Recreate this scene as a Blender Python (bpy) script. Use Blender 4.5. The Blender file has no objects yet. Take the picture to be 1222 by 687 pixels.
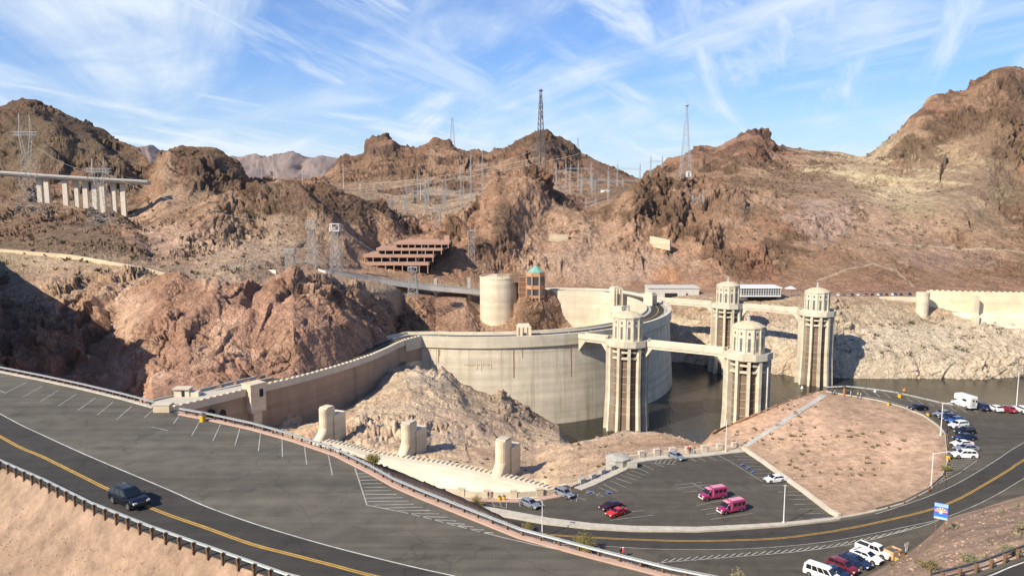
import bpy, math, random
import numpy as np
random.seed(7)
S = bpy.context.scene
COL = S.collection
# ------------------------------------------------------------ camera
F, CX, CY, CAMZ, YH = 950.0, 611.0, 343.5, 68.0, 225.0
TH = math.atan((CY - YH) / F)
cam_d = bpy.data.cameras.new('camera'); cam = bpy.data.objects.new('camera', cam_d); COL.objects.link(cam)
cam.location = (0, 0, CAMZ); cam.rotation_euler = (math.pi/2 - TH, 0, 0)
cam_d.sensor_fit = 'HORIZONTAL'; cam_d.sensor_width = 36; cam_d.lens = 36*F/1222.0
cam_d.clip_start = 0.5; cam_d.clip_end = 40000
S.camera = cam
# ------------------------------------------------------------ light
SUN_EL, SUN_AZV = math.radians(37), (-0.76, -0.65)      # direction towards the sun in plan
S.view_settings.view_transform = 'Standard'; S.view_settings.look = 'None'
S.view_settings.exposure = 0.5; S.view_settings.gamma = 1.0
S.view_settings.use_curve_mapping = False
w = bpy.data.worlds.new('World'); S.world = w; w.use_nodes = True
def N(nt, t, **kw):
    n = nt.nodes.new(t)
    for k, v in kw.items(): setattr(n, k, v)
    return n
def sky_world():
    nt = w.node_tree; nt.nodes.clear(); L = nt.links.new
    sky = N(nt, 'ShaderNodeTexSky', sky_type='NISHITA', sun_disc=False)
    sky.sun_elevation = SUN_EL; sky.sun_rotation = math.atan2(SUN_AZV[0], SUN_AZV[1])
    sky.altitude = 400; sky.air_density = 1.0; sky.dust_density = 0.6; sky.ozone_density = 2.0
    tc = N(nt, 'ShaderNodeTexCoord')
    # cirrus: noise on the direction projected to a high plane
    sep = N(nt, 'ShaderNodeSeparateXYZ'); L(tc.outputs['Generated'], sep.inputs[0])
    mz = N(nt, 'ShaderNodeMath', operation='MAXIMUM'); L(sep.outputs['Z'], mz.inputs[0]); mz.inputs[1].default_value = 0.0
    az = N(nt, 'ShaderNodeMath', operation='ADD'); L(mz.outputs[0], az.inputs[0]); az.inputs[1].default_value = 0.16
    dx = N(nt, 'ShaderNodeMath', operation='DIVIDE'); L(sep.outputs['X'], dx.inputs[0]); L(az.outputs[0], dx.inputs[1])
    dy = N(nt, 'ShaderNodeMath', operation='DIVIDE'); L(sep.outputs['Y'], dy.inputs[0]); L(az.outputs[0], dy.inputs[1])
    cb = N(nt, 'ShaderNodeCombineXYZ'); L(dx.outputs[0], cb.inputs[0]); L(dy.outputs[0], cb.inputs[1])
    def layer(rot, sc, nscale, det, dist, lo, hi, seed):
        m0 = N(nt, 'ShaderNodeMapping'); L(cb.outputs[0], m0.inputs[0]); m0.inputs['Rotation'].default_value = (0, 0, math.radians(rot))
        mp = N(nt, 'ShaderNodeMapping'); L(m0.outputs[0], mp.inputs[0]); mp.inputs['Scale'].default_value = sc
        mp.inputs['Location'].default_value = (seed, seed*0.7, seed*1.3)
        no = N(nt, 'ShaderNodeTexNoise'); L(mp.outputs[0], no.inputs['Vector'])
        no.inputs['Scale'].default_value = nscale; no.inputs['Detail'].default_value = det
        no.inputs['Roughness'].default_value = 0.62; no.inputs['Distortion'].default_value = dist
        mr = N(nt, 'ShaderNodeMapRange', interpolation_type='SMOOTHSTEP'); L(no.outputs['Fac'], mr.inputs[0])
        mr.inputs[1].default_value = lo; mr.inputs[2].default_value = hi
        return mr.outputs[0]
    a = layer(-24, (1.5, 0.42, 1), 0.9, 11, 0.9, 0.40, 0.72, 5.3)
    b = layer(26, (1.7, 0.40, 1), 1.2, 12, 1.3, 0.43, 0.72, 8.4)
    c = layer(10, (0.9, 0.7, 1), 0.9, 6, 0.8, 0.28, 0.58, 4.4)
    m1 = N(nt, 'ShaderNodeMath', operation='MAXIMUM'); L(a, m1.inputs[0]); L(b, m1.inputs[1])
    m2 = N(nt, 'ShaderNodeMath', operation='MULTIPLY'); L(m1.outputs[0], m2.inputs[0]); L(c, m2.inputs[1])
    m3 = N(nt, 'ShaderNodeMath', operation='MULTIPLY_ADD'); L(m2.outputs[0], m3.inputs[0]); m3.inputs[1].default_value = 0.92; m3.inputs[2].default_value = 0.09
    # thicker veil near the horizon
    hz = N(nt, 'ShaderNodeMapRange', interpolation_type='SMOOTHSTEP'); L(sep.outputs['Z'], hz.inputs[0])
    hz.inputs[1].default_value = 0.0; hz.inputs[2].default_value = 0.16; hz.inputs[3].default_value = 0.42; hz.inputs[4].default_value = 0.0
    up_ = N(nt, 'ShaderNodeMapRange', interpolation_type='SMOOTHSTEP'); L(sep.outputs['Z'], up_.inputs[0])
    up_.inputs[1].default_value = 0.32; up_.inputs[2].default_value = 0.55; up_.inputs[3].default_value = 1.0; up_.inputs[4].default_value = 0.08
    m5 = N(nt, 'ShaderNodeMath', operation='MULTIPLY'); L(m3.outputs[0], m5.inputs[0]); L(up_.outputs[0], m5.inputs[1])
    m4 = N(nt, 'ShaderNodeMath', operation='ADD', use_clamp=True); L(m5.outputs[0], m4.inputs[0]); L(hz.outputs[0], m4.inputs[1])
    mix = N(nt, 'ShaderNodeMix', data_type='RGBA'); L(m4.outputs[0], mix.inputs['Factor'])
    tint = N(nt, 'ShaderNodeMix', data_type='RGBA', blend_type='MULTIPLY'); tint.inputs['Factor'].default_value = 1.0
    L(sky.outputs[0], tint.inputs['A']); tint.inputs['B'].default_value = (0.50, 0.78, 1.22, 1)
    L(tint.outputs['Result'], mix.inputs['A']); mix.inputs['B'].default_value = (6.3, 7.1, 7.8, 1)
    bg = N(nt, 'ShaderNodeBackground'); L(mix.outputs['Result'], bg.inputs['Color']); bg.inputs['Strength'].default_value = 0.095
    out = N(nt, 'ShaderNodeOutputWorld'); L(bg.outputs[0], out.inputs['Surface'])
sky_world()
sd = bpy.data.lights.new('sun', 'SUN'); sun = bpy.data.objects.new('sun', sd); COL.objects.link(sun)
sd.energy = 5.0; sd.angle = math.radians(0.5); sd.color = (1.0, 0.90, 0.74)
import mathutils
from mathutils import Vector, Matrix
_v = Vector((SUN_AZV[0]*math.cos(SUN_EL), SUN_AZV[1]*math.cos(SUN_EL), math.sin(SUN_EL)))
sun.rotation_euler = _v.to_track_quat('Z', 'Y').to_euler(); sun.location = (-300, -300, 400)

# ------------------------------------------------------------ places read from the photograph
CT, ST = math.cos(TH), math.sin(TH)
def ray(px, py):
    u = (px-CX)/F; v = (CY-py)/F
    return u, CT + v*ST, -ST + v*CT
def PZ(px, py, z):                       # point on the level z
    dx, dy, dz = ray(px, py); t = (z-CAMZ)/dz
    return Vector((dx*t, dy*t, z))
def PD(px, py, D):                       # point at the distance D
    dx, dy, dz = ray(px, py); t = D/dy
    return Vector((dx*t, D, CAMZ+dz*t))
def HD(px, D, z): return Vector(((px-CX)/F*D/CT, D, z))
def ss(x): x = min(1, max(0, x)); return x*x*(3-2*x)
def zlow(X, Y):                          # level of the lower pavements
    return 7 + 6*ss((X-58)/42) + 3.0*ss((Y-170)/45)*ss((X-60)/20)
def zlow_np(X, Y):
    s = lambda x: np.clip(x,0,1)**2*(3-2*np.clip(x,0,1))
    return 7 + 6*s((X-58)/42) + 3.0*s((Y-170)/45)*s((X-60)/20)
def PL(px, py, dz=0):
    z = 8
    for _ in range(14):
        p = PZ(px, py, z+dz); z = zlow(p.x, p.y)
    return Vector((p.x, p.y, z+dz))
ZU = 37.0
def PU(px, py, dz=0): return PZ(px, py, ZU+dz)

# ------------------------------------------------------------ helpers
def tag(o, label=None, cat=None, group=None, kind=None):
    if label: o['label'] = label
    if cat: o['category'] = cat
    if group: o['group'] = group
    if kind: o['kind'] = kind
    return o
def empty(name, loc, rz=0, label=None, cat=None, group=None):
    o = bpy.data.objects.new(name, None); COL.objects.link(o)
    o.location = loc; o.rotation_euler = (0, 0, rz); o.empty_display_size = 0.3
    return tag(o, label, cat, group)
def copy_tree(o, parent=None):
    c = o.copy(); COL.objects.link(c); c.parent = parent
    for ch in list(o.children): copy_tree(ch, c)
    return c
class MB:
    def __init__(s): s.v = []; s.f = []; s.m = []; s.mi = 0
    def face(s, pts):
        b = len(s.v); s.v += [tuple(p) for p in pts]; s.f.append(tuple(range(b, b+len(pts)))); s.m.append(s.mi)
    def add(s, vs, fs):
        b = len(s.v); s.v += [tuple(p) for p in vs]
        for f in fs: s.f.append(tuple(b+i for i in f)); s.m.append(s.mi)
    def box(s, c, d, M=None, taper=1.0):
        x, y, z = d[0]/2, d[1]/2, d[2]/2; t = taper
        vs = [(-x,-y,-z),(x,-y,-z),(x,y,-z),(-x,y,-z),(-x*t,-y*t,z),(x*t,-y*t,z),(x*t,y*t,z),(-x*t,y*t,z)]
        c = Vector(c)
        vs = [(M @ Vector(v) if M else Vector(v)) + c for v in vs]
        s.add(vs, [(0,3,2,1),(4,5,6,7),(0,1,5,4),(1,2,6,5),(2,3,7,6),(3,0,4,7)])
    def bar(s, a, b, w, h=None):
        a = Vector(a); b = Vector(b); d = b-a; L = d.length
        if L < 1e-6: return
        q = d.to_track_quat('X', 'Z').to_matrix()
        s.box((a+b)/2, (L, w, h or w), q)
    def cyl(s, a, b, r0, r1=None, n=10, caps=True):
        a = Vector(a); b = Vector(b); r1 = r0 if r1 is None else r1
        q = (b-a).to_track_quat('Z', 'Y').to_matrix()
        vs = []
        for c, r in ((a, r0), (b, r1)):
            for i in range(n):
                t = 2*math.pi*(i+.5)/n; vs.append(c + q @ Vector((r*math.cos(t), r*math.sin(t), 0)))
        fs = [(i, (i+1) % n, n+(i+1) % n, n+i) for i in range(n)]
        if caps: fs += [tuple(range(n-1, -1, -1)), tuple(range(n, 2*n))]
        s.add(vs, fs)
    def lathe(s, c, prof, n=16, a0=0.0, caps=True):
        c = Vector(c); vs = []
        for r, z in prof:
            for i in range(n):
                t = a0+2*math.pi*i/n; vs.append(c+Vector((r*math.cos(t), r*math.sin(t), z)))
        k = len(prof)
        fs = [(j*n+i, j*n+(i+1) % n, (j+1)*n+(i+1) % n, (j+1)*n+i) for j in range(k-1) for i in range(n)]
        if caps: fs += [tuple(range(n-1, -1, -1)), tuple(range((k-1)*n, k*n))]
        s.add(vs, fs)
    def prism(s, poly, z0, z1):          # poly counter-clockwise (x, y)
        n = len(poly)
        z0f = z0 if callable(z0) else (lambda x, y: z0); z1f = z1 if callable(z1) else (lambda x, y: z1)
        vs = [(x, y, z0f(x, y)) for x, y in poly] + [(x, y, z1f(x, y)) for x, y in poly]
        s.add(vs, [(i, (i+1) % n, n+(i+1) % n, n+i) for i in range(n)] + [tuple(range(n-1, -1, -1)), tuple(range(n, 2*n))])
    def strip(s, A, B):                  # ruled surface between two point lists
        n = len(A); s.add(list(A)+list(B), [(i, i+1, n+i+1, n+i) for i in range(n-1)])
    def sweep(s, path, prof, closed=True):  # profile (side, up) along a path, ends capped
        path = [Vector(p) for p in path]; vs = []; k = len(prof); n = len(path)
        for i, p in enumerate(path):
            d = (path[min(i+1, n-1)]-path[max(i-1, 0)]); d.z = 0; d.normalize()
            sd_ = Vector((d.y, -d.x, 0))
            for a, u in prof: vs.append(p + sd_*a + Vector((0, 0, u)))
        fs = [(i*k+j, (i+1)*k+j, (i+1)*k+(j+1) % k, i*k+(j+1) % k) for i in range(n-1) for j in range(k if closed else k-1)]
        if closed: fs += [tuple(range(k-1, -1, -1)), tuple(range((n-1)*k, n*k))]
        s.add(vs, fs)
    def build(s, name, mats, parent=None, smooth=False, bevel=0, loc=None):
        me = bpy.data.meshes.new(name); me.from_pydata(s.v, [], s.f)
        if not isinstance(mats, (list, tuple)): mats = [mats]
        for m in mats: me.materials.append(m)
        me.polygons.foreach_set('material_index', s.m)
        if smooth: me.polygons.foreach_set('use_smooth', [True]*len(me.polygons))
        import bmesh
        bm = bmesh.new(); bm.from_mesh(me); bmesh.ops.recalc_face_normals(bm, faces=bm.faces)
        if bevel:
            bmesh.ops.remove_doubles(bm, verts=bm.verts, dist=0.0005)
            bmesh.ops.bevel(bm, geom=[e for e in bm.edges if len(e.link_faces) == 2 and e.calc_face_angle(0) > 0.5], offset=bevel, segments=1, affect='EDGES')
        bm.to_mesh(me); bm.free()
        o = bpy.data.objects.new(name, me); COL.objects.link(o)
        if parent: o.parent = parent
        if loc is not None: o.location = loc
        return o
    def own(s, name, mats, label, cat, group=None, kind=None, **k):   # a top-level thing of one mesh, origin at its base
        if not s.v: return None
        xs = [p[0] for p in s.v]; ys = [p[1] for p in s.v]; zs = [p[2] for p in s.v]
        c = Vector(((min(xs)+max(xs))/2, (min(ys)+max(ys))/2, min(zs)))
        s.v = [(p[0]-c.x, p[1]-c.y, p[2]-c.z) for p in s.v]
        o = s.build(name, mats, loc=c, **k)
        return tag(o, label, cat, group, kind)
def dens(path, step):                    # resample a polyline
    path = [Vector(p) for p in path]; out = [path[0]]
    for a, b in zip(path, path[1:]):
        n = max(1, int((b-a).length/step+.5))
        for i in range(1, n+1): out.append(a.lerp(b, i/n))
    return out
def spline(pts, n=6):                    # Catmull-Rom through points
    pts = [Vector(p) for p in pts]; P = [2*pts[0]-pts[1]] + pts + [2*pts[-1]-pts[-2]]; out = []
    for i in range(1, len(P)-2):
        p0, p1, p2, p3 = P[i-1:i+3]
        for k in range(n):
            t = k/n
            out.append(0.5*((2*p1)+(p2-p0)*t+(2*p0-5*p1+4*p2-p3)*t*t+(3*p1-p0-3*p2+p3)*t**3))
    out.append(P[-2]); return out
def at_len(path, step, start=0.0):       # points every `step` metres, with direction
    out = []; acc = -start
    for a, b in zip(path, path[1:]):
        L = (b-a).length
        while acc <= L:
            if acc >= 0: out.append((a.lerp(b, acc/L), (b-a).normalized()))
            acc += step
        acc -= L
    return out
# ------------------------------------------------------------ materials
MATS = {}
def mat(name, col, rough=0.7, metal=0.0, var=0.12, scale=3.0, bump=0.0, bscale=None, spec=0.4, coat=0.0, emit=None, dark=None, aniso=None):
    if name in MATS: return MATS[name]
    m = bpy.data.materials.new(name); m.use_nodes = True; nt = m.node_tree; L = nt.links.new
    b = nt.nodes['Principled BSDF']
    b.inputs['Roughness'].default_value = rough; b.inputs['Metallic'].default_value = metal
    b.inputs['Specular IOR Level'].default_value = spec; b.inputs['Coat Weight'].default_value = coat
    tc = N(nt, 'ShaderNodeTexCoord')
    no = N(nt, 'ShaderNodeTexNoise'); no.inputs['Scale'].default_value = scale; no.inputs['Detail'].default_value = 6
    vec = tc.outputs['Object']
    if aniso:
        mp = N(nt, 'ShaderNodeMapping'); L(vec, mp.inputs[0]); mp.inputs['Scale'].default_value = aniso; vec = mp.outputs[0]
    L(vec, no.inputs['Vector'])
    rp = N(nt, 'ShaderNodeMapRange'); L(no.outputs['Fac'], rp.inputs[0])
    rp.inputs[1].default_value = 0.25; rp.inputs[2].default_value = 0.75; rp.inputs[3].default_value = 0; rp.inputs[4].default_value = 1
    mx = N(nt, 'ShaderNodeMix', data_type='RGBA'); L(rp.outputs[0], mx.inputs['Factor'])
    d = dark or tuple(c*(1-var) for c in col); e = tuple(min(1, c*(1+var*0.6)) for c in col)
    mx.inputs['A'].default_value = (*d, 1); mx.inputs['B'].default_value = (*e, 1)
    L(mx.outputs['Result'], b.inputs['Base Color'])
    if bump:
        n2 = N(nt, 'ShaderNodeTexNoise'); n2.inputs['Scale'].default_value = bscale or scale*6; n2.inputs['Detail'].default_value = 5
        L(tc.outputs['Object'], n2.inputs['Vector'])
        bp = N(nt, 'ShaderNodeBump'); bp.inputs['Strength'].default_value = 0.8; bp.inputs['Distance'].default_value = bump
        L(n2.outputs['Fac'], bp.inputs['Height']); L(bp.outputs[0], b.inputs['Normal'])
    if emit:
        b.inputs['Emission Color'].default_value = (*emit, 1); b.inputs['Emission Strength'].default_value = 1
    MATS[name] = m; return m
# ------------------------------------------------------------ noise
def _h(ix, iy, iz, s):
    h = (ix*374761393 + iy*668265263 + iz*2147483647 + s*974634777) & 0xffffffff
    h = ((h ^ (h >> 13))*1274126177) & 0xffffffff
    h = ((h ^ (h >> 16))*2246822519) & 0xffffffff
    return ((h ^ (h >> 15)) & 0xffffff)/np.float32(0xffffff)
def vnoise(p, s=0):                      # -1..1, smooth
    f = np.floor(p); i = f.astype(np.int64); t = (p-f).astype(np.float32); t = t*t*t*(t*(t*6-15)+10)
    out = 0
    x, y, z = t[:, 0], t[:, 1], t[:, 2]
    for dx in (0, 1):
        wx = x if dx else 1-x
        for dy in (0, 1):
            wy = y if dy else 1-y
            for dz in (0, 1):
                wz = z if dz else 1-z
                out = out + wx*wy*wz*_h(i[:, 0]+dx, i[:, 1]+dy, i[:, 2]+dz, s)
    return out*2-1
def fbm(p, o=4, s=0, g=0.5):
    a = 1.0; r = 0; tot = 0
    for k in range(o):
        r = r + a*vnoise(p*(2.03**k)+k*17.3, s+k); tot += a; a *= g
    return r/tot
def ridged(p, o=4, s=0, g=0.55):
    a = 1.0; r = 0; tot = 0; prev = 1.0
    for k in range(o):
        n = 1-np.abs(vnoise(p*(2.1**k)+k*11.7, s+k)); n = n*n
        r = r + a*n*prev; tot += a; a *= g; prev = np.clip(n*1.3, 0, 1)
    return r/tot*2-0.9
def cells(p, s=0):                       # F1, F2 and a tilted block height per cell
    f = np.floor(p-0.5).astype(np.int64)
    F1 = np.full(len(p), 9, np.float32); F2 = F1.copy(); blk = np.zeros(len(p), np.float32)
    for dx in (0, 1):
        for dy in (0, 1):
            for dz in (0, 1):
                i = f + np.array([dx, dy, dz]); a, b, c = i[:, 0], i[:, 1], i[:, 2]
                h1, h2, h3 = _h(a, b, c, s), _h(a, b, c, s+5), _h(a, b, c, s+9)
                q = np.stack([a+.5+.85*(h1-.5), b+.5+.85*(h2-.5), c+.5+.85*(h3-.5)], 1)
                e = p-q; d = np.sqrt((e**2).sum(1)).astype(np.float32)
                h4 = _h(a, b, c, s+13)
                hh = (h4*2-1) + ((h2*2-1)*e[:, 0]+(h3*2-1)*e[:, 1]+(h1*2-1)*e[:, 2])*1.5
                m = d < F1
                F2 = np.where(m, F1, np.minimum(F2, d)); blk = np.where(m, hh, blk); F1 = np.where(m, d, F1)
    return F1, F2, blk
# ------------------------------------------------------------ colours of the ground (albedo)
GC = dict(dirt=(.345,.235,.16), rock=(.41,.245,.152), red=(.385,.225,.15), dark=(.155,.096,.06), olive=(.235,.165,.10),
          tan=(.52,.38,.25), pale=(.66,.56,.41), darkbank=(.045,.028,.022), pink=(.52,.345,.232), sand=(.56,.44,.28), brown=(.34,.21,.128))
# a curve: (rows to the next, knots, [(px, amplitude, colour)...])
def cur(n, knots, look): return (n, knots, look)
def U(L_): return [PU(x, y) for x, y in L_]
def Lw(L_): return [PL(x, y) for x, y in L_]
edge_far = [(-300,392),(-120,420),(0,443),(50,453),(100,464),(145,475),(190,487),(245,499),(300,511),(350,525),(400,542),(440,562),(470,579),(500,592),(560,616),(620,640),(700,662),(800,688),(900,708),(1000,712),(1060,706),(1110,697),(1148,687),(1171,680.5),(1222,662),(1320,634),(1520,590)]
edge_near = [(-300,470),(-120,515),(0,557),(54,581),(110,609),(180,637.5),(265,668),(340,695),(450,725),(600,760),(800,775),(1000,770),(1130,735),(1222,705),(1320,675),(1520,625)]
low_foot_vis = [(940,706),(1000,695),(1032,688),(1069,668),(1083,660),(1101,646),(1115,634),(1131,618),(1148,612),(1171,606),(1222,590),(1300,560),(1520,510)]
low_far = [(527,592),(567,595),(618,596),(644,594),(666,590),(680,585),(705,576),(726,566),(743,558),(750,550),(769,547),(792,544),(832,542),(858,539),(885,536)]
curb_diag = [(885.6,536),(908,551),(934,570),(959,588),(990,612),(1001,617.5)]
wedge_road = [(1001,617.5),(1044,609.5),(1078,600),(1107.7,585),(1124,570),(1131,552)]
wedge_top = [(1131,552),(1130,533),(1128.6,517),(1119,507.5),(1103,496),(1084,488),(1056,479.6),(1033,475),(1010,471.4),(986.6,467)]
lot_far = [(986.6,464.5),(1010,463.5),(1033,466),(1070,471),(1103,478.5),(1122,483),(1142,486.5),(1222,487),(1300,487),(1520,487)]
def azip(px, ys): return None
C = []
C.append(cur(6, [HD(-300,-60,60), HD(1520,-60,60)], [(0,.3,'dirt')]))
C.append(cur(10, [HD(-300,3,65.5), HD(1520,3,65.5)], [(0,.1,'dirt')]))
C.append(cur(70, [HD(-300,62,22), HD(200,58,24), HD(340,52,26), HD(450,45,30), HD(900,40,33), HD(1050,45,33), HD(1520,50,30)], [(0,.8,'dirt')]))
C.append(cur(14, U(edge_near), [(0,0,'dirt')]))
C.append(cur(8, [p+Vector((0,.6,0)) for p in U(edge_far)], [(0,0,'pink')]))
C.append(cur(60, [p+Vector((0,1.6,-.4)) for p in U(edge_far[:10])] + [PZ(400,538,36.3), PZ(425,543,35), PZ(440,550,33), PZ(470,560,30.5), PZ(500,572,29.8), PZ(530,584,29.8), PZ(560,598,30), PZ(600,617,31), PZ(640,638,33.5), PZ(680,655,36.3)] + [p+Vector((0,1.6,-.4)) for p in U(edge_far[17:])], [(-300,.4,'rock'),(420,.25,'darkbank'),(620,.2,'darkbank'),(680,.3,'pink'),(1000,.9,'dirt'),(1222,.9,'dirt')]))  # bank below the guardrail gets the near-black brown
C.append(cur(14, [HD(-300,190,-10), HD(0,175,-12), HD(200,160,-10), HD(430,132,-5), HD(520,130,6.6), HD(600,118,6.94), HD(900,112,6.94)] + Lw(low_foot_vis), [(-300,1,'rock'),(430,.5,'darkbank'),(520,0,'dirt'),(1520,0,'dirt')]))
C.append(cur(2, [HD(-300,230,-25), HD(0,225,-25), HD(200,215,-22), HD(380,190,-24), HD(430,180,-24), HD(500,170,-20)] + Lw(low_far) + Lw(curb_diag) + Lw(wedge_road) + Lw([(1135,549),(1222,548),(1520,545)]), [(-300,1,'rock'),(500,0,'dirt'),(1520,0,'dirt')]))
C.append(cur(10, 'CHANNEL', [(-300,1,'rock'),(600,.2,'tan'),(885,.15,'dirt'),(1131,0,'dirt')]))
C.append(cur(26, 'CHANNEL2', [(-300,1,'rock'),(600,.3,'tan'),(700,.6,'tan'),(885,.45,'pink'),(1128,.1,'pink'),(1140,0,'dirt')]))
C.append(cur(16, [HD(-300,250,-25), HD(200,238,-18), HD(340,232,-12), PZ(380,526,-9.5), PZ(430,537,-9.5), PZ(470,541,-9.5), PZ(510,548,-9.5), PZ(550,556,-9.5), PZ(590,566,-9.5), PZ(640,574,-9), PZ(700,560,-4), PZ(740,535,-5), PZ(780,527,-5), PZ(820,530,-2), PZ(838,530,2), PZ(850,516,6), PZ(870,507,8), PZ(890,499,9.5), PZ(930,483,12), PZ(950,475,13), PZ(970,469,13.3)] + list(reversed(Lw(wedge_top))) + Lw([(1135,546),(1222,545),(1520,542)]), [(-300,1,'rock'),(400,1.5,'tan'),(640,.8,'tan'),(840,.5,'brown'),(980,.2,'pink'),(986,0,'dirt'),(1520,0,'dirt')]))
C.append(cur(60, [HD(-300,262,-25), HD(200,252,-18), HD(340,255,-14), PD(380,512,252), PD(430,510,252), PD(500,517,248), PD(560,527,244), PD(600,535,240), PD(640,543,236), PZ(680,530,-8), PZ(700,523,-8.5), PZ(740,514,-8), PZ(780,514,-6), PZ(820,524,-4), PZ(838,531,0), PZ(850,515,7), PZ(870,506,8.5), PZ(890,498,10), PZ(930,482,12.3), PZ(950,474,13.3), PZ(970,468,13.6)] + Lw(lot_far), [(-300,1,'rock'),(400,3.2,'tan'),(600,3,'tan'),(660,1.2,'tan'),(820,.6,'tan'),(870,.5,'brown'),(980,.2,'pink'),(1000,0,'dirt'),(1520,0,'dirt')]))
C.append(cur(14, [HD(-300,275,-20), PD(200,520,262), PD(260,515,266), PD(320,510,271), PD(350,508,275), PD(400,490,296), PD(440,468,317), PD(470,441,334), PD(485,432,340), PD(500,431,343), PD(530,444,346), PD(560,459,346), PD(600,474,342), PD(640,493,337), PD(668,509,330), HD(690,318,-43), HD(740,300,-47), HD(800,285,-47), HD(860,250,-47), HD(986,250,-47), HD(1100,240,-47), HD(1520,235,-47)], [(-300,1,'rock'),(330,2,'tan'),(420,3,'tan'),(500,3,'tan'),(560,3.4,'tan'),(620,3.2,'tan'),(670,1.5,'tan'),(720,1,'tan')]))
base_cl = [(183,477),(213,470),(234,468),(264,463),(292,457),(328,453),(358,448),(404,434),(419,428),(442,416),(460,408)]
C.append(cur(6, [HD(-300,245,-6), HD(0,262,-26), HD(90,272,-34), HD(155,280,-26)] + [PZ(x, y, -.6)-Vector((0,3,0)) for x, y in base_cl] + [HD(485,372,-10), HD(500,388,-60), HD(620,400,-60), HD(800,400,-60), HD(830,390,-48), HD(1520,390,-48)], [(-300,.4,'rock')]))
C.append(cur(95, [HD(-300,250,-4), HD(0,268,-26), HD(90,278,-34), HD(155,286,-26)] + [PZ(x, y, -.4) for x, y in base_cl] + [HD(485,384,-10), HD(500,420,-60), HD(560,450,-60), HD(700,480,-60), HD(780,484,-50), PZ(800,438,-44), PZ(850,441,-44), PZ(880,448,-44), PZ(950,455,-43.5), PZ(1000,456,-43), PZ(1103,456.5,-43), PZ(1163,459,-43), PZ(1222,455,-43), PZ(1520,452,-43)], [(-300,3,'red'),(183,1.5,'red'),(460,1.5,'red'),(500,2,'rock'),(800,2.5,'pale'),(1222,2.2,'pale')]))
C.append(cur(90, [HD(-300,238,60), HD(-140,250,54), HD(-42,252,50), PD(0,408,322), PD(60,410,325), PD(110,415,325), PD(150,408,318), PD(180,402,306), PD(220,398,302), PD(300,400,308), PD(350,395,300), PD(400,388,319), PD(440,383,348), PD(465,388,366), PD(476,400,395), PD(490,402,470), PD(520,404,485), PD(570,405,488), PD(620,398,488), PD(670,402,515), PD(780,402,530), PD(806,412,505), PD(850,410,494), PD(900,412,475), PD(950,415,464), PD(1030,420,460), PD(1100,428,458), PD(1160,432,456), PD(1222,432,455), PD(1520,432,455)], [(-300,3,'red'),(0,5,'red'),(60,5,'rock'),(150,5,'red'),(340,4,'red'),(470,3,'red'),(490,4,'rock'),(560,1,'rock'),(610,1,'rock'),(640,4,'rock'),(800,2.5,'pale'),(950,3.2,'pale'),(1100,3,'pale'),(1222,2.5,'pale')]))  # knots left of view: unseen high ground shaped to shade the cliff foot
C.append(cur(26, [HD(-300,250,66), HD(-140,285,56), HD(-42,300,46), PD(0,332,400), PD(60,337,388), PD(110,342,380), PD(160,346,366), PD(200,344,345), PD(250,350,338), PD(300,352,345), PD(350,347,332), PD(390,346,346), PD(420,352,368), PD(450,364,384), PD(464,378,396), PD(474,392,425), PD(480,366,495), PD(490,352,512), PD(520,354,528), PD(556,360,526), PD(573,396,506), PD(586,399,505), PD(612,393,505), PD(622,362,510), PD(632,352,515), PD(650,346,520), PD(668,350,528), PD(690,352,545), PD(780,357,545), PD(808,374,520), PD(850,362,512), PD(900,363,505), PD(950,366,500), PD(1000,359,500), PD(1050,363,500), PD(1090,374,495), PD(1110,388,488), PD(1140,396,485), PD(1222,408,480), PD(1520,408,480)], [(-300,3,'rock'),(0,3,'olive'),(60,3.5,'pink'),(150,5,'rock'),(250,6,'red'),(340,5,'red'),(450,4,'rock'),(500,4,'rock'),(560,1,'pink'),(620,3,'rock'),(700,2,'rock'),(800,3,'tan'),(950,2,'tan'),(1100,1.5,'tan'),(1222,1.5,'sand')]))
C.append(cur(5, [HD(-300,330,66), HD(-140,400,55), HD(-60,460,40), PD(0,298,470), PD(85,306,440), PD(170,322,414), PD(220,337,398), PD(260,349,378), PD(285,352,376), PD(330,344,396), PD(390,336,440), PD(440,348,450), PD(480,345,530), PD(520,345,560), PD(570,347,568), PD(620,346,560), PD(680,347,560), PD(780,351,560), PD(850,353,535), PD(950,352,520), PD(1000,353,518), PD(1090,353,516), PD(1110,351,518), PD(1222,351,518), PD(1520,351,518)], [(-300,1,'rock'),(0,.4,'sand'),(260,.6,'tan'),(330,2,'rock'),(400,1,'tan'),(500,.5,'tan'),(1222,.5,'tan')]))
C.append(cur(50, [HD(-300,350,66), HD(-140,420,55), HD(-60,478,40), PD(0,294,488), PD(85,302,456), PD(170,318,428), PD(220,332,412), PD(260,345,392), PD(285,347,392), PD(330,328,470), PD(390,322,520), PD(430,323,560), PD(540,331,580), PD(575,336,590), PD(650,341,590), PD(800,344,600), PD(850,347,575), PD(950,347,570), PD(1000,348,562), PD(1110,347,545), PD(1222,347,545), PD(1520,347,545)], [(-300,1,'rock'),(0,.6,'olive'),(260,1,'tan'),(330,1,'pink'),(400,.6,'pink'),(500,.5,'rock'),(700,.8,'rock'),(900,.8,'red'),(1222,1,'red')]))
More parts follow.
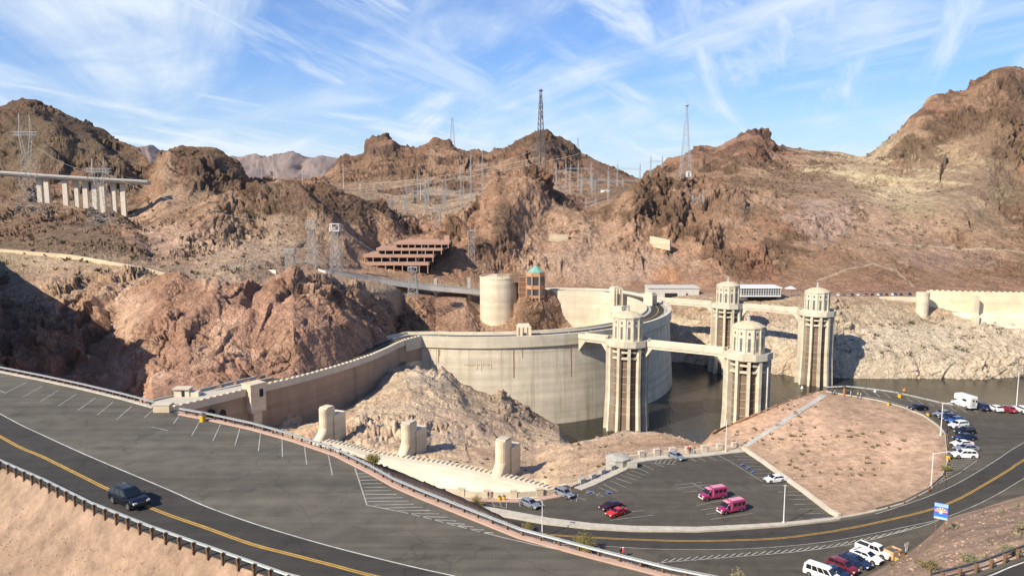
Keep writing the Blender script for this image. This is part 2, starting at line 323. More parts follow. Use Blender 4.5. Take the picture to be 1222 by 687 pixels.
C.append(cur(55, [HD(-300,560,70), HD(-140,600,60), PD(0,264,600), PD(60,258,600), PD(110,266,590), PD(160,280,560), PD(180,296,530), PD(230,300,520), PD(280,288,545), PD(330,290,540), PD(380,290,560), PD(430,296,600), PD(450,295,625), PD(530,292,645), PD(560,285,640), PD(600,285,640), PD(650,290,650), PD(700,290,660), PD(750,290,660), PD(800,296,650), PD(850,302,640), PD(900,312,620), PD(930,326,600), PD(960,334,590), PD(1000,324,600), PD(1040,316,610), PD(1080,326,600), PD(1130,328,600), PD(1222,324,600), PD(1520,320,600)], [(-300,4,'olive'),(0,4,'olive'),(160,4,'rock'),(230,4,'pink'),(330,3,'tan'),(450,4,'rock'),(600,7,'rock'),(700,5,'pink'),(800,6,'rock'),(900,4,'rock'),(960,1.5,'brown'),(1222,1.8,'brown')]))
C.append(cur(30, [HD(-300,720,75), PD(0,236,680), PD(60,240,680), PD(110,250,650), PD(150,262,625), PD(170,276,600), PD(190,268,600), PD(240,250,620), PD(280,236,630), PD(300,224,640), PD(340,217,650), PD(390,219,650), PD(420,230,650), PD(450,247,650), PD(470,264,650), PD(500,272,700), PD(530,270,700), PD(560,246,690), PD(590,224,700), PD(615,213,720), PD(640,203,730), PD(655,217,725), PD(680,240,710), PD(700,254,700), PD(725,247,700), PD(755,237,700), PD(780,220,720), PD(815,211,740), PD(850,217,740), PD(880,227,740), PD(920,237,730), PD(960,246,720), PD(1000,250,720), PD(1040,262,720), PD(1080,275,700), PD(1120,285,690), PD(1170,288,680), PD(1222,286,680), PD(1520,282,680)], [(-300,5,'brown'),(0,5,'brown'),(160,5,'olive'),(240,5,'brown'),(300,8,'dark'),(400,8,'brown'),(470,6,'rock'),(560,8,'rock'),(640,9,'rock'),(720,4,'brown'),(780,8,'brown'),(850,8,'brown'),(950,4,'brown'),(1040,2.5,'pink'),(1222,2.5,'brown')]))
C.append(cur(50, [HD(-300,850,60), PD(0,246,800), PD(100,262,760), PD(165,266,740), PD(185,255,740), PD(200,240,760), PD(300,234,770), PD(340,235,800), PD(430,238,850), PD(470,250,850), PD(530,252,850), PD(600,240,850), PD(680,230,900), PD(750,226,900), PD(800,226,850), PD(900,225,850), PD(960,224,850), PD(1000,222,850), PD(1060,228,840), PD(1100,236,820), PD(1160,250,800), PD(1222,240,800), PD(1520,220,800)], [(-300,2,'olive'),(0,2,'olive'),(160,2,'pink'),(300,3,'olive'),(470,.8,'tan'),(540,.8,'tan'),(640,1.5,'pink'),(760,1,'olive'),(850,3,'brown'),(1000,1.5,'sand'),(1100,1.5,'sand'),(1222,4,'olive')]))
C.append(cur(60, [HD(-300,1000,120), PD(0,190,960), PD(60,198,930), PD(120,214,900), PD(165,236,850), PD(178,238,830), PD(190,218,820), PD(240,204,830), PD(290,216,830), PD(302,228,860), PD(340,222,1000), PD(400,216,1150), PD(450,208,1200), PD(520,206,1200), PD(560,208,1150), PD(620,206,1150), PD(700,208,1200), PD(760,220,1200), PD(790,210,1000), PD(850,205,1000), PD(900,198,1000), PD(960,202,1000), PD(1020,205,980), PD(1060,202,960), PD(1100,190,940), PD(1150,178,920), PD(1200,160,900), PD(1222,155,900), PD(1520,130,900)], [(-300,10,'dark'),(0,10,'dark'),(165,8,'olive'),(190,9,'brown'),(290,9,'dark'),(340,4,'rock'),(450,6,'brown'),(620,8,'brown'),(760,5,'brown'),(900,9,'red'),(1020,4,'sand'),(1100,9,'brown'),(1222,10,'brown')]))
sky_line = [(-300,130,1200),(-100,126,1200),(0,121,1200),(25,113,1200),(42,117,1190),(60,124,1180),(100,142,1150),(130,157,1130),(150,166,1100),(165,175,1080),(178,190,1000),(187,192,960),(192,172,900),(215,169,900),(250,173,900),(270,180,900),(285,193,900),(298,210,900),(330,213,1400),(385,212,1500),(400,198,1550),(405,186,1580),(425,190,1600),(435,190,1600),(440,176,1600),(460,172,1600),(482,180,1600),(500,185,1600),(512,181,1600),(518,172,1600),(545,176,1600),(580,181,1600),(610,179,1550),(640,171,1500),(668,166,1500),(685,173,1500),(695,184,1500),(715,191,1500),(740,204,1550),(766,214,1600),(771,203,1300),(800,194,1250),(820,194,1250),(838,188,1250),(850,187,1250),(860,188,1250),(885,178,1250),(905,164,1250),(930,172,1250),(960,177,1250),(1000,180,1250),(1018,184,1250),(1032,185,1200),(1060,167,1150),(1085,157,1120),(1100,152,1100),(1108,136,1090),(1130,129,1090),(1152,123,1100),(1165,107,1120),(1185,95,1130),(1205,87,1150),(1222,92,1150),(1300,100,1150),(1520,120,1150)]
C.append(cur(16, [PD(x, y, d) for x, y, d in sky_line], [(-300,5,'dark'),(150,5,'dark'),(190,5,'brown'),(285,4,'dark'),(330,3,'rock'),(400,5,'rock'),(440,5,'dark'),(520,5,'brown'),(650,6,'dark'),(760,3,'rock'),(850,5,'red'),(905,5,'red'),(1020,2.5,'sand'),(1080,5,'red'),(1150,6,'brown'),(1222,6,'rock')]))
C.append(cur(10, 'BACK', [(0,12,'rock')]))
C.append(cur(6, [HD(-300,4500,-120), HD(1520,4500,-120)], [(0,10,'rock')]))
C.append(cur(0, [HD(-300,30000,-300), HD(1520,30000,-300)], [(0,10,'rock')]))
# columns: dense in view, sparse outside
cols = np.concatenate([np.linspace(-1.02, -.70, 70)[:-1], np.linspace(-.70, .70, 1340), np.linspace(.70, 1.02, 70)[1:]])
pxs = cols*F*CT + CX
def curve_arrays(knots):
    a = np.array([(k.x/k.y if k.y > 1 else (k.x/(k.y if abs(k.y) > 1 else 1))) for k in knots]); D = np.array([k.y for k in knots]); Z = np.array([k.z for k in knots])
    if knots[0].y <= 5: return np.full(len(cols), D[0]), np.full(len(cols), Z[0])
    o = np.argsort(a, kind='stable'); return np.interp(cols, a[o], D[o]), np.interp(cols, a[o], Z[o])
def look_arrays(look):
    px = [l[0] for l in look]
    amp = np.interp(pxs, px, [l[1] for l in look])
    c = np.stack([np.interp(pxs, px, [GC[l[2]][k] for l in look]) for k in range(3)], 1)
    return amp, c
DZ = []
for n, kn, lk in C:
    DZ.append(None if isinstance(kn, str) else curve_arrays(kn))
names = [c[1] if isinstance(c[1], str) else None for c in C]
i0 = names.index('CHANNEL'); i1 = names.index('CHANNEL2'); ib = names.index('BACK')
A_, B_ = DZ[i0-1], DZ[i0+2]
wch = np.clip((pxs-350)/60, 0, 1)*np.clip((668-pxs)/16, 0, 1)       # where the spillway channel lies
def mixc(t): return A_[0]*(1-t)+B_[0]*t, A_[1]*(1-t)+B_[1]*t
def wmix(sp, t): m = mixc(t); return sp[0]*wch+m[0]*(1-wch), sp[1]*wch+m[1]*(1-wch)
chD, chZ = A_[0]+1.5, np.full(len(cols), -24.0)
DZ[i0] = wmix((chD, chZ), 0.03)
DZ[i1] = wmix((B_[0]-16, np.full(len(cols), -25.0)), 0.5)
DZ[ib] = (DZ[ib-1][0]*1.25+60, DZ[ib-1][1]-90)
rowsD, rowsZ, rowsA, rowsC = [], [], [], []
looks = [look_arrays(c[2]) for c in C]
for j in range(len(C)-1):
    n = C[j][0]
    for k in range(n):
        t = k/n
        D0, Z0 = DZ[j]; D1, Z1 = DZ[j+1]
        tt = t if j < 15 else t
        Dm = D0*(1-tt)+D1*tt
        if D0.mean() > 1500: Dm = D0*(D1/D0)**tt
        rowsD.append(Dm); rowsZ.append(Z0*(1-t)+Z1*t)
        a0, c0 = looks[j]; a1, c1 = looks[j+1]
        rowsA.append(a0*(1-t)+a1*t); rowsC.append(c0*(1-t)+c1*t)
rowsD.append(DZ[-1][0]); rowsZ.append(DZ[-1][1]); rowsA.append(looks[-1][0]); rowsC.append(looks[-1][1])
Dm = np.array(rowsD); Zm = np.array(rowsZ); Am = np.array(rowsA); Cm = np.array(rowsC)
R_, K_ = Dm.shape
rown = [c[0] for c in C]; start = np.cumsum([0]+rown)
def smooth_rows(M, lo, hi, it):
    for _ in range(it):
        s = M.copy()
        s[lo:hi] = (M[lo-1:hi-1]+2*M[lo:hi]+M[lo+1:hi+1])/4
        M = s
    return M
lowm = np.zeros_like(Am, bool); lowm[start[6]:start[12]+1] = (Am[start[6]:start[12]+1] < 0.012) & (pxs[None, :] > 522)
Zm = np.where(lowm, zlow_np(cols[None, :]*Dm, Dm)-.09, Zm)
upm = np.zeros_like(lowm); upm[start[3]:start[4]] = True; Zm = np.where(upm, ZU-.09, Zm)
far0 = start[15]                         # soften creases of the far slopes only
Zm = smooth_rows(Zm, far0, R_-8, 5)
Xm = cols[None, :]*np.maximum(Dm, 40)
# rock spurs running down the slopes, steeper on their right flank
SPURS = [([(655,738),(640,702),(612,662),(590,622),(572,598)],24,26,.35),([(560,690),(548,655),(540,625)],14,18,.4),([(300,640),(340,622),(388,598),(430,583)],15,24,.5),([(270,632),(262,590),(250,550)],10,20,.5),([(790,738),(776,700),(762,672),(752,650)],17,24,.4),([(850,742),(868,702),(842,662)],12,22,.45),([(815,735),(812,690),(800,655)],9,16,.4),
         ([(700,700),(690,660),(672,630)],9,18,.5),([(25,1150),(58,1010),(92,930)],34,62,.4),([(120,1120),(132,960),(150,895)],24,46,.4),([(70,960),(60,860),(40,780)],14,36,.5),([(1205,1150),(1172,1050),(1122,960),(1092,900)],42,62,.45),([(1240,1000),(1190,900),(1152,800),(1120,740)],30,52,.5),([(905,1250),(890,1100),(878,960)],32,56,.45),
         ([(838,1240),(825,1080),(812,950)],20,40,.5),([(668,1500),(655,1350),(640,1220)],42,80,.4),([(520,1600),(530,1420),(540,1280)],30,70,.4),([(460,1600),(470,1400)],26,60,.4),([(1108,1090),(1080,1000),(1050,930)],20,44,.5),([(215,890),(208,850),(200,800)],14,24,.5),([(270,880),(262,840),(250,800)],12,22,.5),
         ([(165,352),(158,322),(150,300)],8,12,.5),([(205,348),(198,322),(192,302)],10,11,.4),([(250,345),(243,322),(238,305)],9,11,.4),([(300,352),(292,330),(286,308)],11,12,.35),([(345,368),(340,345),(330,322)],12,13,.3),([(395,395),(388,368),(380,345)],11,12,.35),([(440,410),(436,388),(430,362)],10,11,.3),
         ([(530,345),(540,300),(560,262)],4,8,.5),([(600,342),(600,310),(590,270)],4,9,.5),([(880,500),(870,485)],7,8,.5),([(1000,505),(995,470)],6,8,.5)]
for pl_, hgt, wid, asy in SPURS:
    wp = np.array([((px-CX)/F*D/CT, D) for px, D in pl_]); y0, y1 = wp[:, 1].min()-wid*3, wp[:, 1].max()+wid*3; x0, x1 = wp[:, 0].min()-wid*3, wp[:, 0].max()+wid*3
    mk = (Dm > y0) & (Dm < y1) & (Xm > x0) & (Xm < x1) & (Am > .9); qx = Xm[mk]; qy = Dm[mk]; best = np.full(qx.shape, 1e9); sg = np.zeros(qx.shape); tb = np.zeros(qx.shape)
    qx = qx+wid*.45*vnoise(np.stack([qx/wid, qy/wid, qx*0+hgt], 1), 301)
    for i in range(len(wp)-1):
        a, b = wp[i], wp[i+1]; d = b-a; L2 = (d**2).sum(); t = np.clip(((qx-a[0])*d[0]+(qy-a[1])*d[1])/L2, 0, 1); ex = qx-(a[0]+t*d[0]); ey = qy-(a[1]+t*d[1]); r = np.hypot(ex, ey); m_ = r < best
        best = np.where(m_, r, best); sg = np.where(m_, np.sign(ex), sg); tb = np.where(m_, (i+t)/(len(wp)-1), tb)
    wv = np.where(sg > 0, wid*asy, wid); 
    prof = (1-.45*tb)*.55 if pl_[0][1] < 600 else np.clip(tb*2.6, 0, 1)*(1-.5*tb)*1.15
    Zm[mk] += hgt*np.exp(-(best/wv)**2)*prof*np.clip(Am[mk]/2.5, 0, 1)
P = np.stack([Xm, Dm, Zm], 2).astype(np.float64)
gu = np.gradient(P, axis=0); gv = np.gradient(P, axis=1)
Nn = np.cross(gv, gu); Nn /= (np.linalg.norm(Nn, axis=2, keepdims=True)+1e-9)
Nn[Nn[..., 2] < 0] *= 1
def blur(M, r, ax):
    k = 2*r+1; c = np.cumsum(np.concatenate([np.repeat(M.take([0], ax), r+1, ax), M, np.repeat(M.take([-1], ax), r, ax)], ax), ax)
    n = M.shape[ax]
    return (c.take(range(k, k+n), ax)-c.take(range(0, n), ax))/k
Nn = blur(blur(Nn, 8, 1), 5, 0); Nn /= (np.linalg.norm(Nn, axis=2, keepdims=True)+1e-9)
pts = P.reshape(-1, 3); amp = Am.reshape(-1); nrm = Nn.reshape(-1, 3)
act = amp > 0.01
q = pts[act]; dist = np.maximum(q[:, 1], 60)
am = amp[act]
sc = np.clip(dist/450, .25, 3.0)         # features grow with distance and roughness
big = np.clip(am/4, 0, 1)
warp = np.stack([vnoise(q/22+3, 71), vnoise(q/22+7, 72), vnoise(q/22+11, 73)], 1)
qs = q*np.array([1, 1, .62]) + warp*5.0
r1 = ridged(qs/34, 4, 11)
r0 = fbm(q/95, 3, 31)
w2 = np.stack([vnoise(q/6+3, 74), vnoise(q/6+7, 75), vnoise(q/6+11, 76)], 1)
F1, F2, B1 = cells((qs+warp*3+w2*1.0)/12.0, 51)
G1, G2, B2 = cells((q*np.array([1, 1, .75])+warp*1.5+w2*.8)/4.8, 61)
H1, H2, B3 = cells((q*np.array([1, 1, .6])+warp*7+w2*1.5)/27.0, 57)
K1, K2, B4 = cells((q+w2*.5)/2.1, 63)
crack = np.clip((F2-F1)*4, 0, 1)
f1 = fbm(q/5.0, 3, 41, .6)
f0 = fbm(q/1.3, 3, 43, .6)
farw = np.clip((dist-620)/450, 0, 1)
F3a, F3b, B5 = cells((q*np.array([1, 1, .75])+warp*12+w2*3)/46.0, 81)
r3 = ridged(q/np.array([90, 90, 70])+warp*.2, 5, 91)
rm0 = fbm(q/48+20, 4, 151)
rm = np.clip(.5+2.6*rm0, .22, 1.15)
flute = ridged(q*np.array([1, 1, .16])/8.5+warp*.25, 4, 171); flute2 = ridged(q*np.array([1, 1, .22])/24+warp*.3, 4, 181)
fl_ = .28*flute+.30*flute2
disp = am*(0.45*r1*(.4+.6*rm)+0.65*r0+rm*(0.42*B3+0.36*B1-0.22*(1-crack)+0.22*B2+0.10*B4+fl_)+0.12*f1+0.05*f0)*(1-farw*.35) + am*farw*(0.55*r3+(0.42*B5+.35*flute2)*rm)
small = am < 1.2
disp = np.where(small, am*(0.8*f1+0.35*f0+0.3*r1), disp)
d_all = np.zeros(len(pts)); d_all[act] = disp
pts = pts + nrm*d_all[:, None]
# colours: patches of varnish, lighter breaks and the pale band left by the lake
cc = Cm.reshape(-1, 3).copy()
cq = cc[act]
m_low = fbm(q/60, 4, 101); m_mid = fbm(q/14, 4, 111); m_vec = fbm(q/3, 3, 121)
big2 = np.clip(am/3, 0, 1)
k = 1 + .22*m_mid + .16*m_vec + .14*m_low*big2
cq = cq*k[:, None]
varn = np.clip((m_low*1.0+m_mid*.8+rm0*1.7+(pts[act][:, 2]-60)/300-.10)*4.5, 0, 1)*big2*np.where(dist < 430, .35, .72)
pale_now = cq[:, 0] > .55
varn = np.where(pale_now, 0, varn)
cq = cq*(1-varn[:, None]) + np.array([.125, .078, .050])*varn[:, None]
lite = np.clip((m_mid*1.2-m_low*.7-.32)*3.5, 0, 1)*big2*.6*(dist < 760)
cq = cq*(1-lite[:, None]) + np.array([.52, .345, .235])*lite[:, None]
redp = np.clip((fbm(q/38+9, 3, 131)-.15)*3, 0, 1)*big2*.35
cq = cq*(1-redp[:, None]) + np.array([.36, .165, .105])*redp[:, None]
cq = cq*(1+.13*np.where(B1 > 0, B1, B1*.6)*big2*1.0)[:, None]
crk = (1-np.clip((F2-F1)*7, 0, 1))*big2*.2
cq = cq*(1-crk[:, None]*.6)
apx = q[:, 0]/np.maximum(q[:, 1], 1)*F*CT+CX
zz = pts[act][:, 2]
ring = np.clip((np.where(apx > 780, -13, -7)-zz+4*m_mid)/4, 0, 1)*((apx > 780) | (q[:, 1] < 362))*(apx > 420)*(q[:, 1] > 235)*(q[:, 1] < 560)
ringc = np.array([.66, .54, .385])*(1+.13*m_vec+.1*m_mid)[:, None]
vein = np.clip((fbm(q*np.array([1, 1, 3])/9+5, 4, 141)-.12)*4, 0, 1)*.35
ringc = ringc*(1-vein[:, None]) + np.array([.40, .30, .21])*vein[:, None]
ring = ring*np.where(apx < 700, np.clip((545-apx)/80, .06, .30), 1.0)*np.clip(.55+.9*m_low+.5, .45, 1)
cq = cq*(1-ring[:, None]) + ringc*ring[:, None]
# patches and tracks that stay on the ground: scree, varnished outcrops, dry grass, and two shaded flanks painted darker
apy = CY-F*np.tan(np.arctan2(q[:, 2]-CAMZ, q[:, 1])+TH)
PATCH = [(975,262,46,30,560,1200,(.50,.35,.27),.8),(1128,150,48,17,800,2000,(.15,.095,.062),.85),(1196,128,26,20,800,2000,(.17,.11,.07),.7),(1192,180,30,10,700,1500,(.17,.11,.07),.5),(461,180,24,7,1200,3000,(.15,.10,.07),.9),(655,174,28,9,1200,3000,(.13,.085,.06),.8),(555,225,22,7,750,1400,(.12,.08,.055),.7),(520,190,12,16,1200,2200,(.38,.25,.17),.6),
  (1075,213,75,4,700,1300,(.48,.38,.22),.6),(1085,250,42,12,600,1000,(.44,.35,.20),.5),(1060,200,90,12,800,1400,(.31,.215,.14),.7),(1150,215,80,22,700,1300,(.27,.18,.12),.7),(1165,165,60,30,800,2000,(.24,.155,.10),.5),(990,225,60,14,640,1000,(.30,.20,.135),.6),(375,238,75,24,560,760,(.15,.092,.06),.75),(420,250,40,22,560,760,(.10,.065,.045),.6),(207,210,14,32,650,1000,(.42,.29,.19),.7),(255,205,38,28,650,1000,(.16,.11,.075),.6),(603,262,17,45,560,760,(.10,.068,.05),.7),(575,300,16,22,500,700,(.15,.10,.07),.5),  # includes the dark hill's shaded right side, painted darker still
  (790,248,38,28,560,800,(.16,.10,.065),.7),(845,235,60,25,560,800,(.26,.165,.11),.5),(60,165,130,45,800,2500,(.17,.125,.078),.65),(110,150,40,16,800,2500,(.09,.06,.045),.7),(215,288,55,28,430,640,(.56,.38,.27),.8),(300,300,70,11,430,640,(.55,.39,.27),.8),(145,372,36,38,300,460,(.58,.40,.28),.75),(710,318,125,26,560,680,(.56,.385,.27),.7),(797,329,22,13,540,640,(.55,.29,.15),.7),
  (1130,310,95,13,560,720,(.36,.24,.18),.7),(940,215,80,14,700,1100,(.27,.175,.115),.6),(510,450,50,18,235,362,(.60,.49,.36),.5),(650,490,40,22,235,362,(.30,.205,.14),.5),(570,505,100,26,225,345,(.44,.31,.215),.55),(480,520,90,22,225,300,(.52,.39,.27),.6),(610,490,50,20,235,345,(.36,.26,.18),.4),(880,380,60,16,470,520,(.58,.42,.29),.6),(1050,375,70,12,470,530,(.56,.45,.30),.6),(30,240,60,20,560,800,(.30,.20,.13),.5),(70,285,90,25,430,620,(.23,.155,.10),.6),(60,350,70,22,330,480,(.50,.35,.235),.7)]  # includes shade painted on the right slope of the mound
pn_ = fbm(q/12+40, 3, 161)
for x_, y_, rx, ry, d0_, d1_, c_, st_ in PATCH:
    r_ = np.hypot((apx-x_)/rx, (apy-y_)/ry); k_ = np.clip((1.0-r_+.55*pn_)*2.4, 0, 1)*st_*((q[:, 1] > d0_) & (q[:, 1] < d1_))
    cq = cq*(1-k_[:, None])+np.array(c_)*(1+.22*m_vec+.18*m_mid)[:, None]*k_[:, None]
TRACK = [([(955,204),(1010,208),(1060,213),(1110,216),(1150,220)],1.6,(.56,.47,.28),650,1300),([(1062,222),(1075,230),(1072,240),(1078,248)],1.2,(.55,.45,.30),600,1100),([(975,334),(1010,321),(1040,314),(1068,322),(1090,342)],1.3,(.54,.40,.29),540,700),([(648,244),(680,247),(692,255),(702,266)],1.4,(.25,.21,.17),600,900),([(1020,205),(1000,200),(1090,202),(1150,206)],1.0,(.50,.40,.27),700,1300),([(1040,290),(1090,292),(1222,300)],1.1,(.55,.45,.33),560,760),([(255,318),(300,314),(390,310)],1.3,(.5,.42,.33),430,640)]
for pl_, w_, c_, d0_, d1_ in TRACK:
    k_ = np.zeros(len(q)); 
    for (xa, ya), (xb, yb) in zip(pl_, pl_[1:]):
        dx_, dy_ = xb-xa, yb-ya; t_ = np.clip(((apx-xa)*dx_+(apy-ya)*dy_)/(dx_*dx_+dy_*dy_), 0, 1); k_ = np.maximum(k_, np.clip((w_-np.hypot(apx-xa-t_*dx_, apy-ya-t_*dy_))/.6, 0, 1))
    k_ = k_*.85*((q[:, 1] > d0_) & (q[:, 1] < d1_)); cq = cq*(1-k_[:, None])+np.array(c_)*k_[:, None]
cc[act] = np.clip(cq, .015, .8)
def grid_mesh(name, P3, R, K):
    me = bpy.data.meshes.new(name)
    idx = np.arange(R*K).reshape(R, K)
    f = np.stack([idx[:-1, :-1], idx[:-1, 1:], idx[1:, 1:], idx[1:, :-1]], 2).reshape(-1, 4)
    me.vertices.add(R*K); me.vertices.foreach_set('co', P3.astype(np.float32).ravel())
    me.loops.add(len(f)*4); me.loops.foreach_set('vertex_index', f.astype(np.int32).ravel())
    me.polygons.add(len(f)); me.polygons.foreach_set('loop_start', np.arange(0, len(f)*4, 4, dtype=np.int32))
    me.polygons.foreach_set('use_smooth', np.ones(len(f), bool))
    me.update(calc_edges=True); return me
def set_col(me, c):
    at = me.color_attributes.new('ground', 'FLOAT_COLOR', 'POINT')
    at.data.foreach_set('color', np.concatenate([c, np.ones((len(c), 1))], 1).astype(np.float32).ravel())
def ground_mat(name, near=True):
    m = bpy.data.materials.new(name); m.use_nodes = True; nt = m.node_tree; L = nt.links.new
    b = nt.nodes['Principled BSDF']; b.inputs['Roughness'].default_value = .93; b.inputs['Specular IOR Level'].default_value = .12
    at = N(nt, 'ShaderNodeVertexColor', layer_name='ground')
    geo = N(nt, 'ShaderNodeNewGeometry')
    def noise(scale, det, ro=.6):
        n = N(nt, 'ShaderNodeTexNoise'); n.inputs['Scale'].default_value = scale; n.inputs['Detail'].default_value = det; n.inputs['Roughness'].default_value = ro
        L(geo.outputs['Position'], n.inputs['Vector']); return n.outputs['Fac']
    def rng(s, a, b_, c, d):
        r = N(nt, 'ShaderNodeMapRange'); L(s, r.inputs[0])
        for i, v in enumerate((a, b_, c, d)): r.inputs[i+1].default_value = v
        return r.outputs[0]
    g1 = rng(noise(.55, 10, .74), .32, .68, .66, 1.34); g2 = rng(noise(.16, 6), .3, .7, .84, 1.16)
    mm = N(nt, 'ShaderNodeMath', operation='MULTIPLY'); L(g1, mm.inputs[0]); L(g2, mm.inputs[1])
    vm = N(nt, 'ShaderNodeVectorMath', operation='SCALE'); L(at.outputs['Color'], vm.inputs[0]); L(mm.outputs[0], vm.inputs['Scale'])
    # scattered brush-brown specks on gentle ground
    vo = N(nt, 'ShaderNodeTexVoronoi'); vo.inputs['Scale'].default_value = .34; L(geo.outputs['Position'], vo.inputs['Vector'])
    sp = rng(vo.outputs['Distance'], .16, .24, 1, 0)
    sn = N(nt, 'ShaderNodeSeparateXYZ'); L(geo.outputs['Normal'], sn.inputs[0])
    up = rng(sn.outputs['Z'], .55, .8, 0, 1)
    pz = N(nt, 'ShaderNodeSeparateXYZ'); L(geo.outputs['Position'], pz.inputs[0])
    fy = rng(pz.outputs['Y'], 230, 420, 0, .55)
    m1 = N(nt, 'ShaderNodeMath', operation='MULTIPLY'); L(sp, m1.inputs[0]); L(up, m1.inputs[1])
    m2 = N(nt, 'ShaderNodeMath', operation='MULTIPLY'); L(m1.outputs[0], m2.inputs[0]); L(fy, m2.inputs[1])
    mx = N(nt, 'ShaderNodeMix', data_type='RGBA'); L(m2.outputs[0], mx.inputs['Factor']); L(vm.outputs[0], mx.inputs['A']); mx.inputs['B'].default_value = (.12, .10, .05, 1)
    L(mx.outputs['Result'], b.inputs['Base Color'])
    stg = rng(pz.outputs['Y'], 200, 560, .30, 1.0)
    def bump(h, dist, prev=None, st=1.0, lk=False):
        bp = N(nt, 'ShaderNodeBump'); bp.inputs['Distance'].default_value = dist; bp.inputs['Strength'].default_value = st
        L(h, bp.inputs['Height'])
        if lk: L(stg, bp.inputs['Strength'])
        if prev is not None: L(prev, bp.inputs['Normal'])
        return bp.outputs[0]
    v2 = N(nt, 'ShaderNodeTexVoronoi'); v2.inputs['Scale'].default_value = .45; v2.feature = 'DISTANCE_TO_EDGE'; 
    wn = N(nt, 'ShaderNodeTexNoise'); wn.inputs['Scale'].default_value = .3; L(geo.outputs['Position'], wn.inputs['Vector'])
    wa = N(nt, 'ShaderNodeVectorMath', operation='MULTIPLY_ADD'); L(wn.outputs['Color'], wa.inputs[0]); wa.inputs[1].default_value = (3, 3, 3); L(geo.outputs['Position'], wa.inputs[2])
    L(wa.outputs[0], v2.inputs['Vector'])
    crk_ = rng(v2.outputs['Distance'], 0, .12, 0, 1)
    far = N(nt, 'ShaderNodeMath', operation='MULTIPLY'); L(crk_, far.inputs[0]); L(rng(pz.outputs['Y'], 235, 300, 0, 1), far.inputs[1])
    n0 = bump(noise(.085, 8, .62), 8.0, lk=True)
    mh = N(nt, 'ShaderNodeMix', data_type='FLOAT'); L(rng(pz.outputs['Y'], 300, 900, 0, 1), mh.inputs['Factor']); L(noise(.6, 9, .68), mh.inputs['A']); L(noise(.22, 9, .66), mh.inputs['B'])
    n1 = bump(mh.outputs['Result'], 2.8, n0, lk=True)
    n2 = bump(far.outputs[0], .22, n1)
    n3 = bump(noise(5, 5, .7), .06, n2)
    L(n3, b.inputs['Normal'])
    return m
gm = ground_mat('rock_and_dirt')
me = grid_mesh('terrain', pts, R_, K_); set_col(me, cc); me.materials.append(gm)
terrain = bpy.data.objects.new('terrain', me); COL.objects.link(terrain); tag(terrain, kind='structure')
TP = pts.reshape(R_, K_, 3)
def ground_z(x, y):                      # height of the built ground (front-most sheet) at a plan position
    c = int(np.clip(np.searchsorted(cols, x/max(y, 40)), 1, K_-2)); col = TP[:, c]
    j = np.searchsorted(np.maximum.accumulate(col[:, 1]), y); j = int(np.clip(j, 1, R_-1))
    a, b = col[j-1], col[j]; t = (y-a[1])/((b[1]-a[1]) or 1); return float(a[2]+(b[2]-a[2])*min(1, max(0, t)))
def see_ground(px, py, lo=0, hi=1e9, want=False):    # where the sight line through the photo's pixel meets the ground
    dx, dy, dz = ray(px, py); a = dx/dy; c = int(np.clip(np.searchsorted(cols, a), 1, K_-2)); col = TP[:, c]
    e = (col[:, 2]-CAMZ)/np.maximum(col[:, 1], 1); m = (e >= dz/dy) & (col[:, 1] > lo) & (col[:, 1] < hi)
    j = int(np.argmax(m)) if m.any() else int(np.argmin(abs(e-dz/dy))); p = col[j]
    if want: return Vector((p[1]*a, p[1], p[2])), float(Am[j, c])
    return Vector((p[1]*a, p[1], p[2]))
# far purple mountains, beyond the air in between
def mountains():
    prof = [(60,200),(120,182),(155,167),(170,170),(186,172),(200,184),(240,190),(280,184),(300,180),(312,179),(325,184),(340,186),(355,182),(372,185),(400,188),(430,196),(480,196),(520,205),(600,214),(700,219),(780,224)]
    xs = np.linspace(60, 780, 420); ys = np.interp(xs, [p[0] for p in prof], [p[1] for p in prof])
    rows = []
    for k in range(46):
        t = k/32
        D = 6200 + 1500*min(t, 1) + 1500*max(0, t-1)
        top = np.array([PD(x, y, 7700).z for x, y in zip(xs, ys)])
        z = -100 + (top+100)*(t if t <= 1 else 1-(t-1)*1.2)
        rows.append(np.stack([(xs-CX)/F*D/CT, np.full_like(xs, D), z], 1))
    G = np.array(rows); q = G.reshape(-1, 3).copy()
    n = ridged(q/np.array([420, 420, 500]), 5, 201); q[:, 2] += 60*n*np.clip((q[:, 2]+100)/500, 0, 1)-10; q[:, 1] += 160*ridged(q/np.array([260, 500, 700]), 5, 211)
    me = grid_mesh('hills', q, G.shape[0], G.shape[1]); c = np.tile(np.array([.25, .19, .165]), (len(q), 1))*(1+.2*fbm(q/200, 3, 221))[:, None]
    set_col(me, c); me.materials.append(gm); o = bpy.data.objects.new('hills', me); COL.objects.link(o); tag(o, kind='structure')
mountains()
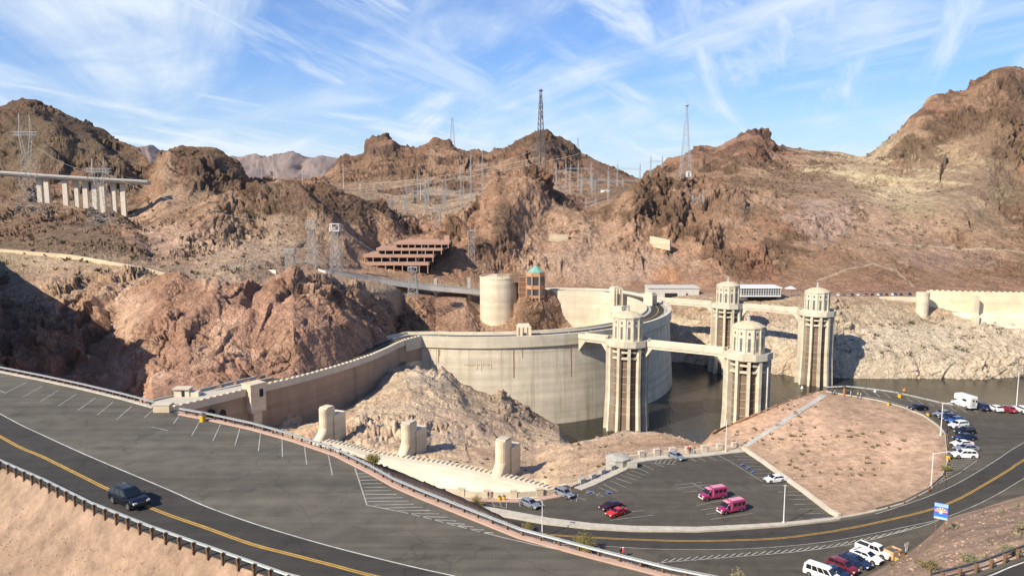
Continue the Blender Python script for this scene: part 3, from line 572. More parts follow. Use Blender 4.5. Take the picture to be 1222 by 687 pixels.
# ------------------------------------------------------------ paved ground
def asphalt(name, col, v=.16):
    m = bpy.data.materials.new(name); m.use_nodes = True; nt = m.node_tree; L = nt.links.new
    b = nt.nodes['Principled BSDF']; b.inputs['Roughness'].default_value = .88; b.inputs['Specular IOR Level'].default_value = .25
    geo = N(nt, 'ShaderNodeNewGeometry')
    def nz(scale, det, st=None, dist=0):
        n = N(nt, 'ShaderNodeTexNoise'); n.inputs['Scale'].default_value = scale; n.inputs['Detail'].default_value = det; n.inputs['Distortion'].default_value = dist
        if st:
            mp = N(nt, 'ShaderNodeMapping'); mp.inputs['Rotation'].default_value = (0, 0, st[0]); mp.inputs['Scale'].default_value = (st[1], st[2], 1)
            L(geo.outputs['Position'], mp.inputs[0]); L(mp.outputs[0], n.inputs['Vector'])
        else: L(geo.outputs['Position'], n.inputs['Vector'])
        r = N(nt, 'ShaderNodeMapRange'); L(n.outputs['Fac'], r.inputs[0]); r.inputs[1].default_value = .3; r.inputs[2].default_value = .7
        r.inputs[3].default_value = 1-v; r.inputs[4].default_value = 1+v; return r.outputs[0]
    prev = None
    def crackline(scale, wid, amt, warp):
        wn = N(nt, 'ShaderNodeTexNoise'); wn.inputs['Scale'].default_value = scale*2.2; wn.inputs['Detail'].default_value = 4; L(geo.outputs['Position'], wn.inputs['Vector'])
        wa = N(nt, 'ShaderNodeVectorMath', operation='MULTIPLY_ADD'); L(wn.outputs['Color'], wa.inputs[0]); wa.inputs[1].default_value = (warp,)*3; L(geo.outputs['Position'], wa.inputs[2])
        vo_ = N(nt, 'ShaderNodeTexVoronoi', feature='DISTANCE_TO_EDGE'); vo_.inputs['Scale'].default_value = scale; L(wa.outputs[0], vo_.inputs['Vector'])
        r_ = N(nt, 'ShaderNodeMapRange'); L(vo_.outputs['Distance'], r_.inputs[0]); r_.inputs[1].default_value = wid*.4; r_.inputs[2].default_value = wid; r_.inputs[3].default_value = 1-amt; r_.inputs[4].default_value = 1; return r_.outputs[0]
    for s_ in (nz(.045, 3, (.62, .35, 2.4), .6), nz(.4, 6), nz(9, 3), nz(.5, 4, (.62, .06, 2.2)), crackline(.10, .010, .20, 4), crackline(.23, .012, .10, 2)):
        if prev is None: prev = s_
        else:
            mm = N(nt, 'ShaderNodeMath', operation='MULTIPLY'); L(prev, mm.inputs[0]); L(s_, mm.inputs[1]); prev = mm.outputs[0]
    # dark oil and patch stains
    vo = N(nt, 'ShaderNodeTexNoise'); vo.inputs['Scale'].default_value = .22; vo.inputs['Detail'].default_value = 3; L(geo.outputs['Position'], vo.inputs['Vector'])
    r = N(nt, 'ShaderNodeMapRange'); L(vo.outputs['Fac'], r.inputs[0]); r.inputs[1].default_value = .62; r.inputs[2].default_value = .70; r.inputs[3].default_value = 1; r.inputs[4].default_value = .8
    mm = N(nt, 'ShaderNodeMath', operation='MULTIPLY'); L(prev, mm.inputs[0]); L(r.outputs[0], mm.inputs[1])
    vm = N(nt, 'ShaderNodeVectorMath', operation='SCALE'); vm.inputs[0].default_value = col; L(mm.outputs[0], vm.inputs['Scale']); L(vm.outputs[0], b.inputs['Base Color'])
    return m
M_ROAD = asphalt('road_asphalt', (.054, .049, .042), .12)
M_LOT = asphalt('worn_asphalt', (.118, .106, .082), .17)
M_LOT2 = asphalt('lot_asphalt', (.088, .077, .060), .15)
M_WHITE = mat('white_road_paint', (.62, .61, .56), .8, var=.35, scale=1.2)
M_FADED = mat('faded_road_paint', (.36, .35, .31), .85, var=.4, scale=.9)
M_YEL = mat('yellow_road_paint', (.52, .31, .07), .8, var=.3, scale=1.5)
M_BLUEP = mat('blue_road_paint', (.12, .20, .45), .8, var=.3)
M_CONC = mat('pale_concrete', (.60, .53, .42), .85, var=.16, scale=.25, bump=.02, bscale=3)
M_CONC2 = mat('grey_concrete', (.42, .40, .35), .9, var=.2, scale=.6)
M_KERB = mat('kerb_concrete', (.50, .45, .37), .9, var=.22, scale=.8)
M_PINKC = mat('pink_concrete', (.50, .33, .25), .9, var=.12, scale=1)
def paved(name, A, B, m, rows=6, zf=None, dz=0.0, step=3.0):
    """sheet between two edges running the same way"""
    def arc(P_):
        P_ = [Vector(p) for p in P_]; s = [0]
        for a, b in zip(P_, P_[1:]): s.append(s[-1]+(b-a).length)
        return P_, s
    A, sa = arc(A); B, sb = arc(B); n = max(8, int(max(sa[-1], sb[-1])/step))
    def at(P_, s, t):
        t *= s[-1]
        for i in range(len(s)-1):
            if t <= s[i+1]: return P_[i].lerp(P_[i+1], (t-s[i])/((s[i+1]-s[i]) or 1))
        return P_[-1]
    mb = MB(); vs = []
    for i in range(n+1):
        a = at(A, sa, i/n); b = at(B, sb, i/n)
        for j in range(rows+1):
            p = a.lerp(b, j/rows)
            if zf: p.z = zf(p.x, p.y)+dz
            vs.append(p)
    k = rows+1
    mb.add(vs, [(i*k+j, i*k+j+1, (i+1)*k+j+1, (i+1)*k+j) for i in range(n) for j in range(rows)])
    return tag(mb.build(name, m), kind='structure')
upw = [(-300,335),(-120,425),(0,493.6),(51,519),(101.5,542),(152,563.5),(203,585),(245.5,604),(300,623.5),(350,639),(400,653),(451,666),(501,678),(542,687),(620,705),(720,726)]
uy = [(-300,350),(-120,447),(0,520.6),(51,545),(101.5,570),(130,584),(189,609.5),(245.5,629.5),(300,649),(350,662),(400,675),(438,685),(520,704),(620,722)]
paved('parking_lot', U(edge_near), [p+Vector((0,-.02,0)) for p in U(edge_far)], M_LOT, rows=10)
paved('road', U(edge_near[:9]), U([(x, y+1) for x, y in upw[:-1]]), M_ROAD, rows=6, zf=lambda x, y: ZU, dz=.014)
ur = [(900,722),(1000,722),(1060,716),(1110,706),(1150,695.5),(1182,686.5),(1222,670.5),(1320,641),(1520,596)]
paved('road', U(edge_near[8:]), U([(800,712)]+[(x, y-3) for x, y in ur]), M_ROAD, rows=6, zf=lambda x, y: ZU, dz=.014)
def line_on(pts, wd, m, zf, name='road_marking', mb=None, dash=None):
    pts = dens(pts, 1.5); own = mb is None; mb = mb or MB()
    acc = 0
    for i in range(len(pts)-1):
        a, b = pts[i], pts[i+1]; d = b-a; L_ = Vector((d.x, d.y, 0)).length
        if dash and (acc % (dash[0]+dash[1])) > dash[0]: acc += L_; continue
        acc += L_
        if L_ < 1e-4: continue
        # mitred sides
        d0 = (pts[i]-pts[max(i-1, 0)]) if i else d; d1 = (pts[min(i+2, len(pts)-1)]-b) if i < len(pts)-2 else d
        def side(u, v):
            t = Vector((u.x+v.x, u.y+v.y, 0)).normalized() if (u+v).length else Vector((1, 0, 0)); return Vector((t.y, -t.x, 0))*wd/2
        s0 = side(d0.normalized(), d.normalized()); s1 = side(d.normalized(), d1.normalized() if d1.length else d.normalized())
        q = [a+s0, b+s1, b-s1, a-s0]
        for p in q: p.z = zf(p.x, p.y)
        mb.face(q)
    if own: return tag(mb.build(name, m), kind='structure')
zu = lambda x, y: ZU+.03
zl = lambda x, y: zlow(x, y)+.085
line_on(spline(U(upw), 4), .12, M_WHITE, zu); line_on(spline(U(ur), 4), .13, M_WHITE, zu)
g = MB()
for s_ in (-.13, .13):
    pp = spline(U(uy), 4); qq = []
    for i, p in enumerate(pp):
        d = (pp[min(i+1, len(pp)-1)]-pp[max(i-1, 0)]).normalized(); qq.append(p+Vector((d.y, -d.x, 0))*s_)
    line_on(qq, .17, M_YEL, zu, mb=g)
tag(g.build('road_marking', M_YEL), kind='structure')
c2 = lambda x, y: (x/3.942, 420+y/3.942); c3 = lambda x, y: (150+x/3.942, 400+y/3.942); c6 = lambda x, y: (400+x/3.942, 520+y/3.942)
c7 = lambda x, y: (680+x/3.942, 513+y/3.942); c8 = lambda x, y: (940+x/4.294, 440+y/4.294); c9 = lambda x, y: (940+x/4.333, 560+y/4.333)
g = MB()
for a, b in [((125,142),(25,193)),((25,193),(0,182)),((200,159),(107,213)),((278,179),(190,233)),((360,197),(275,253)),((448,215),(365,275)),((533,234),(457,296)),((620,254),(548,318)),((722,272),(678,308))]:
    line_on(U([c2(*a), c2(*b)]), .14, M_FADED, zu, mb=g)
for a, b in [((250,380),(225,415)),((120,430),(200,448)),((348,405),(310,473)),((445,420),(410,497)),((538,436),(514,518)),((635,457),(624,545)),((735,479),(738,573)),((840,511),(852,608)),((953,560),(973,660))]:
    line_on(U([c3(*a), c3(*b)]), .14, M_WHITE, zu, mb=g)
line_on(U([c6(93,152), c6(150,325), c6(350,365), c6(600,430), c6(800,480), c6(950,515), c6(1180,560)]), .16, M_WHITE, zu, mb=g)
for l in [(105,178,160,175),(112,193,180,190),(118,208,200,207),(125,225,220,224),(131,241,240,240),(137,258,265,257),(142,275,290,274),(147,292,320,290),(153,308,345,306),(185,325,370,321),(235,339,410,335),(290,352,450,350),(345,365,490,366),(400,379,530,382),(455,393,570,400),(510,407,610,415),(565,421,650,428),(620,436,700,442),(680,452,745,456)]:
    line_on(U([c6(l[0], l[1]), c6(l[2], l[3])]), .17, M_WHITE, zu, mb=g)
tag(g.build('road_marking', M_FADED), kind='structure')

# lower level: one sheet for the lot, the road and the right lot
near = [PL(520, 640), PL(560, 655), PL(600, 668), PL(650, 684), PL(700, 694), PL(800, 700), PL(900, 704)] + Lw(low_foot_vis)
near = [p+Vector((0,-.3,0)) for p in near]
far = Lw([(520,594)]) + Lw(low_far) + Lw(curb_diag) + Lw(wedge_road) + Lw(wedge_top)[::-1][::-1]
def lower_sheet():
    mb = MB(); xs = [520+4*i for i in range(252)]
    nb = Lw([(520,650),(600,690),(700,700),(900,706)]+[(x, y+1.2) for x, y in low_foot_vis]); nx = [520,600,700,900]+[x for x, _ in low_foot_vis]
    def yb(px): return float(np.interp(px, nx, [650,690,700,706]+[y+1.2 for _, y in low_foot_vis]))
    fx = [520]+[x for x, _ in low_far+curb_diag[:]+wedge_road[1:]]; fy = [594]+[y for _, y in low_far+curb_diag+wedge_road[1:]]
    def yt(px):
        if px < 1131: return float(np.interp(px, fx, fy))-.4
        return float(np.interp(px, [x for x, _ in lot_far], [y for _, y in lot_far]))+.3
    def patch(x0, x1, fb, ft, rows, step=3):
        n = int((x1-x0)/step); vs = []
        for i in range(n+1):
            px = x0+(x1-x0)*i/n; a = PL(px, fb(px)); b = PL(px, ft(px))
            for j in range(rows+1):
                p = a.lerp(b, j/rows); p.z = zlow(p.x, p.y); vs.append(p)
        k = rows+1; mb.add(vs, [(i*k+j, i*k+j+1, (i+1)*k+j+1, (i+1)*k+j) for i in range(n) for j in range(rows)])
    patch(520, 1131, yb, yt, 40, 2); patch(1131, 1520, yb, yt, 60, 2)
    wt = sorted(wedge_top[1:]); 
    tb = lambda px: float(np.interp(px, [x for x, _ in wt], [y for _, y in wt]))+.6
    tf = lambda px: float(np.interp(px, [x for x, _ in lot_far], [y for _, y in lot_far]))+.3
    patch(987, 1128.6, tb, tf, 8); patch(1128.6, 1131, lambda x: 553, tf, 30, 1.2)
    return tag(mb.build('parking_lot', M_LOT2), kind='structure')
lower_sheet()
ly = [(560,626),(642,636.6),(710.4,641.5),(781.5,644.6),(832,645.4),(883,644.4),(933.7,641.9),(990,634.5),(1009,631),(1055,621.5),(1113,607.3),(1147.7,593.5),(1182,574),(1205.4,560),(1222,549),(1300,505),(1520,450)]
lw_ = [(560,640),(650,648),(718,651.5),(781,655),(832,655.8),(883,655),(940,651.5),(986,646.5),(1032,638.5),(1078.5,629),(1117.7,620.5),(1150,609),(1185,592.5),(1222,571),(1300,530),(1520,470)]
lf_ = [(560,612),(640,625.5),(700,632),(756,635),(832,636),(896,632.5),(934,629.5),(990,623.5),(1044,613.5),(1084.4,600.5),(1114.6,589.5),(1149.6,573),(1184.5,552),(1220.6,529),(1300,483),(1520,440)]
paved('road', Lw([(x, y+.6) for x, y in lw_]), Lw([(x, y-.3) for x, y in lf_]), M_ROAD, rows=24, zf=zlow, dz=.05, step=1.5)
g = MB()
line_on(spline(Lw(lw_), 4), .18, M_FADED, zl, mb=g); line_on(spline(Lw(lf_[8:]), 4), .18, M_WHITE, zl, mb=g)
l2 = [(781.5,672),(832,668),(883,664),(933.7,660),(990,653.5),(1055,640),(1100,628),(1120,621)]
line_on(spline(Lw(l2), 4), .2, M_FADED, zl, mb=g)
for t in np.linspace(.02, .9, 34):       # hatching between the two lines
    px = 781.5+(1117-781.5)*t; ya = float(np.interp(px, [x for x, _ in l2], [y for _, y in l2])); line_on(Lw([(px, ya), (px+9, ya-4.6)]), .22, M_FADED, zl, mb=g)
for i in range(11):                      # hatching at the end of the right lot
    t = i/10; a = c8(815-28*t, 470+105*t); b = c8(965-175*t, 478+105*t); line_on(Lw([a, (b[0], b[1]-3)]), .16, M_FADED, zl, mb=g)
line_on(Lw([c8(970,470), c8(880,535), c8(770,590)]), .16, M_FADED, zl, mb=g)
for i in range(15):                      # stalls at the far edge of the right lot
    px = 1030+13*i; y = float(np.interp(px, [x for x, _ in lot_far], [y for _, y in lot_far])); line_on(Lw([(px, y+1), (px+7, y+6)]), .16, M_FADED, zl, mb=g)
for l in [(0,305,75,330),(15,300,5,335),(40,300,30,338),(75,286,160,312),(160,312,130,316),(90,283,75,300),(115,288,100,305),(140,296,125,312),(135,270,200,297),(160,255,228,292),(190,238,262,270),(215,226,290,252),(240,213,315,236),(262,203,335,225),(290,192,352,212),(318,180,372,202),(345,165,395,188),(372,152,445,172),
          (410,143,402,155),(432,140,420,158),(455,138,440,160),(478,140,460,162),(500,143,480,163),(400,157,500,163),(552,122,595,150),(590,120,640,148),(635,116,690,144),(685,113,760,152),(760,152,905,242),
          (750,110,825,114),(770,124,850,126),(790,138,868,140),(812,153,885,154),(830,170,905,170),(850,187,925,187),(865,205,945,205),(885,223,960,222),(905,240,985,240),(905,262,1050,262),(980,292,1085,290),(1005,308,1105,306),(1030,327,1130,325),(1055,350,1160,347),(1080,373,1185,370),(1105,395,1205,390),(1135,417,1222,412),
          (495,258,620,247),(510,274,665,256),(530,293,600,288),(570,247,650,290),(595,355,740,328),(615,377,700,363),(640,397,690,390),(665,420,860,392),(270,386,350,378),(190,425,395,400)]:
    line_on(Lw([c7(l[0], l[1]), c7(l[2], l[3])]), .15, M_FADED, zl, mb=g)
for l in [(575,298,690,300),(600,290,620,310),(630,293,650,315),(660,298,685,322),(700,300,715,328),(560,287,805,340),(735,300,750,335),(770,303,785,338),(805,303,806,342),(865,300,870,335),(955,292,985,330)]:
    line_on(Lw([c6(l[0], l[1]), c6(l[2], l[3])]), .15, M_FADED, zl, mb=g)
tag(g.build('road_marking', M_FADED), kind='structure')
g = MB()
for s_ in (-.2, .2): line_on([p+Vector((0, s_, 0)) for p in spline(Lw(ly), 4)], .16, M_YEL, zl, mb=g)
tag(g.build('road_marking', M_YEL), kind='structure')
g = MB()
for x, y in [(95,295),(180,297),(810,165),(838,182),(860,200)]:
    p = PL(*c7(x, y)); z = zl(p.x, p.y)
    for k in range(2): g.box((p.x+.3*k, p.y+.3*k, z+.004), (1.1-.5*k, .5+.6*k, .006))
tag(g.build('road_marking', M_BLUEP), kind='structure')
# kerbs and pavements of the lower level
def kerb(name, pts, w0, w1, h, m, zf=zlow, side=0, dz=0):
    pts = dens(pts, 2.0); n = len(pts); vs = []
    for i, p in enumerate(pts):
        d = pts[min(i+1, n-1)]-pts[max(i-1, 0)]; d.z = 0; d.normalize(); s_ = Vector((d.y, -d.x, 0)); w_ = w0+(w1-w0)*i/(n-1)
        z = zf(p.x, p.y)+dz
        for a, u in ((-.5, -.3), (-.5, h), (.5, h), (.5, -.3)):
            q = p+s_*((a+side)*w_); q.z = z+u; vs.append(q)
    mb = MB(); mb.add(vs, [(i*4+j, (i+1)*4+j, (i+1)*4+(j+1) % 4, i*4+(j+1) % 4) for i in range(n-1) for j in range(4)] + [(0,1,2,3), (n*4-4, n*4-1, n*4-2, n*4-3)])
    return tag(mb.build(name, m), kind='structure')
kerb('kerb', Lw([(548,603.5),(578,609),(615.6,615.5),(653.7,622.5),(704.5,628.5),(756,631.5),(832,632.3),(896,628.8),(934,626.3),(990,620.5),(1001,618.5)]), 3.0, .9, .32, M_KERB)
kerb('kerb', Lw(curb_diag), .7, .7, .75, M_CONC, side=-.2)
kerb('pavement', Lw([(530,589.5)]+[(x, y+1.2) for x, y in low_far[:6]]), 1.6, 1.6, .14, M_PINKC, side=0)
kerb('pavement', Lw([(690,583)]+[(x, y+1.4) for x, y in low_far[6:]]), 2.0, 2.0, .14, M_KERB, side=0)
kerb('kerb', Lw(wedge_road+wedge_top[1:]), .45, .45, .2, M_KERB)
kerb('kerb', U([(x, y+.8) for x, y in edge_far[:6]]+[(183,486.5)]), .5, .5, .16, M_KERB, zf=lambda x, y: ZU)
kerb('kerb', U([(214,494.3)]+[(x, y+1.2) for x, y in edge_far[7:18]]), .5, .5, .16, M_PINKC, zf=lambda x, y: ZU)
# path climbing the dirt slope beside the lower lot
def path_strip():
    a = PL(889, 531); pts = []
    for t in np.linspace(0, 1, 20):
        px, py = 890+(983-890)*t, 533+(473-533)*t; p = see_ground(px, py, 120, 260); pts.append(p+Vector((0, 0, .12)))
    return kerb('path', pts, 1.5, 1.5, .12, M_CONC2, zf=lambda x, y: ground_z(x, y))
path_strip()
# ------------------------------------------------------------ water
def water():
    m = bpy.data.materials.new('lake_water'); m.use_nodes = True; nt = m.node_tree; L = nt.links.new; b = nt.nodes['Principled BSDF']
    b.inputs['Base Color'].default_value = (.026, .026, .020, 1); b.inputs['Roughness'].default_value = .14; b.inputs['IOR'].default_value = 1.33
    geo = N(nt, 'ShaderNodeNewGeometry'); mp = N(nt, 'ShaderNodeMapping'); mp.inputs['Scale'].default_value = (1, .45, 1); L(geo.outputs['Position'], mp.inputs[0])
    prev = None
    for sc_, d_ in ((.5, .16), (1.8, .07), (.06, .35)):
        n = N(nt, 'ShaderNodeTexNoise'); n.inputs['Scale'].default_value = sc_; n.inputs['Detail'].default_value = 4; L(mp.outputs[0], n.inputs['Vector'])
        bp = N(nt, 'ShaderNodeBump'); bp.inputs['Distance'].default_value = d_; L(n.outputs['Fac'], bp.inputs['Height'])
        if prev: L(prev, bp.inputs['Normal'])
        prev = bp.outputs[0]
    L(prev, b.inputs['Normal'])
    mb = MB(); mb.face([(-60, 236, -41), (620, 236, -41), (620, 520, -41), (-60, 520, -41)])
    tag(mb.build('water', m), kind='structure')
water()
# ------------------------------------------------------------ the dam
def wall_mat(name, col, stain=(.22, .15, .09), amt=.5, lines=None):
    m = bpy.data.materials.new(name); m.use_nodes = True; nt = m.node_tree; L = nt.links.new; b = nt.nodes['Principled BSDF']
    b.inputs['Roughness'].default_value = .88; b.inputs['Specular IOR Level'].default_value = .2
    geo = N(nt, 'ShaderNodeNewGeometry')
    def nz(sc_, scale, det, lo, hi, a, b_, rough=.6):
        mp = N(nt, 'ShaderNodeMapping'); mp.inputs['Scale'].default_value = sc_; L(geo.outputs['Position'], mp.inputs[0])
        n = N(nt, 'ShaderNodeTexNoise'); n.inputs['Scale'].default_value = scale; n.inputs['Detail'].default_value = det; n.inputs['Roughness'].default_value = rough; L(mp.outputs[0], n.inputs['Vector'])
        r = N(nt, 'ShaderNodeMapRange'); L(n.outputs['Fac'], r.inputs[0])
        for i, v in enumerate((lo, hi, a, b_)): r.inputs[i+1].default_value = v
        return r.outputs[0]
    streak = nz((1, 1, .05), .35, 5, .52, .74, 0, amt)
    blotch = nz((1, 1, 1), .12, 5, .3, .7, .86, 1.12)
    hor = nz((.03, .03, 1), .42, 5, .3, .7, .80, 1.10)
    mm = N(nt, 'ShaderNodeMath', operation='MULTIPLY'); L(blotch, mm.inputs[0]); L(hor, mm.inputs[1])
    vm = N(nt, 'ShaderNodeVectorMath', operation='SCALE'); vm.inputs[0].default_value = col; L(mm.outputs[0], vm.inputs['Scale'])
    mx = N(nt, 'ShaderNodeMix', data_type='RGBA'); L(streak, mx.inputs['Factor']); L(vm.outputs[0], mx.inputs['A']); mx.inputs['B'].default_value = (*stain, 1)
    L(mx.outputs['Result'], b.inputs['Base Color'])
    n = N(nt, 'ShaderNodeTexNoise'); n.inputs['Scale'].default_value = 1.5; n.inputs['Detail'].default_value = 6; L(geo.outputs['Position'], n.inputs['Vector'])
    bp = N(nt, 'ShaderNodeBump'); bp.inputs['Distance'].default_value = .08; L(n.outputs['Fac'], bp.inputs['Height']); L(bp.outputs[0], b.inputs['Normal'])
    return m
M_DAM = wall_mat('dam_face_concrete', (.62, .545, .415), (.30, .21, .12), .62)
M_CREST = wall_mat('crest_concrete', (.62, .55, .42), (.38, .30, .2), .25)
M_CREAM = wall_mat('cream_concrete', (.66, .57, .42), (.42, .31, .19), .42)
M_CREAM2 = wall_mat('yellow_concrete', (.74, .62, .42), (.6, .46, .28), .2)
M_BROWN = wall_mat('shaded_brown_concrete', (.36, .26, .185), (.18, .11, .07), .5)  # wing wall's shade put into its brown; also fills a spillway hole
M_RUST = mat('rust_stain', (.33, .19, .10), .9, var=.4, scale=.5, aniso=(1, 1, .15))
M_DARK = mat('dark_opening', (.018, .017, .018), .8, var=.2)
M_GLASS = mat('grey_glass', (.06, .075, .085), .12, var=.3, scale=.5, spec=.8)
AC = Vector((-16, 464, 0)); AR = 107.0
crest = [PZ(x, y, 0) for x, y in [(196,491),(225,484),(262,475),(300,465.5),(345,455),(372,448),(400,440),(424,432.5),(445,425),(462,417.5),(474,411.5),(483,407.8)]]
crest += [AC+AR*Vector((math.cos(math.radians(a)), math.sin(math.radians(a)), 0)) for a in range(-104, 34, 3)]
crest += [Vector((66, 531, 0)), Vector((50, 536, 0)), Vector((30, 538, 0)), Vector((8, 538, 0))]
crest = [Vector((p.x, p.y, 0)) for p in crest]
def offset(path, w_):
    out = []; n = len(path)
    for i, p in enumerate(path):
        d = path[min(i+1, n-1)]-path[max(i-1, 0)]; d.z = 0; d.normalize(); out.append(p+Vector((d.y, -d.x, 0))*w_)
    return out
DAM = empty('dam', (AC.x, AC.y-AR, -60), label='huge curved pale concrete arch dam with a road along its crest', cat='dam')
def dpart(mb, name, m, smooth=False, **k):
    mb.v = [(x-AC.x, y-(AC.y-AR), z+60) for x, y, z in mb.v]; return mb.build(name, m, DAM, smooth=smooth, **k)
ia = 12                                   # index where the arch starts
arch = crest[ia-1:]
wing = crest[:ia+1]
m_ = MB(); m_.sweep(arch, [(-1, -4.4), (-1, -62), (3.5, -62), (.9, -20), (0, -4.4)]); dpart(m_, 'upstream_face', M_DAM)
m_ = MB(); m_.sweep(arch, [(-.7, -1), (-.7, 1.05), (.9, 1.05), (.9, -4.1), (.05, -4.9), (-.7, -4.9)]); dpart(m_, 'crest_wall', M_CREST)
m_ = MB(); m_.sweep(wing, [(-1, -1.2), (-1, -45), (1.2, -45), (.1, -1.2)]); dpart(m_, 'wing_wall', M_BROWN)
m_ = MB(); m_.sweep(wing, [(-.45, -1.4), (-.45, 1.0), (.45, 1.0), (.45, -1.4)])
for p, d in at_len(wing, 2.4, 1): m_.box(p+Vector((0, 0, .95)), (1.1, 1.2, .7), Matrix.Rotation(math.atan2(d.y, d.x), 3, 'Z'))
dpart(m_, 'parapet', M_CONC)
inner = offset(crest, -13)
m_ = MB(); m_.sweep(inner[ia-1:], [(-.8, .9), (-3.5, -62), (.3, -62), (.3, .9)]); dpart(m_, 'downstream_wall', M_CREAM)
m_ = MB(); m_.strip([p+Vector((0,0,-.3)) for p in offset(crest, -.5)], [p+Vector((0,0,-.3)) for p in offset(crest, -12.8)]); dpart(m_, 'roadway', M_ROAD)
m_ = MB(); m_.sweep(offset(crest, -2.0), [(-1.2, -.28), (-1.2, -.12), (1.4, -.12), (1.4, -.28)]); m_.sweep(offset(crest, -11.6), [(-1.2, -.28), (-1.2, -.12), (1.2, -.12), (1.2, -.28)]); dpart(m_, 'footway', M_CONC2)
m_ = MB()
for s_ in (-6.3, -6.6): m_.strip([p+Vector((0,0,-.285)) for p in offset(crest, s_-.1)], [p+Vector((0,0,-.285)) for p in offset(crest, s_+.1)])
dpart(m_, 'lane_line', M_YEL)
m_ = MB(); m_.sweep(inner[:ia], [(-.3, -6), (-.3, .9), (.3, .9), (.3, -6)]); dpart(m_, 'inner_parapet', M_CONC2)
# vertical joints and rust runs on the face
def on_face(t, z, out=.0):
    r = AR+(.07+(.83)*(-4.4-z)/15.6 if z > -20 else .9+2.6*(-20-z)/42)+out; return AC+Vector((math.cos(t)*r, math.sin(t)*r, z))
def run(a, l, wd_, z0=-5.1):
    t = math.radians(a); m_ = MB(); m_.bar(on_face(t, z0, -.02), on_face(t, z0-l, -.02), wd_, .08); dpart(m_, 'rust_stain', M_RUST)
for a, l, wd_ in ((-99.5, 6, .35), (-81, 13, .55), (-78.8, 4, .25), (-66, 14.5, .4), (-99.2, 3, .3)): run(a, l, wd_)
for k in range(14): run(-93+.5*k+.2*random.random(), .8+2.4*random.random()**2, .22, -11.5)
m_ = MB()
for a in range(-100, 30, 8):
    t = math.radians(a)
    m_ = MB(); m_.bar(on_face(t, -5, -.03), on_face(t, -20, -.03), .14, .08); m_.bar(on_face(t, -20, -.03), on_face(t, -60, -.03), .14, .08); dpart(m_, 'joint', mat('joint_concrete', (.40, .34, .26), .9))  # thin bars in a darker concrete tone
# arches under the road at the Arizona end
m_ = MB()
for px in (250, 262.5):
    p = PZ(px, 491, -6); d = (wing[3]-wing[2]).normalized(); q = Matrix.Rotation(math.atan2(d.y, d.x), 3, 'Z')
    w0 = PZ(px, 478, 0); n_ = Vector((d.y, -d.x, 0)); base = Vector((w0.x, w0.y, -7.5))
    for i in range(len(wing)-1):
        pass
    m_.box(base+n_*.75, (2.6, .8, 7), q); m_.cyl(base+n_*.36+Vector((0, 0, 3.5)), base+n_*1.14+Vector((0, 0, 3.5)), 1.3, n=14)
dpart(m_, 'arch_opening', M_DARK)
# crest towers
def crest_tower(px, py, D, wx, wy, z0, z1, m=M_CREAM, rot=0.0, door=True):
    p = PD(px, py, D); c = Vector((p.x-AC.x, p.y-(AC.y-AR), 60))
    q = Matrix.Rotation(rot, 3, 'Z'); mb = MB()
    mb.box(c+Vector((0, 0, (z0+z1)/2)), (wx, wy, z1-z0), q)
    mb.box(c+Vector((0, 0, z1+.2)), (wx*.8, wy*.8, .9), q)
    for sx in (-.5, -.17, .17, .5): mb.box(c+q @ Vector((sx*wx*.94, -wy/2-.12, (z0+z1)/2)), (.5, .5, z1-z0-.6), q)
    mb.box(c+Vector((0, 0, z0-1.5)), (wx*.8, wy*.8, 3.2), q)
    t = mb.build('crest_tower', m, DAM)
    mb = MB()
    if door: mb.box(c+q @ Vector((0, -wy/2-.25, (z0+z1)/2-.3)), (wx*.28, .5, (z1-z0)*.55), q)
    mb.box(c+q @ Vector((wx/2+.03, 0, (z0+z1)/2-.3)), (.2, wy*.3, (z1-z0)*.5), q)
    mb.build('window', M_GLASS, t)
crest_tower(625, 390, 366, 6.2, 5.5, -7.2, 4.8, rot=.1)
crest_tower(739.5, 375, 400, 6, 5.5, -6, 8.2, rot=.9)
crest_tower(735, 355, 493, 6.2, 5.5, -9, 6.8, rot=.4)
crest_tower(775.5, 360, 466, 5.6, 5.5, -7, 6.6, rot=.9)
def box_tower():
    p = PZ(304, 464.5, 0); c = Vector((p.x-AC.x, p.y-(AC.y-AR)-.8, 60)); d = (wing[4]-wing[2]).normalized(); q = Matrix.Rotation(math.atan2(d.y, d.x), 3, 'Z')
    mb = MB(); mb.box(c+Vector((0, 0, -.6)), (6.0, 4.6, 5.4), q); mb.box(c+Vector((0, 0, 2.35)), (6.4, 5.0, .5), q)
    mb.box(c+Vector((0, 0, -5.3)), (6.0, 4.6, 4.0), q, taper=1.0); mb.box(c+Vector((0, 0, -12)), (3.4, 3.2, 11), q)
    t = mb.build('crest_tower', M_CREAM, DAM); mb = MB(); mb.box(c+q @ Vector((1.2, -2.4, -.8)), (1.3, .3, 2.6), q); mb.build('window', M_DARK, t)
box_tower()
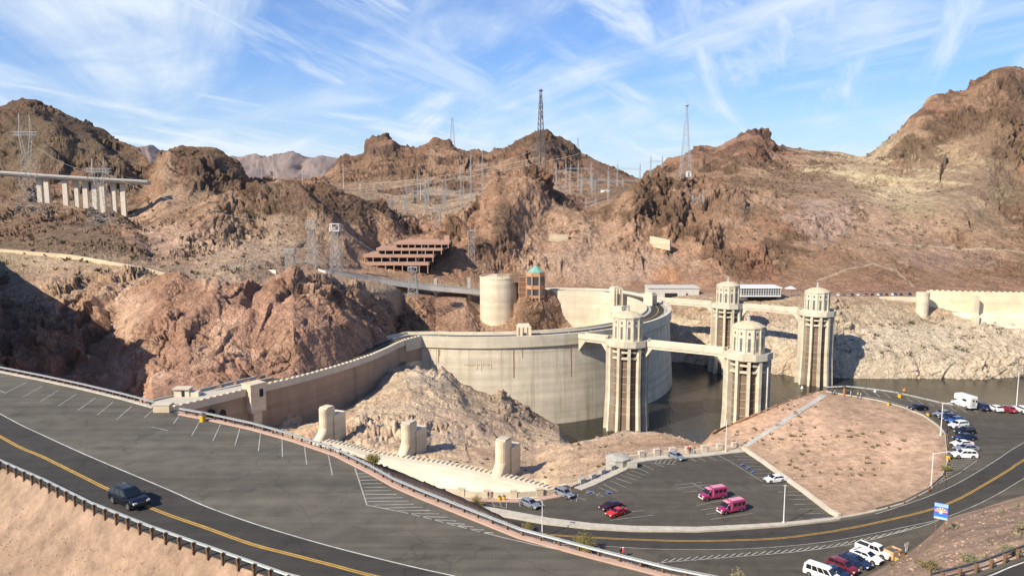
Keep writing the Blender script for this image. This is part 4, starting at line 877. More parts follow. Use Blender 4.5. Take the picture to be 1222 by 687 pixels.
# ------------------------------------------------------------ intake towers
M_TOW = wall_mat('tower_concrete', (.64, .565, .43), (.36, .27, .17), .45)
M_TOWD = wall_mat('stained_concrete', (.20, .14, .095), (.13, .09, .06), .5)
M_ROOF = mat('drum_roof', (.58, .48, .32), .8, var=.15, scale=.4)
M_WIN = mat('grey_green_window', (.10, .12, .115), .3, var=.3, spec=.6)  # dark grey-green glass of the gatehouse windows
def intake_tower():
    root = empty('intake_tower', (0, 0, 0))
    nf = 12
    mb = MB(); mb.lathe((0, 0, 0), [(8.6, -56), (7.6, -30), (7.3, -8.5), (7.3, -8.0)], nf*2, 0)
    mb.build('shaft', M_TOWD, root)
    mb = MB(); mb.lathe((0, 0, 0), [(5.0, -7.9), (5.0, -2.0)], 16); mb.build('shade_core', M_DARK, root)  # black core stands in for the shade behind the open top
    for i in range(nf):
        t = 2*math.pi*(i+.5)/nf; q = Matrix.Rotation(t, 3, 'Z'); mb = MB()
        c = lambda r, z, s_: q @ Vector((r, s_*.62, z))
        prof = [(4.0, -1.8), (9.6, -1.8), (9.6, -24), (11.2, -56), (6.4, -56), (6.4, -9), (4.0, -9)]
        vs = [c(r, z, -1) for r, z in prof]+[c(r, z, 1) for r, z in prof]; n = len(prof)
        mb.add(vs, [(j, (j+1) % n, n+(j+1) % n, n+j) for j in range(n)]+[tuple(range(n)), tuple(range(2*n-1, n-1, -1))])
        mb.build('fin', M_TOW, root)
    mb = MB()
    bb = MB()
    for z in (-4.2, -7.0): mb.lathe((0, 0, z), [(7.1, -.45), (8.5, -.45), (8.5, .45), (7.1, .45), (7.1, -.45)], nf*2, caps=False)
    for k in range(12):
        z = -12-3.4*k; r_ = 7.35+.02*k; bb.lathe((0, 0, z), [(r_, -.12), (r_+.3, -.12), (r_+.3, .12), (r_, .12)], nf*2, caps=False)
    mb.build('ring_beam', M_TOW, root); bb.build('trash_rack', mat('rack_concrete', (.42, .34, .25), .9, var=.2, scale=.5), root)
    mb = MB(); mb.lathe((0, 0, 0), [(8.6, -2.8), (10.3, -2.0), (10.3, .95), (9.8, .95), (9.8, 0), (3, 0)], nf, math.pi/nf*0); mb.build('gallery', M_TOW, root)
    h = MB(); n8 = 12; h.lathe((0, 0, 0), [(6.6, -.1), (6.5, 10.6), (6.85, 10.7), (6.85, 11.3), (6.3, 11.3)], n8)
    for i in range(n8):
        t = 2*math.pi*i/n8; h.box((6.55*math.cos(t), 6.55*math.sin(t), 5.2), (.5, .55, 10.6), Matrix.Rotation(t, 3, 'Z'))
    hs = h.build('gatehouse', M_TOW, root)
    for i in range(n8):
        t = 2*math.pi*(i+.5)/n8; q = Matrix.Rotation(t, 3, 'Z'); r = 6.57*math.cos(math.pi/n8)
        wb = MB(); wb.box(q @ Vector((r, 0, 4.0)), (.12, 1.25, 5.4), q); wo = wb.build('window', M_WIN, hs)
        sb = MB(); [sb.box(q @ Vector((r+.06, 0, 1.9+1.05*k)), (.10, 1.3, .09), q) for k in range(5)]
        [sb.box(q @ Vector((r+.05, y_, 4.0)), (.08, .1, 4.4), q) for y_ in (-.6, .6)]; sb.build('frame', M_TOW, wo); sb = MB(); sb.box(q @ Vector((r, 0, 8.7)), (.1, .75, 1.1), q); sb.build('window', M_WIN, hs)
    rf = MB(); rf.lathe((0, 0, 0), [(6.7, 11.3), (4.5, 12.5), (1.6, 13.3), (1.2, 13.3)], n8); ro = rf.build('roof', M_ROOF, root)
    fb = MB(); fb.cyl((0, 0, 13.2), (0, 0, 15.6), .75, .6, 10); fb.cyl((0, 0, 15.6), (0, 0, 16.2), .95, .2, 10); fb.build('finial', M_CONC2, ro)
    return root
proto = intake_tower()
TPOS = [(750, 355, 'cream intake tower nearest the dam, its foot behind the tan dirt headland'), (895, 328, 'nearest cream intake tower, rising behind the brown dirt hill'),
        (869, 470, 'farthest cream intake tower, joined to the far bend of the dam crest'), (976, 441, 'cream intake tower on the far side of the lake, standing right of the glass building')]
TW = []
for i, (px, D, lab) in enumerate(TPOS):
    o = proto if i == 0 else copy_tree(proto); p = HD(px, D, 0); o.location = (p.x, p.y, 0); o.rotation_euler.z = .26*0+math.radians((12, 3, 20, 9)[i])
    tag(o, lab, 'intake tower', 'four intake towers in the lake'); TW.append(Vector((p.x, p.y, 0)))
def footbridge(a, b, ra, rb, label):
    d = (b-a).normalized(); A_ = a+d*ra; B_ = b-d*rb; c = (A_+B_)/2; o = empty('footbridge', (c.x, c.y, -2.5), label=label, cat='footbridge', group='concrete footbridges between the dam and the intake towers')
    q = Matrix.Rotation(math.atan2(d.y, d.x), 3, 'Z'); L_ = (B_-A_).length
    mb = MB(); mb.box((0, 0, 1.15), (L_, 3.4, 2.7), q); mb.build('deck', M_TOW, o)
    mb = MB()
    for s_ in (-1, 1): mb.box(q @ Vector((0, s_*1.85, 2.1)), (L_, .35, 2.5), q)
    mb.build('parapet', M_TOW, o)
    for s_, r in ((1, rb), (-1, ra)):
        mb = MB(); mb.add([q @ Vector((s_*L_/2, y, z)) for y in (-1.6, 1.6) for z in (-.2, -5)]+[q @ Vector((s_*(L_/2-3.5), y, -.2)) for y in (-1.6, 1.6)], [(0,1,4), (2,5,3), (0,4,5,2), (1,3,5,4), (0,2,3,1)]); mb.build('corbel', M_TOW, o)
near_dam = lambda px: min(arch, key=lambda p: abs(p.x/p.y-(px-CX)/F/CT)+(10 if p.y > 480 else 0))
def on_arch(to):                          # nearest point of the upstream parapet to a tower
    return min(dens(arch, 1), key=lambda p: (p-to).length)
pa = PZ(690, 398.5, 0); pa = AC+(pa-AC).normalized()*AR
footbridge(pa, TW[0], .2, 8.9, 'pale concrete footbridge from the near side of the dam crest to the first intake tower')
footbridge(TW[0], TW[1], 8.9, 8.9, 'long pale concrete footbridge linking the two nearer intake towers')
pb = PZ(803, 371, 0); pb = AC+(pb-AC).normalized()*AR; pb = AC+Vector((math.cos(.27), math.sin(.27), 0))*AR
footbridge(pb, TW[2], .2, 8.9, 'pale concrete footbridge from the far bend of the dam crest to the farthest intake tower')
footbridge(TW[2], TW[3], 8.9, 8.9, 'pale concrete footbridge linking the two farther intake towers, below the glass building')
# ------------------------------------------------------------ spillway on this side
def spillway():
    far_ = [PZ(x, y, -9.2) for x, y in [(380,525),(425,534),(445,540),(490,547.5),(530,553.5),(590,566),(640,577.5),(664,586)]]
    far_ = dens(spline(far_, 4), 3)
    o = empty('spillway', far_[len(far_)//2]-Vector((0, 0, 15)), label='long pale concrete spillway weir with a rounded crest below the parking lots', cat='spillway'); O = o.location
    sh = lambda mb: [setattr(mb, 'v', [(x-O.x, y-O.y, z-O.z) for x, y, z in mb.v])]
    mb = MB(); mb.sweep(far_, [(-.5, -14), (-.5, .2), (2.2, .9), (4.0, .75), (6.0, .1), (8, -1.1), (10, -2.9), (12, -5.2), (14, -7.6), (17, -11), (20, -14)]); sh(mb); mb.build('weir', M_CREST, o, smooth=False)
    mb = MB()
    for p, d in at_len(far_, 1.6, .4): mb.box(p+Vector((d.y, -d.x, 0))*.7+Vector((0, 0, .75)), (.9, 2.0, .5), Matrix.Rotation(math.atan2(d.y, d.x), 3, 'Z'))
    sh(mb); mb.build('gate_seat', M_CREST, o)
    mb = MB(); mb.sweep(far_, [(9, -1.75), (9, -1.45), (9.5, -2.2)]); sh(mb)
    return far_
SPF = spillway()
def pier(px, py_top, D, label):
    top = PD(px, py_top, D); o = empty('spillway_pier', (top.x, top.y, -14), label=label, cat='pier', group='concrete piers of the spillway')
    d = Vector((.90, -.44, 0)); n = Vector((-.44, -.90, 0)); h = top.z+14
    th = 2.1
    th = 1.6
    q = lambda u, s_, z: n*u+d*s_+Vector((0, 0, z))
    mb = MB()
    # nose column (rounded), flaring foot that runs down over the weir
    rows = [(h, 0), (h-6.0, 0), (h-7.2, .8), (h-8.6, 2.2), (h-10, 3.8), (h-11.6, 5.4), (h-13.5, 7.6), (-2, 10), (-8, 13)]
    ring = []
    for z, fl in rows:
        r = []
        for k in range(9):
            t = -math.pi/2+math.pi*k/8; r.append(q(1.0+fl+1.5*math.cos(t), th*math.sin(t), z))
        r += [q(-2.2, th, z), q(-2.2, -th, z)]; ring.append(r)
    k = 11; vs = [v for r in ring for v in r]
    mb.add(vs, [(i*k+j, i*k+(j+1) % k, (i+1)*k+(j+1) % k, (i+1)*k+j) for i in range(len(rows)-1) for j in range(k)]+[tuple(range(k))])
    mb.build('nose', M_CREAM, o)
    mb = MB(); a = math.atan2(n.y, n.x); R = Matrix.Rotation(a, 3, 'Z')
    mb.box(q(-4.2, 0, (h-2.6)/2-4), (5.6, 3.9, h-2.6+8), R); mb.build('buttress', M_CREAM, o)
    mb = MB(); mb.box(q(-.3, 0, h+.2), (3.2, 2.9, .3), R); mb.build('cap', M_CREST, o)
pier(389, 486, 240, 'cream concrete pier at the left end of the spillway, beside the guardrail')
pier(487, 504, 226, 'middle one of the three cream spillway piers')
pier(600, 524, 209, 'cream spillway pier nearest the lower parking lot, right of the other two')
# ------------------------------------------------------------ buildings on the Nevada side
def local(mb, O): mb.v = [(x-O[0], y-O[1], z-O[2]) for x, y, z in mb.v]; return mb
M_TERRA = mat('terracotta_concrete', (.43, .26, .185), .85, var=.15, scale=.4)
M_ORANGE = mat('orange_brown_concrete', (.50, .27, .15), .85, var=.1, scale=.4)
M_GREENR = mat('green_copper_roof', (.20, .40, .32), .5, var=.15, scale=.6)
M_LATT = mat('brown_lattice', (.22, .14, .09), .8, var=.2)
M_STEEL = mat('galvanised_steel', (.42, .43, .42), .55, metal=.4, var=.12, scale=1)
M_PYL = mat('weathered_steel', (.30, .30, .285), .6, metal=.3, var=.15)
M_STEELD = mat('dark_steel', (.14, .13, .125), .6, metal=.3, var=.15)
M_WHITEP = mat('white_paint', (.74, .73, .70), .5, var=.06)
M_GREYW = mat('grey_wall_paint', (.55, .52, .46), .8, var=.12, scale=.3)
def cylinder_building():
    p = HD(595.5, 528, 0); O = (p.x, p.y, -40)
    o = empty('visitor_centre', O, label='big round cream concrete drum building with a flat roof beside the dam', cat='building')
    mb = MB(); mb.lathe((0, 0, 0), [(12.6, -5), (12.8, 49), (13.0, 49.2), (13.0, 50.3), (12.4, 50.3), (12.4, 49.4), (0.2, 49.4)], 48); mb.build('drum', M_CREAM, o)
    mb = MB()
    for i in range(14):
        x = -1+i*1.1; mb.bar((x, -7, 50), (x, -7, 52.6), .25)
        mb.bar((x, 3, 50), (x, 3, 52.6), .25)
    for z in (50.8, 51.6, 52.4): mb.bar((-1, -7, z), (13.5, -7, z), .22); mb.bar((-1, 3, z), (13.5, 3, z), .22)
    for x in (-1, 13.3): mb.bar((x, -7, 52.4), (x, 3, 52.4), .22)
    mb.build('trellis', M_LATT, o)
cylinder_building()
def lift_building():
    p = HD(637, 520, 0); O = (p.x, p.y, -10)
    o = empty('lift_building', O, label='orange brown tower with dark glazing and a green pyramid roof', cat='building')
    Z = lambda y: CAMZ+(YH-y)*520/F+10
    mb = MB(); zt = Z(326)
    mb.lathe((1.0, 0, 0), [(1.5, Z(372)), (4.4, Z(366)), (6.6, Z(361)), (6.6, Z(358))], 8, math.pi/8)
    for a, b in ((324.5, 329), (339.5, 344), (351.5, 354.5), (358, 362)): mb.lathe((1.0, 0, 0), [(6.6, Z(b)), (6.6, Z(a))], 8, math.pi/8)
    mb.lathe((1.0, 0, 0), [(5.5, Z(362)), (5.5, zt)], 8, math.pi/8)
    for k in range(8):
        t = math.pi/8+math.pi/4*k; mb.bar((1+6.3*math.cos(t), 6.3*math.sin(t), Z(361)), (1+6.3*math.cos(t), 6.3*math.sin(t), zt), .9)
    body = mb.build('tower', M_ORANGE, o)
    mb = MB()
    for a, b in ((329, 339.5), (344, 351.5), (354.5, 358)): mb.lathe((1.0, 0, 0), [(6.2, Z(b)), (6.2, Z(a))], 8, math.pi/8, caps=False)
    mb.build('window', M_GLASS, body)
    mb = MB(); mb.lathe((1.2, 0, 0), [(5.6, Z(324.6)), (5.7, Z(323.8)), (.4, Z(316.5))], 8, math.pi/8); mb.cyl((1.2, 0, Z(317)), (1.2, 0, Z(312)), .25, .1, 6); mb.build('roof', M_GREENR, o)
    mb = MB(); mb.box((-7, 2, (Z(362)+Z(330))/2), (6, 8, Z(330)-Z(362))); mb.build('annex', M_LATT, o)
    mb = MB()
    for i in range(5): mb.bar((-9.6+1.3*i, -2.3, Z(361)), (-9.6+1.3*i, -2.3, Z(330)), .35)
    for i in range(6): z = Z(361)+(Z(330)-Z(361))*i/5; mb.bar((-10, -2.35, z), (-4, -2.35, z), .4)
    mb.build('mullion', M_ORANGE, o)
    mb = MB(); mb.box((-10, 3, Z(333)), (12, 9, 4)); mb.build('side_wing', M_LATT, o)
lift_building()
def garage():
    D = 572; s = D/F; O = PD(474, 327, D); o = empty('parking_garage', O, label='stepped terracotta parking garage of open decks built against the rock', cat='parking garage')
    Z = lambda y: CAMZ+(YH-y)*s-O.z; X = lambda x: (x-CX)*s/CT-O.x
    tiers = [(429, 512, 312.5, 316.3, 0), (434, 518, 303.5, 307, 1.5), (449, 528, 296, 299, 3), (470, 536, 289.5, 292, 4.5)]
    prev = 326
    for i, (x0, x1, ya, yb, dy) in enumerate(tiers):
        mb = MB(); w_ = X(x1)-X(x0); mb.box(((X(x0)+X(x1))/2, dy+14, (Z(ya)+Z(yb))/2), (w_, 28, Z(ya)-Z(yb))); pt = mb.build('deck', M_TERRA, o)
        mb = MB(); mb.box(((X(x0)+X(x1))/2+.5, dy+17, (Z(yb)+Z(prev))/2), (w_-1, 22, Z(yb)-Z(prev)-.05)); mb.build('deck_shade', M_DARK, o)  # solid black block stands in for the shadow between decks
        n = 9
        for k in range(n): x = X(x0)+.8+(w_-1.6)*k/(n-1); mb = MB(); mb.box((x, dy+.6, (Z(yb)+Z(prev))/2), (.6, .8, Z(yb)-Z(prev))); mb.build('column', M_TERRA, pt)
        prev = ya
    mb = MB(); mb.box((X(531), 22, Z(290)), (4, 4, 9)); mb.box((X(500), 26, Z(289.5)), (26, 6, 2)); mb.build('stair_tower', M_TERRA, o)
garage()
def low_block():
    D = 548; s = D/F; O = PD(804, 356, D); o = empty('low_building', O, label='long low flat roofed concrete building with a dark garage opening, left of the intake towers', cat='building')
    mb = MB(); mb.box((0, 8, 3.6), (35, 16, 7.2)); mb.box((0, 8, 7.3), (36, 17, .5)); mb.build('wall', M_GREYW, o)
    mb = MB(); mb.box((-2, -.1, 2.2), (8.5, .4, 3)); mb.build('opening', M_DARK, o); mb = MB(); mb.box((9, -.1, 2.4), (1.2, .4, 2.2)); mb.build('door', M_DARK, o)
low_block()
def glass_building():
    D = 512; s = D/F; O = PD(908, 357, D); o = empty('glass_building', O, label='glass walled building with a flat roof cantilevered over a dark gap', cat='building')
    mb = MB(); mb.box((0, 8, 7.4), (27, 17, .7)); mb.box((0, 8, 2.1), (26, 16, .8)); mb.build('roof', M_WHITEP, o)
    mb = MB(); mb.box((0, 8, 4.8), (25, 15, 4.6)); mb.build('glazing', M_GLASS, o)
    mb = MB()
    for i in range(17): mb.bar((-12.8+1.6*i, .3, 2.3), (-12.8+1.6*i, .3, 7.2), .22)
    for z in (3.7, 5.6): mb.bar((-12.8, .25, z), (12.8, .25, z), .18)
    mb.build('mullion', M_WHITEP, o)
    mb = MB(); mb.box((-15, 9, 4), (5, 12, 7)); mb.box((-10, 9, .2), (9, 8, 3.4)); mb.build('base', M_GREYW, o)
    mb = MB(); mb.box((2, 9, .3), (18, 12, 2.9)); mb.build('overhang_shade', M_DARK, o)  # solid black block stands in for the shadow under the overhang
glass_building()
def kiosk(px, py, D, w_, h_, label, m=M_WHITEP, name='tent', cat='tent'):
    O = PD(px, py, D); o = empty(name, O, label=label, cat=cat)
    mb = MB(); mb.prism([(-w_/2, -2), (w_/2, -2), (w_/2, 2), (-w_/2, 2)], h_*.6, h_*.62); mb.add([(-w_/2, -2, h_*.6), (w_/2, -2, h_*.6), (w_/2, 2, h_*.6), (-w_/2, 2, h_*.6), (0, 0, h_)], [(0,1,4),(1,2,4),(2,3,4),(3,0,4)]); mb.build('canopy', m, o)
    for x in (-w_/2+.2, w_/2-.2):
        mb = MB(); mb.bar((x, -1.8, -.5), (x, -1.8, h_*.6), .15); mb.build('pole', M_STEEL, o)
kiosk(943, 349, 520, 7, 4.4, 'white peaked canopy just right of the glass building')
# Nevada spillway: high cream wall with a ledge
def nv_spillway():
    top = [PD(x, y, d) for x, y, d in [(1050, 347, 512), (1075, 347.5, 510), (1106, 348.5, 507), (1140, 349, 503), (1165, 349.5, 500), (1222, 351, 496), (1330, 354, 490)]]
    O = Vector((top[3].x, top[3].y, -22)); o = empty('spillway_wall', O, label='high cream concrete wall with a sloping ledge along the far shore', cat='wall')
    t2 = [Vector((p.x, p.y, 0)) for p in top[2:]]
    mb = MB(); mb.sweep(t2, [(-1.5, -14), (-1.5, 3.0), (.0, 3.0), (.3, -10.5), (0, -14)]); local(mb, O).build('upper_wall', M_CREAM2, o)
    mb = MB()
    for p, d in at_len(t2, 3.3, .5): mb.box(p+Vector((0, 0, 3.2))+Vector((-d.y, d.x, 0))*.7, (1.5, .9, .8), Matrix.Rotation(math.atan2(d.y, d.x), 3, 'Z'))
    local(mb, O).build('coping_block', M_CREAM2, o)
    mb = MB(); mb.sweep(t2, [(0, -10.6), (2.0, -10.4), (4.0, -11.5), (9.5, -26), (12, -34), (0, -34)]); local(mb, O).build('ledge', M_CREAM, o)
    mb = MB(); p = HD(1102, 499, 0); mb.cyl((p.x, p.y, -16), (p.x, p.y, 3.0), 3.4, 4.1, 24); local(mb, O).build('round_end', M_CREAM, o)
    mb = MB(); p = HD(1165.5, 496, 0); mb.box((p.x, p.y, -6), (3.0, 3.4, 14)); mb.box((p.x, p.y-1, -14), (2.2, 5.0, 7)); local(mb, O).build('pilaster', M_CREAM, o)
    mb = MB(); p = HD(1165.5, 489.2, 0); mb.box((p.x, p.y, -18.5), (2.6, .6, 2.3)); local(mb, O).build('opening', M_BROWN, o)
    t3 = [Vector((p.x, p.y, 0)) for p in top[:3]]; mb = MB(); mb.sweep(t3, [(-.6, -12), (-.6, -1.4), (.3, -1.4), (.3, -12)]); local(mb, O).build('side_wall', M_CREAM, o)
nv_spillway()
# road bridge in front of the garage
def road_bridge():
    pts = [PD(385, 322, 500), PD(452, 332.5, 520), PD(510, 340, 535), PD(577, 346, 548)]; O = pts[1]-Vector((0, 0, 10)); o = empty('road_bridge', O, label='pale road bridge sloping across the canyon wall below the terracotta garage', cat='bridge')
    pts = dens(pts, 6)
    mb = MB(); mb.sweep(pts, [(-9, -1.0), (-9, .0), (5.2, .0), (5.2, -3.0), (3.0, -3.6), (-6, -3.6)]); local(mb, O).build('deck', mat('bridge_concrete', (.55, .53, .48), .8, var=.12, scale=.3), o)
    mb = MB(); mb.strip([p+Vector((0, 0, .02)) for p in offset(pts, 3.6)], [p+Vector((0, 0, .02)) for p in offset(pts, -7.5)]); local(mb, O).build('roadway', M_ROAD, o)
    mb = MB(); mb.sweep(offset(pts, 5.0), [(-.15, .1), (-.15, 1.0), (.15, 1.0), (.15, .1)]); local(mb, O).build('parapet', M_CONC2, o)
    mb = MB()
    for px, D in ((470, 525), (520, 538), (560, 546)):
        p = HD(px, D, 0); mb.box((p.x, p.y, -8), (2.2, 5, 30)); 
    local(mb, O).build('pier', M_CONC2, o)
road_bridge()
def strip_wall(name, pts, h, th, m, label, cat, group=None, h2=None):
    pts = dens(pts, 5); n = len(pts); mb = MB(); vs = []
    for i, p in enumerate(pts):
        d = pts[min(i+1, n-1)]-pts[max(i-1, 0)]; d.z = 0; d.normalize(); s_ = Vector((d.y, -d.x, 0)); hh = h+((h2 or h)-h)*i/(n-1)
        vs += [p+s_*-th/2-Vector((0,0,2)), p-s_*th/2+Vector((0,0,hh)), p+s_*th/2+Vector((0,0,hh)), p+s_*th/2-Vector((0,0,2))]
    mb.add(vs, [(i*4+j, (i+1)*4+j, (i+1)*4+(j+1) % 4, i*4+(j+1) % 4) for i in range(n-1) for j in range(4)]+[(0,1,2,3), (n*4-4, n*4-1, n*4-2, n*4-3)])
    return mb.own(name, m, label, cat, group)
M_SAND = wall_mat('sand_wall', (.56, .45, .31), (.4, .3, .2), .3)
strip_wall('retaining_wall', [PD(-60, 296, 478), PD(0, 300.5, 466), PD(85, 309, 436), PD(170, 325.5, 411), PD(205, 335, 402), PD(221, 341, 398)], 1.2, .8, M_SAND, 'long sand coloured retaining wall edging the road cut on the left hillside', 'retaining wall', h2=3.4)
strip_wall('retaining_wall', [PD(212, 348, 388), PD(245, 351, 378), PD(276, 354, 372)], 2.3, 3, M_SAND, 'short pale wall on top of the red cliff, below the end of the long retaining wall', 'retaining wall')
strip_wall('retaining_wall', [PD(776, 291, 652), PD(800, 296, 640)], 6.5, 2, M_SAND, 'tall sand coloured wall on the hillside above the low building', 'retaining wall')
strip_wall('retaining_wall', [PD(655, 285, 650), PD(678, 286, 650)], 4, 2, M_SAND, 'small sand coloured wall on the slope above the green roofed tower', 'retaining wall')
strip_wall('retaining_wall', [PD(268, 323, 500), PD(330, 326, 470)], 2.0, 1, M_GREYW, 'grey roadside wall above the red cliff, left of the lattice mast', 'retaining wall')
strip_wall('retaining_wall', [PD(690, 350.5, 556), PD(770, 352.5, 556)], 1.5, 1, M_GREYW, 'low grey roadside wall behind the cream dam abutment', 'retaining wall')
strip_wall('retaining_wall', [PD(1090, 293, 690), PD(1150, 295, 688), PD(1222, 299, 684), PD(1330, 303, 680)], 1.5, 1.5, M_SAND, 'thin pale line of wall crossing the far right hillside', 'retaining wall')
def bunker():
    O = PD(341, 364, 348); o = empty('concrete_bunker', O, label='small boxy concrete shelter with a dark opening on the red cliff', cat='bunker')
    mb = MB(); mb.box((0, 3, 1.6), (9, 7, 3.6)); mb.box((-.3, 2.6, 3.6), (10, 8.5, .6)); mb.build('wall', M_SAND, o); mb = MB(); mb.box((1, -.6, 1.7), (3.4, .4, 2)); mb.build('opening', M_DARK, o)
bunker()
def shed(px, py, D, w_, h_, m, label):
    O = PD(px, py, D); o = empty('shed', O-Vector((0, 0, .8)), label=label, cat='shed'); mb = MB(); mb.box((0, 0, h_/2), (w_, w_*.8, h_)); mb.build('wall', m, o); mb = MB(); mb.box((0, 0, h_+.15), (w_*1.1, w_*.9, .3)); mb.build('roof', M_GREYW, o); mb = MB(); mb.box((0, -w_*.4-.05, h_*.4), (w_*.3, .12, h_*.7)); mb.build('door', M_STEELD, o)
shed(821.5, 210, 738, 4.2, 5, M_WHITEP, 'little white shed at the foot of the lattice mast on the right ridge')
shed(722, 231, 890, 9, 5, M_WHITEP, 'small white building in the substation saddle')
shed(979, 190, 1180, 9, 6.5, M_TERRA, 'terracotta water tank shaped hut on the right saddle ridge')
# plaza at the Arizona end of the dam
pl = [PZ(183, 477.5, .3), PZ(192, 487, .3), PZ(215, 483, .3), PZ(262, 472.6, .3), PZ(300, 463.3, .3), PZ(296, 458, .3), PZ(264, 465, .3), PZ(235, 469, .3), PZ(213, 472.5, .3)]
mb = MB(); mb.prism([(p.x, p.y) for p in pl], -3, .35); tag(mb.build('pavement', mat('plaza_concrete', (.52, .47, .38), .9, var=.15)), kind='structure')
def plaza_hut():
    O = PZ(219, 472, .3); o = empty('concrete_hut', O, label='small pale flat roofed hut at the foot of the red cliff by the dam road', cat='hut')
    mb = MB(); mb.box((0, 0, 1.3), (5, 3, 2.6)); mb.box((0, -.3, 2.75), (5.6, 3.8, .35)); mb.box((3.9, 0, .8), (3, 2.4, 1.6)); mb.build('wall', M_CONC, o); mb = MB(); mb.box((.5, -1.53, 1.1), (1, .1, 1.9)); mb.build('door', M_DARK, o)
plaza_hut()
# ------------------------------------------------------------ highway bridge far left
def highway_bridge():
    a = PD(-140, 196, 742); pts = [a, PD(0, 205, 742), PD(55, 209, 744), PD(110, 212.5, 748), PD(178, 216.3, 756)]; O = Vector((pts[2].x, pts[2].y, 50)); o = empty('highway_bridge', O, label='long concrete highway viaduct on pale piers at the foot of the dark mountain', cat='bridge')
    P_ = dens(pts, 8); mb = MB(); mb.sweep(P_, [(-6, -2.4), (-7, -.9), (-7, 0), (6, 0), (6, -.9), (5, -2.4), (3.5, -3.6), (-4, -3.6)]); local(mb, O).build('deck', M_CONC2, o)
    mb = MB(); mb.sweep(offset(P_, 5.9), [(-.15, 0), (-.15, 1.0), (.15, 1.0), (.15, 0)]); local(mb, O).build('railing', M_GREYW, o)
    for px, yb, D in [(-40, 240, 700), (-12, 240, 705), (58, 234, 722), (69, 236, 727), (85, 244, 735), (94, 247, 740), (110, 262, 748), (118, 264, 752), (133, 264, 757), (140, 263, 760), (152, 256, 765)]:
        i = min(P_, key=lambda p: abs(p.x/p.y-(px-CX)/F/CT)); b = PD(px, yb, D).z-6; mb = MB(); mb.box((i.x, i.y+(0 if (px % 2) else 3), (i.z-2.4+b)/2), (4.4, 3.0, i.z-2.4-b)); local(mb, O).build('pier', M_CONC, o)
highway_bridge()
# ------------------------------------------------------------ lattice masts, pylons, substation
def lattice(mb, base, H, w0, w1, n, r=.16, taper=None, xb=True):
    b = Vector(base); q = lambda t: (w0+(w1-w0)*(taper(t) if taper else t))/2
    lv = [b+Vector((0, 0, H*i/n)) for i in range(n+1)]
    for i in range(n):
        a0, a1 = q(i/n), q((i+1)/n)
        cs = [(-1,-1),(1,-1),(1,1),(-1,1)]
        for k in range(4):
            x0, y0 = cs[k]; x1, y1 = cs[(k+1) % 4]
            mb.bar(lv[i]+Vector((x0*a0, y0*a0, 0)), lv[i+1]+Vector((x0*a1, y0*a1, 0)), r*1.3)
            if xb:
                mb.bar(lv[i]+Vector((x0*a0, y0*a0, 0)), lv[i+1]+Vector((x1*a1, y1*a1, 0)), r*.7)
                mb.bar(lv[i]+Vector((x1*a0, y1*a0, 0)), lv[i+1]+Vector((x0*a1, y0*a1, 0)), r*.7)
            mb.bar(lv[i+1]+Vector((x0*a1, y0*a1, 0)), lv[i+1]+Vector((x1*a1, y1*a1, 0)), r*.7)
def gbase(px, py, D): p = PD(px, py, D); return Vector((p.x, p.y, p.z))
def mast(px, yb, yt, D, w0, w1, n, m, label, head=True, r=.2):
    b = gbase(px, yb, D); H = (yb-yt)*D/F; o = empty('lattice_mast', b, label=label, cat='mast')
    mb = MB(); lattice(mb, (0, 0, -2), H+2, w0, w1, n, r, taper=lambda t: min(1, t*1.08)**.85); mb.build('frame', m, o)
    if head:
        mb = MB(); mb.lathe((0, 0, 0), [(.3, H-.5), (1.9, H+.3), (1.9, H+.9), (.3, H+2.0)], 8); mb.build('lantern', m, o)
    return o, H
o, H = mast(645, 197, 112, 735, 9.5, 2.0, 14, M_STEELD, 'tall dark communications mast on the rocky peak above the dam', r=.34)
for z in (.66, .72, .78, .82):
    mb = MB(); [mb.cyl((1.9*math.cos(a), 1.9*math.sin(a), H*z-1.3), (1.9*math.cos(a), 1.9*math.sin(a), H*z+1.3), .45, n=6) for a in (z*30, z*30+2.1, z*30+4.2)]; mb.build('antenna', M_STEELD, o)
mb = MB(); mb.bar((0, 0, 0), (0, 0, H*.95), .7); mb.build('ladder', M_STEELD, o)
mast(817.5, 211, 129, 738, 10.5, 1.6, 11, M_STEEL, 'slim grey lattice mast beside the white shed on the right ridge', r=.2)
mast(540, 179, 143, 1560, 11, 3, 7, M_STEEL, 'distant lattice mast on the skyline left of centre', r=.32)
mast(689.5, 176, 167, 1490, 4, 2, 3, M_STEEL, 'tiny distant mast on the skyline right of the rocky peak', r=.25)
